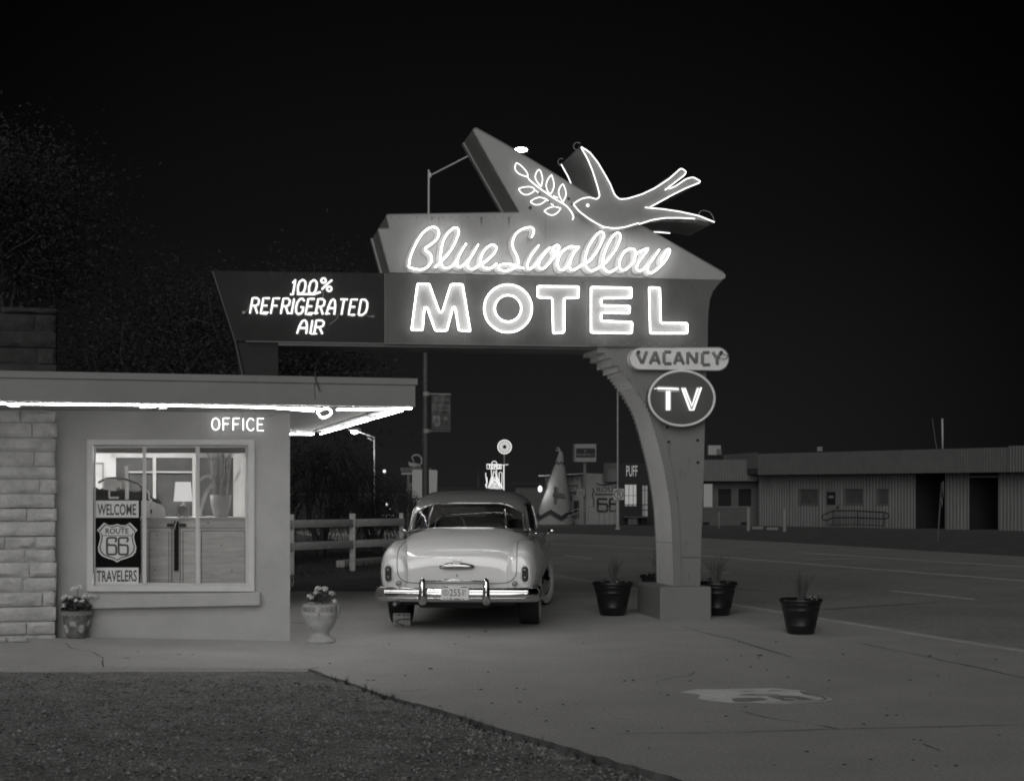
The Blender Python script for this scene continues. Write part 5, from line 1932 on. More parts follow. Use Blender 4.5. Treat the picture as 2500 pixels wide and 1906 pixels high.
# cast urn with a key pattern band
def urn(at, label, rot=0.0):
    rg = random.Random(11)
    t = thing('cast_urn', label, 'urn', at, 'cast plaster urns by the office')
    h = lambda y: (1412 - y) / 8.4 / 233.0
    w = lambda x: x / 8.4 / 233.0 
    prof = [(w(290), 0), (w(304), h(1398)), (w(305), h(1375)), (w(295), h(1352)), (w(255), h(1325)), (w(215), h(1295)), (w(180), h(1262)), (w(172), h(1240)), (w(180), h(1205)), (w(222), h(1150)), (w(262), h(1095)), (w(310), h(1000)), (w(332), h(900)), (w(337), h(862)), (w(352), h(850)), (w(352), h(790)), (w(346), h(780)), (w(346), h(668)), (w(356), h(655)), (w(356), h(628)), (w(340), h(622)), (w(318), h(630)), (w(310), h(700))]
    obj('bowl', MB().lathe(prof, at, 56), M['plaster'], t, smooth=45)
    rb = w(347)
    mb = MB()
    def on(a, hh, out=.003, r=None):
        q = (r or rb) + out
        return Vector(at) + V(q * math.cos(a), q * math.sin(a), hh)
    S_ = [(0, .1), (0, .9), (.75, .9), (.75, .45), (.35, .45), (.35, .1), (1, .1)]
    h0, h1 = h(770), h(680)
    for k in range(24):
        if k % 6 == 0:
            continue
        a0 = rot - math.pi / 2 + (k - .4) * 2 * math.pi / 24
        P = [on(a0 + x * .19, h0 + (h1 - h0) * y) for x, y in S_]
        Q = []
        for i in range(len(P) - 1):
            Q += [P[i], P[i] * .5 + P[i + 1] * .5]
        mb.tube(Q + [P[-1]], .0042, 4)
    obj('key_pattern', mb, M['keyshade'], t)  # relief shading of the raised key put into its colour
    mb = MB()
    for k in range(4):
        a = rot - math.pi / 2 + k * math.pi / 2
        mb.tube([on(a, h(650), .006), on(a, h(760), .006), on(a, h(840), .008)], .013, 6)
        for sg in (-1, 1):
            for q in range(3):
                mb.tube(crv([on(a + sg * .10, h(800), -.002, w(345)), on(a + sg * .42, h(880 + q * 22), -.002, w(333)), on(a + sg * .78, h(800 + q * 12), -.004, w(343))], 5), .007, 5)
            mb.tube(crv([on(a + sg * .06, h(800), 0, w(345)), on(a + sg * .17, h(860), 0, w(337)), on(a + sg * .10, h(915), 0, w(330)), on(a + sg * .0, h(925), 0, w(328))], 4), .006, 5)
        mb.ball(on(a, h(875), .002, w(334)), .02, 8, 6, (1, 1, 1.2))
    obj('swag', mb, M['plaster'], t, smooth=True)
    mb = MB(); fl = MB()
    c = Vector(at) + V(0, 0, h(610))
    leaves(mb, c, (.155, .12, .15), 420, rg, .010, .024, .1)
    obj('leaves', mb, M['leaf'], t, fixn=False)
    for k in range(24):
        a = rg.uniform(0, 6.28); e = rg.uniform(.05, 1.4)
        p = c + Vector((math.cos(a) * math.cos(e) * .165, math.sin(a) * math.cos(e) * .13, math.sin(e) * .155))
        petals(fl, p, .026, 26, rg)
    obj('flower', fl, M['petal2'], t, fixn=False)
    return t
urn(gpt(783, 1567), 'cream urn of small flowers with key pattern band in front of the office corner')
urn(V((683 - CX) / F * 20.7, 20.7, 0), 'urn peeping out from behind the office corner', .2)

# painted clay pot with white flowers by the pier
zp = walkpt(179.5, 1558)
at = V(zp.x, zp.y + .1, zp.z - .002)
t = thing('painted_pot', 'painted clay pot with burst pattern and white flowers beside the stone pier', 'planter', at)
mq = F / at.y
hq = lambda y: (1475 - y) / 9.336 / mq
wq = lambda x: x / 9.336 / mq
mb = MB().lathe([(wq(205), 0), (wq(220), hq(1460)), (wq(262), hq(1200)), (wq(305), hq(990)), (wq(325), hq(940)), (wq(342), hq(870)), (wq(352), hq(850)), (wq(340), hq(842)), (wq(320), hq(860))], at, 44)
obj('pot', mb, M['terra'], t, smooth=45)
mb = MB()
def onp(a, y):
    f = (1475 - y) / 625
    r = wq(212 + (345 - 212) * f) + .0015
    return at + V(r * math.cos(a), r * math.sin(a), hq(y))
for a0, y0, rr_ in ((-math.pi / 2, 1165, 110), (-math.pi / 2 - .75, 1255, 105), (-math.pi / 2 + .72, 1250, 105), (-math.pi / 2 - 1.5, 1165, 100), (-math.pi / 2 + 1.45, 1165, 100)):
    for k in range(15):
        th = math.pi * 2 * k / 15
        if math.sin(th) < -.55 and y0 < 1200:
            continue
        d = lambda q: onp(a0 + q * rr_ * math.cos(th) / 330, y0 - q * rr_ * math.sin(th))
        mb.tube([d(.28), d(.65), d(1.0)], [.0026, .0042, .002], 4)
    mb.tube([onp(a0 + 20 * math.cos(q) / 330, y0 + 20 * math.sin(q)) for q in [i * .785 for i in range(8)]], .0025, 4, closed=True)
for k in range(18):
    a = k * 2 * math.pi / 18
    mb.tube(crv([onp(a - .15, 905), onp(a, 945), onp(a + .15, 905)], 4), .0025, 4)
mb.tube([onp(i * math.pi / 20, 885) for i in range(40)], .002, 4, closed=True)
obj('burst_pattern', mb, M['clayline'], t)
rg = random.Random(21)
mb = MB()
c = at + V(0, 0, hq(850))
leaves(mb, c, (.17, .13, .14), 300, rg, .018, .036, .15)
obj('leaves', mb, M['leaf'], t, fixn=False)
mb = MB()
for x, y in ((350, 520), (300, 570), (400, 540), (470, 560), (540, 600), (600, 620), (660, 650), (720, 610), (760, 530), (800, 500), (740, 640), (880, 540), (930, 500), (970, 550), (600, 330), (650, 310), (560, 340), (680, 350), (560, 680), (680, 690), (470, 380), (330, 740)):
    p = at + OP.u * ((x - 555) / 9.336 / mq) + V(0, rg.uniform(-.10, .0), hq(y))
    petals(mb, p, .026, 22, rg)
obj('flower', mb, M['petal'], t, fixn=False)
mb = MB()
for x, y in ((350, 540), (600, 600), (800, 520), (930, 540), (620, 340)):
    mb.tube(crv([c, at + OP.u * ((x - 555) / 9.336 / mq * .8) + V(0, -.04, hq(y + 60)), at + OP.u * ((x - 555) / 9.336 / mq) + V(0, -.05, hq(y))], 3), .004, 4)
obj('stem', mb, M['leaf'], t)
# ================================================================== TREES, FENCE AND STREET BEYOND
def tree_limbs(mb, tw, base, h, r, rg, spread, levels=4, lean=(0, 0)):
    tips = []
    def grow(p, d, L, rad, lv):
        n = 4
        P = [p]
        dd = d.copy()
        for k in range(n):
            dd = (dd + Vector((rg.gauss(0, .16), rg.gauss(0, .16), rg.gauss(.02, .12)))).normalized()
            P.append(P[-1] + dd * L / n)
        (mb if lv < 3 else tw).tube(P, [rad, rad * .92, rad * .82, rad * .72, rad * .6], 7 if lv < 2 else 4)
        if lv >= levels:
            tips.append(P[-1]); tips.append(P[2])
            return
        for k in range(rg.choice((2, 3, 3)) if lv else 4):
            a = rg.uniform(0, 6.28)
            o = dd.orthogonal().normalized(); o2 = dd.cross(o)
            nd = (dd * rg.uniform(.5, .9) + (o * math.cos(a) + o2 * math.sin(a)) * spread * rg.uniform(.6, 1.1)).normalized()
            s = P[rg.choice((2, 3, 4, 4))]
            grow(s, nd, L * rg.uniform(.62, .82), rad * .55, lv + 1)
    grow(Vector(base), Vector((lean[0], lean[1], 1)).normalized(), h, r, 0)
    return tips
def leafcloud(mb, tips, n, rad, rg, s0, s1, droop=0.0):
    for k in range(n):
        c = rg.choice(tips)
        p = c + Vector((rg.gauss(0, rad), rg.gauss(0, rad), rg.gauss(0, rad * .8)))
        t = Vector((rg.gauss(0, 1), rg.gauss(0, 1), rg.gauss(-droop, .6))).normalized()
        b = t.orthogonal().normalized()
        a = rg.uniform(0, 6.28)
        b = b * math.cos(a) + t.cross(b) * math.sin(a)
        s = rg.uniform(s0, s1)
        mb.add([p - t * s, p - b * s * .38, p + t * s, p + b * s * .38], [(0, 1, 2, 3)])
for lab, base, h, r, seed, n, lean in (('dark bare limbed tree towering over the office roof', V(-7.6, 29, -.1), 3.3, .2, 5, 22000, (.05, 0)),
                                 ('second dark leafy tree behind the left arm of the neon sign', V(-4.9, 33, -.1), 2.7, .15, 17, 15000, (-.05, 0)),
                                 ('low dark spreading tree between the chimney and the left arm of the sign', V(-6.3, 30.5, -.1), 2.3, .14, 41, 15000, (.1, 0))):
    rg = random.Random(seed)
    t = thing('tree', lab, 'tree', base, 'trees behind the office')
    tr, tw, lf = MB(), MB(), MB()
    tips = tree_limbs(tr, tw, base, h, r, rg, .75, 4, lean)
    leafcloud(lf, tips, int(n * 2.6), .5, rg, .02, .055)
    obj('trunk', tr, M['bark'], t, smooth=True)
    obj('twigs', tw, M['twig'], t)
    obj('crown', lf, M['treeleaf'], t, fixn=False)

# drooping willow beyond the fence
def willow(base, lab, lobes, seed, nst):
    k = 1.09
    base = base * k
    lobes = [((c[0] * k, c[1] * k, 1.6 + (c[2] - 1.6) * k), (r_[0] * k, r_[1] * k, r_[2] * k)) for c, r_ in lobes]
    rg = random.Random(seed)
    t = thing('weeping_tree', lab, 'tree', base, 'weeping trees beyond the fence')
    tr, lf = MB(), MB()
    for c, rad in lobes:
        tr.tube(crv([base, base * .4 + Vector(c) * .6 + V(rg.uniform(-.2, .2), 0, 0), Vector(c)], 4), [.09, .08, .07, .06, .05, .045, .04, .03, .02], 6)
    for k in range(nst):
        c, rad = rg.choice(lobes)
        a = rg.uniform(0, 6.28); e = rg.uniform(-.1, 1.4)
        d = Vector((math.cos(a) * math.cos(e), math.sin(a) * math.cos(e), math.sin(e)))
        p = Vector(c) + Vector((d.x * rad[0], d.y * rad[1], d.z * rad[2])) * rg.uniform(.55, 1)
        v = Vector((d.x, d.y, .35)) * .5
        L = rg.uniform(.5, 1.5)
        st_ = .07
        q = p.copy()
        for s in range(int(L / st_)):
            v = (v + V(0, 0, -.16)).normalized() * min(1, .6 + s * .1)
            q = q + v * st_
            if q.z < .12:
                break
            sd = Vector((-v.y, v.x, 0)) if abs(v.z) < .9 else Vector((math.cos(a + s * 2.4), math.sin(a + s * 2.4), 0))
            if sd.length < .01:
                sd = V(1, 0, 0)
            sd = sd.normalized() * (1 if s % 2 else -1)
            tip = q + v * rg.uniform(.05, .11) + sd * rg.uniform(.02, .06)
            w = v.cross(sd).normalized() * .006 + sd * .008
            lf.add([q, q * .5 + tip * .5 + w, tip, q * .5 + tip * .5 - w], [(0, 1, 2, 3)])
    obj('trunk', tr, M['bark'], t, smooth=True)
    obj('crown', lf, M['willow'], t, fixn=False)
willow(V(-4.35, 34, -.05), 'taller weeping tree beyond the rail fence beside the office corner', [((-4.7, 34, 1.7), (.9, .9, .95)), ((-4.1, 34.3, 1.9), (1.0, .9, .85)), ((-4.2, 33.8, 1.2), (1.1, .9, .6))], 3, 900)
willow(V(-3.15, 35, -.05), 'lower weeping tree beyond the rail fence, left of the lamp post', [((-3.3, 35, 1.35), (.75, .8, .85)), ((-2.75, 35.2, 1.0), (.62, .7, .75)), ((-3.5, 34.8, .9), (.8, .7, .6))], 4, 650)

# rail fence
fp = [((713 - CX) / F, 28.4), ((861 - CX) / F, 30.0), ((980 - CX) / F, 31.3)]
fp = [V(a * d, d, gz(d)) for a, d in fp]
fn_ = thing('rail_fence', 'weathered two rail wooden fence between office corner and parked car', 'fence', fp[0])
for p, w in zip(fp, (.10, .12, .09)):
    obj('post', MB().bbox(p + V(0, 0, .56), (w, .10, 1.16), .012), M['fence'], fn_, smooth=40)
for h, hw in ((.955, .36), (.53, .36)):
    for a, b in zip(fp, fp[1:]):
        d = (b - a); L = d.length; d = d.normalized()
        c = (a + b) / 2 + V(0, -.075, h)
        obj('rail', MB().bbox(c, (L + .2, .035, .36 * .42), .008, u=d, w=Vector((-d.y, d.x, 0)).normalized()), M['fence'], fn_, smooth=40)
a, b = G(829, 1384), G(1010, 1368)
d = (b - a).normalized()
o = obj('kerb_stone', MB().bbox((a + b) / 2 + V(0, .1, .06), ((b - a).length, .22, .16), .03, u=d, w=Vector((-d.y, d.x, 0)).normalized()), M['walk'], smooth=40)
tag(o, 'pale rounded concrete parking stop on the ground beyond the car', 'kerb')
a = G(884, 1336)
t = thing('utility_box', 'grey utility cabinet standing behind the rail fence', 'cabinet', a)
obj('case', MB().bbox(a + V(0, 0, .30), (.30, .25, .60), .02), M['block'], t, smooth=40)
obj('lid', MB().bbox(a + V(0, 0, .615), (.33, .28, .03), .008), M['steel'], t, smooth=40)
mb = MB(); rg = random.Random(9)
for k in range(13):
    p = G(800 + k * 11 + rg.uniform(-4, 4), 1338 - k * .3 + rg.uniform(-1, 1))
    mb = MB(); mb.ball(p + V(0, 0, .03), rg.uniform(.05, .10), 7, 5, (1.3, 1, .75))
    mb.v = [v + noise.noise_vector(v * 6) * .018 for v in mb.v]
    o = obj('border_stone', mb, M['plaster'], smooth=True)
    tag(o, 'rough pale stone edging the planting bed beyond the fence', 'stone', 'border stones beyond the fence')
mb = MB(); rg = random.Random(31)
for k in range(1500):
    px, py = rg.uniform(712, 930), rg.uniform(1345, 1425)
    if py > 1395 + (px - 712) * -.1 + 28 * rg.random():
        continue
    p = G(px, py)
    h = rg.uniform(.03, .14); a = rg.uniform(0, 6.28)
    s = Vector((math.cos(a), math.sin(a), 0))
    mb.add([p - s * .008, p + s * .008, p + s * rg.uniform(-.05, .05) + V(rg.uniform(-.06, .06), 0, h)], [(0, 1, 2)])
o = obj('dry_grass', mb, M['willow'], fixn=False, kind='stuff')
tag(o, 'dry grass and litter on the verge below the rail fence', 'grass')

# banner pole
D = 45.0
pb = V((1039 - CX) / F * D, D, gz(D))
zt = CZ + (HY - 640) / F * D
lp_ = thing('lamp_post', 'tall tapered dark street pole with a banner arm, behind the car', 'street lamp', pb)
mb = MB().lathe([(.16, 0), (.16, .05), (.115, .1), (.105, 2), (.075, zt - gz(D)), (.03, zt - gz(D) + .05)], pb, 16)
obj('pole', mb, M['pole'], lp_, smooth=40)
mb = MB().lathe([(.17, 0), (.17, .06), (.12, .18)], pb, 16, cap=False)
obj('foot', mb, M['pole'], lp_, smooth=40)
BP = Plane(pb.x, D - .02, 0)
for y0, x1 in ((961.5, 1101), (1052, 1099)):
    mb = MB()
    mb.tube([BP.pt(1040, y0, 0), BP.pt(x1, y0 + (.8 if y0 < 1000 else 0), 0)], .022, 7)
    mb.lathe([(.115, -.06), (.115, .06)], BP.pt(1041, y0, -.02), 14)
    obj('banner_arm', mb, M['steel'], lp_, smooth=40)
bn = thing('street_banner', 'two tone street banner lettered CELEBRATING 100 YEARS hanging on the pole', 'banner', BP.pt(1077, 1048, .0))
mb = MB()
def bfn(i, j):
    p = BP.pt(1053.5 + 46.5 * i / 8, 964 + 86 * j / 12, 0)
    return p + V(0, .04 * math.sin(i * .9 + j * .25), 0)
mb.grid(bfn, 9, 13)
obj('cloth', mb, M['pole'], bn, smooth=True, fixn=False)
mb = MB()
mb.prism([BP.pt(x, y, .07) for x, y in ((1053.5, 1009), (1100, 1009), (1100, 1050), (1053.5, 1050))], V(0, .01, 0))
obj('picture_field', mb, M['block'], bn)
mb = MB()
text_on(mb, 'CELEBRATING', BP, (1055, 987.5, 1098, 995), .075)
text_on(mb, '100 YEARS', BP, (1055.5, 996, 1098, 1004.5), .075)
vs, fs = text_mesh('TUCUMCARI')
a0, h1 = BP.uh(1058, 974, .075); a1, h0 = BP.uh(1096, 981.5, .075)
mb.add([BP.at(a0 + (a1 - a0) * x, h0 + (h1 - h0) * (y * (.8 + .5 * (2 * x - 1) ** 2) + .25 - .2 * (2 * x - 1) ** 2), .075) for x, y in vs], fs)
obj('lettering', mb, M['signgrey'], bn, fixn=False)
mb = MB()
shield_poly(mb, BP, 1065.5, 1013, 20, 30, .082, .004)
mb.prism([BP.pt(x, y, .082) for x, y in ((1088, 1015), (1090, 1019), (1094, 1019.5), (1091, 1022), (1092, 1026), (1088, 1024), (1084, 1026), (1085, 1022), (1082, 1019.5), (1086, 1019))], V(0, .004, 0))
obj('emblem', mb, M['signgrey'], bn)
mb = MB()
text_on(mb, '6', BP, (1062, 1019, 1071, 1033), .088, shear=0)
text_on(mb, '6', BP, (1056, 1028, 1064, 1040), .088, shear=0)
mb.prism([BP.pt(x, y, .084) for x, y in ((1076, 1025), (1080, 1023), (1080.5, 1040), (1077, 1036))], V(0, .003, 0))
mb.prism([BP.pt(x, y, .084) for x, y in ((1085, 1034), (1092, 1028), (1094, 1030), (1087, 1038))], V(0, .003, 0))
obj('emblem_marks', mb, M['dark'], bn, fixn=False)

# far street lamp, lit
D = 62.0
pb = V((914.5 - CX) / F * D, D, gz(D))
ls = thing('street_lamp', 'lit cobra head street lamp on a thin bracket pole over the weeping trees', 'street lamp', pb)
tp = W(914.5, 1068, D)
mb = MB().tube([pb, V(pb.x, D, tp.z)], [.045, .03], 8)
obj('pole', mb, M['steel'], ls, smooth=True)
mb = MB()
mb.tube(crv([tp, W(895, 1060, D), W(872, 1052, D)], 3), .03, 6)
mb.tube([W(914.5, 1077, D), W(897, 1068, D)], .02, 5)
obj('bracket', mb, M['steel'], ls)
hd_ = W(865, 1052, D)
mb = MB().ball(hd_ + V(0, 0, .06), .2, 12, 8, (1.5, .8, .5))
h_ = obj('lamp_head', mb, M['steel'], ls, smooth=True)
mb = MB().ball(hd_ - V(0, .06, .03), .13, 12, 8, (1.3, .8, .7))
obj('lens', mb, M['lamp_far'], h_, smooth=True)
pl = bpy.data.lights.new('street_light', 'POINT'); pl.energy = 110; pl.shadow_soft_size = .15
po_ = bpy.data.objects.new('street_light', pl); COL.objects.link(po_); po_.location = hd_ - V(0, .05, .3) - rootloc(ls); po_.parent = ls
for px, py, r, lab in ((938.5, 1150, .10, 'small distant white light on a short mast above the weeping trees'), (945, 1231, .09, 'small distant white light just above the fence rail'), (953, 1243, .07, 'faint distant lower light left of the car roof')):
    p = W(px, py, 118)
    t = thing('distant_light', lab, 'lamp', V(p.x, p.y, gz(118)), 'distant lights through the trees')
    obj('mast', MB().tube([V(p.x, p.y, gz(118)), p], .05, 5), M['pole'], t)
    obj('globe', MB().ball(p, r * 1.3, 8, 6), M['neon_far'], t, smooth=True)
p = W(945, 1258, 119)
o = obj('lit_canopy', MB().bbox(V(p.x, p.y, p.z), (1.0, .6, .12), .02), M['neon_far2'])
tag(o, 'short lit white canopy strip far away just above the fence rail', 'canopy')

# signs on the left of the street
D = 66.0
GP = Plane(0, D, 0)
t = thing('dark_sign', 'dark wing shaped signboard with a curled figure on top, half hidden by the lamp post', 'sign', V((1010 - CX) / F * D, D, gz(D)))
mb = MB().prism([GP.pt(x, y) for x, y in ((977, 1141), (1054, 1142), (1052, 1148), (1007, 1152), (979, 1151.5))], V(0, .2, 0))
obj('board', mb, M['block'], t)
obj('board', MB().prism([GP.pt(x, y) for x, y in ((980, 1153.5), (1008, 1153.5), (1008, 1158), (980, 1158))], V(0, .2, 0)), M['signgrey'], t)
obj('lettering', text_on(MB(), 'GOLD', GP, (984, 1143.5, 1005, 1149.5), .02), M['dark'], t, fixn=False)
for x in (998, 1012):
    obj('leg', MB().tube([GP.pt(x, 1152, -.1), V((x - CX) / F * D, D + .1, gz(D))], .08, 8), M['block'], t)
mb = MB()
mb.tube(crv([GP.pt(x, y, -.1) for x, y in ((1029, 1134), (1030, 1122), (1024, 1112), (1014, 1110.5), (1006, 1115), (1008, 1121), (1011, 1126))], 5), [.05] * 8 + [.045] * 10 + [.03] * 13, 6)
mb.tube(crv([GP.pt(x, y, -.1) for x, y in ((998, 1127), (1002, 1133), (1008, 1135), (1018, 1136), (1027, 1135))], 4), [.03, .04, .06, .08, .1, .11, .12, .13, .13, .13, .13, .12, .11, .1, .08, .07, .06], 7)
mb.tube([GP.pt(1018, 1136, -.1), GP.pt(1018, 1141, -.1)], .04, 5)
mb.tube([GP.pt(1026, 1136, -.1), GP.pt(1026, 1141, -.1)], .04, 5)
obj('curled_figure', mb, M['signgrey'], t, smooth=True)
obj('lettering', text_on(text_on(MB(), 'S', GP, (1000, 1179, 1005.5, 1187), .0), 'SS', GP, (992, 1190.5, 1005, 1197), .0), M['signgrey'], t, fixn=False)
t = thing('white_sign', 'large blank white sign with rounded corners behind the lamp post', 'sign', V((1037 - CX) / F * 58, 58, gz(58)))
HP = Plane(0, 58, 0)
pts = rounded([V(x, y, 0) for x, y in ((1006.5, 1146), (1068, 1147), (1066, 1216), (1006, 1216))], 4, 4)
obj('board', MB().prism([HP.pt(p.x, p.y) for p in pts], V(0, .35, 0)), M['white'], t)
for x in (1018, 1054):
    obj('leg', MB().tube([HP.pt(x, 1215, -.18), V((x - CX) / F * 58, 58.18, gz(58))], .07, 8), M['pole'], t)

# far roofs low on the horizon
for x0, x1, y0, D, lab in ((1062, 1192, 1189, 125, 'long low dark roofed building on the horizon above the car roof'), (1258, 1345, 1176, 118, 'low dark building left of the teepee shop')):
    a = V((x0 - CX) / F * D, D, gz(D)); b = V((x1 - CX) / F * D, D, gz(D)); z = CZ + (HY - y0) / F * D
    t = thing('distant_building', lab, 'building', (a + b) / 2, 'low buildings on the horizon')
    obj('wall', MB().prism([a, b, V(b.x, b.y, z - .3), V(a.x, a.y, z - .3)], V(0, 6, 0)), M['block'], t)
    obj('roof', MB().prism([V(a.x - .4, a.y - .4, z - .3), V(b.x + .4, b.y - .4, z - .3), V(b.x + .4, b.y - .4, z), V(a.x - .4, a.y - .4, z)], V(0, 6.8, 0)), M['fardark'], t)
    if x0 < 1100:
        for px, y1 in ((1167, 1148), (1169.5, 1168)):
            obj('mast', MB().tube([W(px, 1192, D), W(px, y1, D)], .035, 5), M['pole'], t)

# teepee neon and starburst pole
D = 96.0
TP = Plane(0, D, 0)
kt = 120 / 1260
zt_ = lambda l: fr(l, kt, 1160, 1050)
tn_ = thing('teepee_neon_sign', 'small glowing neon teepee sign with cactus outlines, over the car roof', 'neon sign', V((1208 - CX) / F * D, D, gz(D)))
obj('board', MB().prism([TP.pt(x, y) for x, y in zt_([(285, 860), (690, 865), (690, 985), (560, 1000), (640, 1200), (710, 1520), (710, 2300), (290, 2300), (300, 1490), (420, 1150), (420, 1000), (290, 985)])], V(0, .3, 0)), M['fardark'], tn_)
mb = MB()
rN = .020
for l in ([(425, 860), (440, 810), (490, 788), (540, 810), (552, 860)], [(300, 870), (430, 872), (560, 872), (680, 880), (675, 985), (480, 990), (300, 985), (300, 870)],
          [(415, 1010), (425, 1180), (330, 1480), (480, 1490), (495, 1430), (515, 1490), (700, 1500), (560, 1180), (545, 1010)], [(480, 1040), (440, 1250), (380, 1440)], [(510, 1040), (560, 1280), (630, 1460)],
          [(495, 1260), (430, 1320), (495, 1400), (575, 1330), (495, 1260)], [(620, 1420), (615, 1100), (650, 1065), (690, 1090), (690, 1240), (680, 1400), (700, 1500)], [(270, 1090), (275, 1200), (300, 1350), (290, 1470)], [(300, 1200), (310, 1340), (265, 1400), (300, 1480)]):
    mb.tube([TP.pt(x, y, .06) for x, y in zt_(l)], rN, 5)
obj('neon_outline', mb, M['neon_far'], tn_, smooth=True)
mb, _ = neon_text('TEPEE', TP, tuple(zt_([(345, 895)])[0]) + tuple(zt_([(665, 970)])[0]), .06, .022, gap=.25)
obj('neon_letters', mb, M['neon_far'], tn_, smooth=True)
mb = MB().prism([TP.pt(x, y, .03) for x, y in zt_([(415, 1190), (570, 1190), (690, 1495), (340, 1480)])], V(0, -.02, 0))
obj('lit_face', mb, M['neon_far2'], tn_)
wh = thing('starburst_sign', 'round lit starburst wheel on a thin pole above the teepee sign', 'neon sign', V((1231.5 - CX) / F * D, D - .5, gz(D)))
WP_ = Plane(0, D - .5, 0)
cx, cy = 1160 + 755 * kt, 1050 + 425 * kt
mb = MB().tube([V((1231.2 - CX) / F * (D - .5), D - .5, gz(D)), WP_.pt(1231.2, 1108, 0)], .05, 8)
obj('pole', mb, M['signgrey'], wh, smooth=True)
obj('pole_light', MB().tube([WP_.pt(1230, 1134, .07), WP_.pt(1230, 1196, .07)], .022, 6), M['neon_far'], wh)
obj('cross_arm', MB().tube([WP_.pt(1226, 1135, .05), WP_.pt(1241, 1133.5, .05)], .035, 6), M['neon_far2'], wh)
circ2 = lambda r, n=40: [WP_.pt(cx + r * math.cos(2 * math.pi * i / n), cy + r * math.sin(2 * math.pi * i / n), .05) for i in range(n)]
mb = MB().ring(circ2(11), circ2(4.6), V(0, .04, 0))
obj('lit_hub', mb, M['neon_far2'], wh)
mb = MB()
n = 20
P = []
for i in range(n * 6):
    a = 2 * math.pi * i / (n * 6)
    r = 15.6 + 1.3 * abs(math.sin(a * n / 2))
    P.append(WP_.pt(cx + r * math.cos(a), cy + r * math.sin(a), .08))
mb.tube(P, .022, 5, closed=True)
for i in range(n):
    a = 2 * math.pi * i / n
    mb.tube([WP_.pt(cx + q * math.cos(a), cy + q * math.sin(a), .08) for q in (10.5, 15.8)], .022, 4)
obj('neon_wheel', mb, M['neon_far'], wh, smooth=True)

# teepee shop
D = 88.0
k4 = 360 / 2204
z4 = lambda l: fr(l, k4, 1280, 1060)
QP = Plane(0, D, 0)
base = V((1347 - CX) / F * 87, 87, gz(87))
shop = thing('teepee_shop', 'souvenir shop fronted by a plaster teepee with zigzag bands', 'building', base)
kt_ = 87 / F
ax = V((1369.5 - CX) * kt_, 87, CZ + (HY - 1103) * kt_)
bx_ = V((1353 - CX) * kt_, 87, gz(87))
def cone(a, f, grow=0.0):
    r = (50 * (1 - f) + 4.6 * f) * kt_ + grow
    c = bx_ * (1 - f) + ax * f
    return c + V(r * math.cos(a), r * math.sin(a), 0)
mb = MB().grid(lambda i, j: cone(2 * math.pi * i / 40, j / 8), 40, 9, cu=True)
mb.poly([cone(2 * math.pi * i / 40, 1) for i in range(40)])
obj('teepee', mb, M['tee'], shop, smooth=40)
def zig(f0, amp, n, w, g_):
    m = MB()
    vs = []
    N = 72
    for i in range(N + 1):
        a = math.pi + math.pi * i / N
        ph = (i / N * n) % 1
        f = f0 + amp * (abs(2 * ph - 1) * 2 - 1)
        vs += [cone(a, f - w, g_), cone(a, f + w, g_)]
    return m.add(vs, [(2 * i, 2 * i + 1, 2 * i + 3, 2 * i + 2) for i in range(N)])
for f0, amp, n, w in ((.135, .045, 2.5, .03), (.85, .014, 3.5, .007), (.832, .014, 3.5, .005)):
    obj('zigzag_band', zig(f0, amp, n, w, .015), M['fardark'], shop, fixn=False)
obj('zigzag_band', zig(.095, .045, 2.5, .006, .015), M['fardark'], shop, fixn=False)
mb = MB()
for x, y in ((470, 235), (485, 195), (510, 190), (520, 215)):
    p = QP.pt(*z4([(x, y)])[0], 1)
    mb.tube([ax - V(0, 0, .2), ax + V(0, 0, .0), V(p.x, ax.y, p.z)], .03, 5)
obj('lodge_pole', mb, M['tee'], shop)
mb = MB()
mb.prism([QP.pt(x, y, 1.9) for x, y in z4([(440, 780), (492, 785), (488, 870), (600, 885), (600, 940), (490, 945), (482, 1050), (440, 1040), (445, 940), (425, 930), (425, 880), (445, 870)])], V(0, .05, 0))
mb.lathe([(.09, -.03), (.09, .03)], QP.pt(*z4([(455, 905)])[0], 1.93), 12, axis='y')
obj('wall_plaque', mb, M['block'], shop)
mb = MB()
mb.prism([QP.pt(x, y) for x, y in z4([(335, 622), (1190, 585), (1190, 1345), (335, 1345)])], V(0, 5, 0))
obj('wall', mb, M['farwall'], shop)
mb = MB()
mb.prism([QP.pt(x, y, .8) for x, y in z4([(212, 612), (385, 605), (385, 618), (212, 628)])], V(0, 1, 0))
mb.prism([QP.pt(x, y, .8) for x, y in z4([(540, 598), (890, 580), (890, 592), (540, 612)])], V(0, 1, 0))
obj('roof_edge', mb, M['white'], shop)
# wall lamp that washes the teepee's left flank
wl = z4([(265, 815)])[0]
lpt = V((wl[0] - CX) * kt_ - .12, 86.6, CZ + (HY - wl[1]) * kt_)
obj('wall_lamp', MB().ball(lpt, .13, 10, 7, (1, 1, 1.5)), M['neon_far'], shop, smooth=True)
pl = bpy.data.lights.new('wall_light', 'POINT'); pl.energy = 32; pl.shadow_soft_size = .1
po_ = bpy.data.objects.new('wall_light', pl); COL.objects.link(po_); po_.location = lpt + V(-.15, -.25, 0) - rootloc(shop); po_.parent = shop
cs = obj('shop_sign', box_on(MB(), QP, (*z4([(650, 752)])[0], *z4([(800, 882)])[0]), .15, .1), M['block'], shop)
obj('lettering', text_on(MB(), 'CURI', QP, (*z4([(665, 785)])[0], *z4([(790, 850)])[0]), .17), M['white'], cs, fixn=False)
dr = obj('door', box_on(MB(), QP, (*z4([(735, 985)])[0], *z4([(822, 1250)])[0]), .05, .04), M['block'], shop)
obj('door_panel', box_on(MB(), QP, (*z4([(750, 1000)])[0], *z4([(808, 1180)])[0]), .07, .02), M['fardark'], dr)
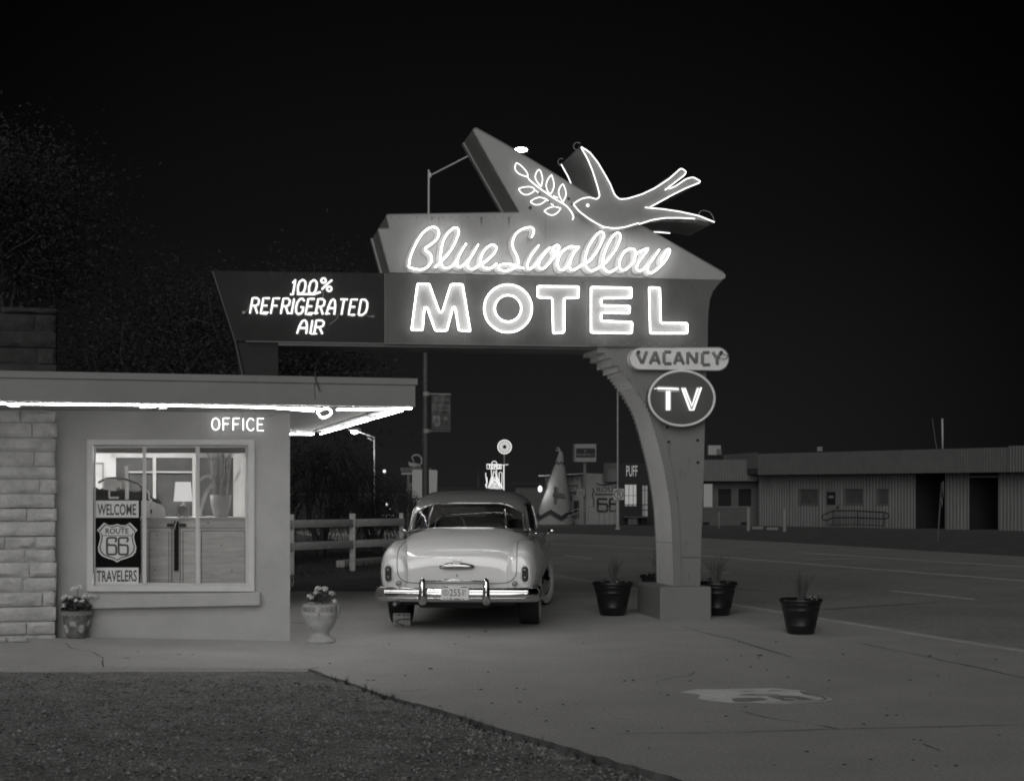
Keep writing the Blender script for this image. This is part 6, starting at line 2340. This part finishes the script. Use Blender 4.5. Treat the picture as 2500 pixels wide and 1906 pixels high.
mb = MB()
for l in ([(720, 620), (722, 690)], [(792, 640), (797, 690)], [(855, 640), (850, 800)], [(870, 650), (868, 820)]):
    mb.tube([QP.pt(x, y, .05) for x, y in z4(l)], .025, 4)
mb.prism([QP.pt(x, y, .05) for x, y in z4([(682, 915), (720, 915), (716, 1010), (682, 1012)])], V(0, .03, 0))
obj('wall_ornament', mb, M['block'], shop)
# route mural on the next wall
MP = Plane(0, 87.4, 0)
mur = thing('mural_wall', 'grey wall painted with a large dark outlined route shield mural', 'wall', V((1465 - CX) / F * 87.4, 87.4, gz(87.4)))
obj('wall', MB().prism([MP.pt(x, y) for x, y in z4([(925, 580), (1195, 590), (1195, 710), (1420, 710), (1420, 1345), (925, 1345)])], V(0, .35, 0)), M['farwall'], mur)
mb = MB()
text_on(mb, 'ROUTE', MP, (*z4([(1087, 788)])[0], *z4([(1460, 862)])[0]), .01)
box_on(mb, MP, (*z4([(1055, 888)])[0], *z4([(1440, 908)])[0]), .012, .008)
for cx in (1165, 1345):
    Q = rounded([V(cx + 75, 965, 0), V(cx - 68, 965, 0), V(cx - 68, 1150, 0), V(cx + 75, 1150, 0), V(cx + 75, 1040, 0), V(cx - 60, 1040, 0)], 25, 4)
    mb.tube([MP.pt(*z4([(p.x, p.y)])[0], .01) for p in Q], .085, 4, nrm=MP.n, flat=.008)
mb.tube([MP.pt(*z4([(p.x, p.y)])[0], .01) for p in crv([V(1075, 735, 0), V(1160, 758, 0), V(1260, 745, 0), V(1390, 720, 0)], 5)], .05, 4, nrm=MP.n, flat=.006)
mb.tube([MP.pt(*z4([(p.x, p.y)])[0], .01) for p in crv([V(1010, 800, 0), V(1038, 840, 0), V(1020, 910, 0), V(1040, 1000, 0), V(1030, 1080, 0)], 5)], .045, 4, nrm=MP.n, flat=.006)
obj('mural_paint', mb, M['fardark'], mur, fixn=False)
# PUFF shop
XP = Plane(0, 86.5, 0)
pf = thing('dark_shop', 'dark fronted shop with tall letters PUFF and lit windows', 'building', V((1535 - CX) / F * 86.5, 86.5, gz(86.5)))
wx = lambda a, b: (*z4([a])[0], *z4([b])[0])
mb = MB()
X0, X1 = 1395, 2450
for a, b in (((X0, 432), (X1, 752)), ((X0, 752), (1505, 1345)), ((1677, 752), (1765, 1345)), ((1845, 752), (X1, 1345)), ((1505, 1068), (1677, 1345)), ((1765, 1222), (1845, 1345))):
    box_on(mb, XP, wx(a, b), 0, .25)
obj('wall', mb, M['fardark'], pf)
mb = MB()
box_on(mb, XP, wx((1186, 425), (1395, 705)), -.3, .3)
obj('upper_wall', mb, M['block'], pf)
obj('signbox', box_on(MB(), XP, wx((1242, 516), (1380, 706)), -.28, .05), M['pole'], pf)
obj('letters', text_on(MB(), 'PUFF', XP, wx((1525, 468), (1692, 628)), .05), M['lit_window'], pf, fixn=False)
for a, b, m_ in (((1505, 752), (1677, 1068), 'lit_window'), ((1765, 765), (1845, 1222), 'lit_window2')):
    w_ = obj('window' if m_ == 'lit_window' else 'door', box_on(MB(), XP, wx(a, b), -.12, .03), M[m_], pf)
    mb = MB()
    x0, x1 = a[0], b[0]
    for x in ([x0 + 55, x0 + 120] if m_ == 'lit_window' else [x0 + 32]):
        box_on(mb, XP, wx((x, a[1]), (x + 7, b[1])), -.06, .04)
    for y in ((910,) if m_ == 'lit_window' else (830,)):
        box_on(mb, XP, wx((x0, y), (x1, y + 7)), -.055, .04)
    obj('glazing_bar', mb, M['fardark'], w_)
obj('step', box_on(MB(), XP, wx((1490, 1225), (1850, 1245)), .9, .9), M['block'], pf)
t = thing('waste_bin', 'dark bin shape at the foot of the dark shop front', 'bin', XP.pt(*z4([(1620, 1345)])[0], .7))
mb = MB().prism([XP.pt(x, y, .9) for x, y in z4([(1560, 1260), (1690, 1255), (1700, 1345), (1550, 1350)])], V(0, .4, 0))
obj('body', mb, M['pole'], t)
# ramp rails in front of the shops
RP = Plane(0, 83.5, 0)
rl = thing('ramp_railing', 'thin metal ramp railing in front of the teepee shop and the mural', 'railing', V((1440 - CX) / F * 83.5, 83.5, gz(83.5)))
mb = MB()
for l in ([(600, 1172), (880, 1088), (1000, 1085), (1110, 1110), (1370, 1105)], [(640, 1225), (880, 1140)], [(880, 1140), (1110, 1175), (1370, 1160)]):
    mb.tube([RP.pt(x, y) for x, y in z4(l)], .022, 5)
obj('rail', mb, M['signgrey'], rl)
mb = MB()
for x, y0, y1 in ((612, 1245, 1340), (662, 1190, 1320), (728, 1135, 1310), (795, 1120, 1290), (850, 1105, 1270), (955, 1095, 1330), (1118, 1110, 1330), (1200, 1110, 1340), (1275, 1120, 1345), (1342, 1110, 1345), (222, 1270, 1345)):
    mb.tube([RP.pt(*z4([(x, y0)])[0]), RP.pt(*z4([(x, y1)])[0])], .02, 4)
obj('baluster', mb, M['pole'], rl)
rl = thing('shop_railing', 'dark bar railing in front of the lit shop windows', 'railing', V((1555 - CX) / F * 84, 84, gz(84)))
RP2 = Plane(0, 84, 0)
mb = MB()
for y in (1050, 1130):
    mb.tube([RP2.pt(*z4([(x, y)])[0]) for x in (1470, 1880)], .025, 5)
obj('rail', mb, M['fardark'], rl)
mb = MB()
for x in (1478, 1548, 1612, 1682, 1775, 1850):
    mb.tube([RP2.pt(*z4([(x, y)])[0]) for y in (1050, 1340)], .022, 4)
obj('baluster', mb, M['fardark'], rl)

# advertising sign on a post
D = 84.5
AP = Plane(0, D, 0)
ad = thing('pole_sign', 'boxy pale sign with black PROHIBITION panel on a dark post', 'sign', V((1427.5 - CX) / F * D, D, gz(D)))
obj('post', MB().box((AP.pt(1427.5, 1200, -.3) + V(0, 0, .0)), (.15, .15, 5.2)), M['pole'], ad)
obj('box', box_on(MB(), AP, (1403.5, 1083.5, 1455.5, 1127), 0, .5), M['signgrey'], ad)
obj('side', box_on(MB(), AP, (1399, 1083.5, 1403, 1127), -.1, .35), M['block'], ad)
fc = obj('panel', box_on(MB(), AP, (1406.5, 1094, 1453, 1116), .03, .03), M['fardark'], ad)
mb = text_on(MB(), 'PROHIBITION 17', AP, (1408.5, 1107, 1451.5, 1112), .04)
text_on(mb, 'P', AP, (1427.3, 1098, 1431.5, 1104), .04)
obj('lettering', mb, M['signgrey'], fc, fixn=False)
bs = obj('lower_sign', box_on(MB(), AP, (*z4([(785, 822)])[0], *z4([(905, 920)])[0]), .1, .08), M['signgrey'], ad)
mb = MB()
for y in (845, 870, 895):
    box_on(mb, AP, (*z4([(800, y)])[0], *z4([(890, y + 9)])[0]), .105, .004)
obj('sign_stripe', mb, M['block'], bs)

# no parking sign on the tall pole
D = 71.5
NP = Plane(0, D, 0)
npb = V((1508 - CX) / F * D, D, gz(D))
ut = thing('utility_pole', 'tall thin utility pole with heavy foot rising beside the arch', 'pole', npb)
mb = MB()
mb.lathe([(.14, 0), (.14, .05), (.085, .1), (.08, 1.9), (.045, 2.0), (.042, 2.1), (.038, 9.0), (.036, 11)], npb, 18)
obj('shaft', mb, M['steel'], ut, smooth=40)
nsg = thing('no_parking_sign', 'square white sign with a circled barred R fixed to the utility pole', 'sign', NP.pt(1511, 1205, .15))
obj('plate', box_on(MB(), NP, (1498, 1192.5, 1523.5, 1219.5), .13, .02), M['white'], nsg)
mb = MB()
c_ = z4([(1412, 893)])[0]
mb.tube([NP.pt(c_[0] + 10.6 * math.cos(a), c_[1] + 10.6 * math.sin(a), .135) for a in [i * math.pi / 16 for i in range(32)]], .028, 4, closed=True, nrm=NP.n, flat=.008)
mb.tube([NP.pt(c_[0] - 8.5, c_[1] - 8, .137), NP.pt(c_[0] + 4, c_[1] + 4, .137)], .02, 4, nrm=NP.n, flat=.006)
text_on(mb, 'R', NP, (*z4([(1392, 848)])[0], *z4([(1452, 935)])[0]), .14)
obj('symbol', mb, M['dark'], nsg, fixn=False)

# ------------------------------------------------------------------ corrugated depot across the road
A_ = V((1925 - CX) / F * 82, 82, 0); B_ = V((2500 - CX) / F * 70, 70, 0)
ang = math.degrees(math.atan2(B_.y - A_.y, B_.x - A_.x))
DP = Plane(A_.x, A_.y, ang)
dep = thing('corrugated_depot', 'long low corrugated metal building with deep fascia across the road', 'building', V((2150 - CX) / F * 77, 77, gz(77)))
k5b, k6b = 440 / 2174, 420 / 1764
y5 = lambda x, y: (1680 + x * k5b, 1000 + y * k5b)
y6 = lambda x, y: (2080 + x * k6b, 1000 + y * k6b)
def corr(pl, x0, x1, ztop, zbot, off=0.0, pitch=.19, dep_=.035, yref=1200):
    a0 = pl.uh(x0, yref, off)[0]; a1 = pl.uh(x1, yref, off)[0]
    m = MB()
    n = max(1, int((a1 - a0) / pitch))
    P = []
    for i in range(n):
        a = a0 + (a1 - a0) * i / n; w = (a1 - a0) / n
        P += [(a, 0), (a + w * .55, 0), (a + w * .66, dep_), (a + w * .86, dep_)]
    P.append((a1, 0))
    vs = []
    for a, o in P:
        vs += [pl.at(a, zbot, off + o), pl.at(a, ztop, off + o)]
    m.add(vs, [(2 * i, 2 * i + 2, 2 * i + 3, 2 * i + 1) for i in range(len(P) - 1)])
    return m
ztopw = 2.45
def rect(pl, x0, x1, z0, z1, off, t, yref=1200):
    a0 = pl.uh(x0, yref, off)[0]; a1 = pl.uh(x1, yref, off)[0]
    return MB().prism([pl.at(a0, z0, off), pl.at(a1, z0, off), pl.at(a1, z1, off), pl.at(a0, z1, off)], pl.n * -t)
def hz_at(pl, x, y, off=0):
    return pl.uh(x, y, off)[1]
# wall in strips round its openings
wins = [(*y5(1345, 965), *y5(1560, 1138)), (*y5(1893, 960), *y5(2100, 1133)), (*y6(268, 818), *y6(365, 965))]
doorb = (*y5(1645, 955), *y5(1822, 1388))
mw = MB()
spans = sorted([(w[0], w[2], hz_at(DP, w[0], w[1]), hz_at(DP, w[0], w[3])) for w in wins] + [(doorb[0], doorb[2], hz_at(DP, doorb[0], doorb[1]), -1.0)])
x = 1926
for x0, x1, zt0, zb0 in spans:
    q = corr(DP, x, x0, ztopw, -1.0); mw.add(q.v, q.f)
    q = corr(DP, x0, x1, ztopw, zt0); mw.add(q.v, q.f)
    if zb0 > -1:
        q = corr(DP, x0, x1, zb0, -1.0); mw.add(q.v, q.f)
    x = x1
q = corr(DP, x, 2235, ztopw, -1.0); mw.add(q.v, q.f)
for x0, x1 in ((2307, 2366), (2437, 2600)):
    q = corr(DP, x0, x1, ztopw, -1.0); mw.add(q.v, q.f)
obj('wall', mw, M['corr'], dep, fixn=False)
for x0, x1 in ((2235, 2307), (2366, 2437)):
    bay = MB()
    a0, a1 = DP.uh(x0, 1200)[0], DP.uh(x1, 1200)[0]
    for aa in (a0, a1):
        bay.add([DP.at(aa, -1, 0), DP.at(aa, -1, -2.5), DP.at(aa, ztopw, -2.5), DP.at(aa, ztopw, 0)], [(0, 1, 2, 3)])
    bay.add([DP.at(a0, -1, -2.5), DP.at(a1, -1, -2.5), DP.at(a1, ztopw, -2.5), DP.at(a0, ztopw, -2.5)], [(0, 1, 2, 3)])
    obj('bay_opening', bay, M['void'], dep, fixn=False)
obj('bay_head', rect(DP, 2355, 2438, 2.18, 2.28, .05, .05), M['corrfascia'], dep)
for w in wins:
    fr_ = MB()
    A1 = [DP.pt(x, y, .06) for x, y in ((w[0] - 3, w[1] - 3), (w[2] + 3, w[1] - 3), (w[2] + 3, w[3] + 3), (w[0] - 3, w[3] + 3))]
    B1 = [DP.pt(x, y, .06) for x, y in ((w[0], w[1]), (w[2], w[1]), (w[2], w[3]), (w[0], w[3]))]
    wo = obj('window', fr_.ring(A1, B1, DP.n * -.1), M['corrfascia'], dep)
    obj('pane', MB().poly([DP.pt(x, y, -.02) for x, y in ((w[0] - 1, w[1] - 1), (w[2] + 1, w[1] - 1), (w[2] + 1, w[3] + 1), (w[0] - 1, w[3] + 1))]), M['pole'], wo, fixn=False)
dz = hz_at(DP, *doorb[:2])
dr = obj('door', rect(DP, doorb[0], doorb[2], -.42, dz, .03, .06), M['corr'], dep)
dw = (*y5(1672, 990), *y5(1775, 1145))
obj('door_glass', MB().prism([DP.pt(x, y, .05) for x, y in ((dw[0], dw[1]), (dw[2], dw[1]), (dw[2], dw[3]), (dw[0], dw[3]))], DP.n * -.01), M['void'], dr)
dw = (*y5(1692, 1035), *y5(1752, 1065))
obj('door_notice', MB().prism([DP.pt(x, y, .06) for x, y in ((dw[0], dw[1]), (dw[2], dw[1]), (dw[2], dw[3]), (dw[0], dw[3]))], DP.n * -.008), M['signgrey'], dr)
obj('handle', MB().ball(DP.pt(*y5(1805, 1172), .1), .07, 8, 6), M['dark'], dr)
# recessed flank at the left
fl = Plane(A_.x, A_.y, ang)
a = DP.at(-.0, 0, 0)
b = W(1851, 1200, 84); b.z = 0
FL = Plane(b.x, b.y, math.degrees(math.atan2(a.y - b.y, a.x - b.x)))
q = corr(FL, 1852, 1925, ztopw, -1.0)
obj('flank_wall', q, M['corr'], dep, fixn=False)
# fascia
f0 = DP.uh(1850, 1140, 1.1)[0]
mb = corr(DP, 1850, 2461, 3.58, 2.42, 1.1, .16, .008, 1120)
q = corr(DP, 2461, 2700, 3.64, 2.42, 1.15, .16, .02, 1120); mb.add(q.v, q.f)
obj('fascia', mb, M['corrfascia'], dep, fixn=False)
pa = DP.at(f0, 0, 1.1); pb_ = W(1766, 1127, 88); pb_.z = 0
LP2 = Plane(pb_.x, pb_.y, math.degrees(math.atan2(pa.y - pb_.y, pa.x - pb_.x)))
mb = corr(LP2, 1766, 1849.5, 3.66, 2.78, 0, .16, .02, 1120)
obj('fascia', mb, M['corrfascia'], dep, fixn=False)
mb = MB()
a1 = DP.uh(2700, 1120, 1.1)[0]
mb.prism([V(pb_.x, pb_.y, 2.47), DP.at(f0, 2.47, 1.08), DP.at(a1, 2.47, 1.08), DP.at(a1, 2.47, -9), DP.at(f0, 2.47, -9), V(pb_.x + 2, pb_.y + 8, 2.47)], V(0, 0, 1.0))
obj('roof', mb, M['roofing'], dep)
# low office wing on the left
LW = Plane((1780 - CX) / F * 85, 85, 0)
mb = MB()
lw = lambda x0, y0, x1, y1, o, t_: box_on(MB(), LW, (x0, y0, x1, y1), o, t_)
m2 = MB()
for r_ in ((1650, 1170, 1718, 1300), (1740, 1170, 1754, 1300), (1785, 1170, 1803, 1300), (1834, 1170, 1853, 1300), (1718, 1237, 1740, 1300), (1754, 1235, 1785, 1300), (1803, 1235, 1834, 1300)):
    box_on(m2, LW, r_, 0, .2)
box_on(m2, LW, (1718, 1170, 1740, 1181), 0, .2); box_on(m2, LW, (1754, 1170, 1785, 1193), 0, .2); box_on(m2, LW, (1803, 1170, 1834, 1193), 0, .2)
obj('wing_wall', m2, M['block'], dep)
obj('window', box_on(MB(), LW, (1716, 1180, 1741, 1238), -.12, .03), M['lit_window2'], dep)
obj('window', box_on(MB(), LW, (1753, 1192, 1786, 1236), -.12, .03), M['void'], dep)
obj('window', box_on(MB(), LW, (1802, 1192, 1835, 1236), -.12, .03), M['void'], dep)
mb = MB()
box_on(mb, LW, (1714, 1238, 1742, 1241), .06, .06)
box_on(mb, LW, (1748, 1236.5, 1840, 1239.5), .06, .06)
obj('sill', mb, M['corrfascia'], dep)
m2 = MB()
q = corr(LW, 1650, 1849, hz_at(LW, 1780, 1122, .9), hz_at(LW, 1780, 1174, .9), .9, .16, .02, 1150)
obj('wing_fascia', q, M['corrfascia'], dep, fixn=False)
zz0 = hz_at(LW, 1780, 1174, .9)
a0 = LW.uh(1650, 1150, .9)[0]; a1 = LW.uh(1849, 1150, .9)[0]
obj('wing_roof', MB().prism([LW.at(a0, zz0 + .02, .88), LW.at(a1, zz0 + .02, .88), LW.at(a1, zz0 + .02, -6), LW.at(a0, zz0 + .02, -6)], V(0, 0, 1.1)), M['roofing'], dep)
for x0, x1 in ((1716, 1731), (1809, 1823)):
    obj('wall_vent', box_on(MB(), LW, (x0, 1274, x1, 1281), .03, .03), M['void'], dep)
# on the roof
hv = W(1745, 1112, 88)
ac = thing('rooftop_unit', 'boxy air conditioning unit on the roof of the low wing', 'air conditioner', hv)
obj('case', MB().bbox(W(1743, 1099, 88), (.75, .6, .58), .02), M['steel'], ac)
mb = MB()
mb.tube([W(1729, 1112, 87.9), W(1764, 1111, 87.9)], .03, 5)
mb.bbox(W(1755, 1103, 87.8), (.3, .3, .36), .02)
obj('duct', mb, M['corrfascia'], ac)
vt = thing('roof_vent', 'small louvred vent box on the depot roof', 'vent', W(2000, 1101, 82))
obj('case', MB().bbox(W(2000.5, 1096, 82), (.28, .28, .24), .01), M['signgrey'], vt)
for dz in (-.05, .03):
    obj('slat', MB().box(W(2000.5, 1096, 82) + V(0, -.145, dz), (.22, .01, .02)), M['pole'], vt)
ms = thing('roof_mast', 'plain pale mast with a thin leaning aerial on the depot roof', 'mast', W(2301, 1095, 74))
obj('mast', MB().tube([W(2301.5, 1100, 74), W(2300.5, 1021.5, 74)], .048, 8), M['white'], ms, smooth=True)
obj('aerial', MB().tube([W(2287, 1097, 74), W(2276, 1021, 74)], .012, 5), M['signgrey'], ms)
# black handrail by the door
RO = 1.3
hr = thing('handrail', 'black tubular handrail in front of the depot door', 'railing', DP.pt(*y5(2040, 1385), RO))
mb = MB()
top_ = [y5(1655, 1258), y5(1745, 1218), y5(2040, 1216), y6(60, 1036), y6(345, 1052)]
bot_ = [y6(345, 1118), y6(60, 1106), y5(2040, 1298), y5(1750, 1302), y5(1660, 1335)]
loop = top_ + [y6(368, 1066), y6(374, 1086), y6(366, 1108)] + bot_ + [y5(1628, 1325), y5(1614, 1295), y5(1626, 1270)]
mb.tube([DP.pt(x, y, RO) for x, y in loop], .032, 6, closed=True)
mb.tube([DP.pt(x, y, RO) for x, y in (y5(1690, 1388), y5(2040, 1384), y6(60, 1176), y6(330, 1190))], .022, 5)
obj('rail', mb, M['fardark'], hr)
mb = MB()
for a, b in ((y5(1751, 1218), y5(1751, 1392)), (y5(2046, 1216), y5(2046, 1392)), (y6(62, 1036), y6(62, 1195)), (y6(328, 1052), y6(328, 1205))):
    mb.tube([DP.pt(*a, RO), DP.pt(*b, RO)], .028, 5)
obj('post', mb, M['fardark'], hr)
mb = MB()
for i in range(1, 22):
    x = 2035 + i * 5.4
    mb.tube([DP.pt(x, 1250, RO), DP.pt(x, 1280, RO)], .008, 4)
obj('mesh_bars', mb, M['fardark'], hr)
# bollards and low stops before the depot
for x, y0, y1, w_, lab in ((372, 1235, 1420, 12, 'thin pale bollard before the low wing of the depot'), (727, 1180, 1450, 44, 'thick pale bollard by the corner of the low wing'), (1163, 1190, 1462, 42, 'thick pale bollard before the corrugated flank wall')):
    px0, py1 = y5(x, y1)
    b = G(px0, py1)
    h = (y1 - y0) * k5b / F * b.y
    r = w_ * k5b / F * b.y / 2
    o = obj('bollard', MB().lathe([(r, -.05), (r, h - r * .4), (r * .8, h - r * .12), (r * .3, h)], b, 14), M['tee'], smooth=40)
    tag(o, lab, 'bollard', 'bollards before the depot')
for x0, x1, y, lab in ((765, 905, 1440, 'left one of two low parking stops before the flank wall'), (945, 1085, 1450, 'right one of two low parking stops before the flank wall')):
    a = G(*y5(x0, y)); b = G(*y5(x1, y))
    o = obj('parking_stop', MB().bbox((a + b) / 2 + V(0, 0, .06), ((b - a).length, .18, .14), .03), M['tee'], smooth=40)
    tag(o, lab, 'parking stop', 'parking stops before the depot')
# stop sign seen almost edge on
b = G(2289, 1321)
ss = thing('edge_on_sign', 'octagonal road sign seen almost edge on, on a slightly leaning post', 'road sign', b)
tp = W(2299, 1178, b.y)
obj('post', MB().tube([b, tp], .03, 6), M['pole'], ss)
u_ = Vector((math.cos(R(74)), math.sin(R(74)), 0)); n_ = Vector((-u_.y, u_.x, 0))
c = W(2299, 1194, b.y)
for dx, rr_, cc, nm in ((.0, .31, c, 'octagon_plate'), (.0, .17, W(2296.5, 1226, b.y), 'lower_plate')):
    pts = []
    for i in range(8):
        a = math.pi / 8 + i * math.pi / 4
        pts.append(cc + u_ * (rr_ * math.cos(a)) + V(0, 0, rr_ * math.sin(a)) - n_ * .05)
    obj(nm, MB().prism(pts, n_ * .01), M['white'], ss)
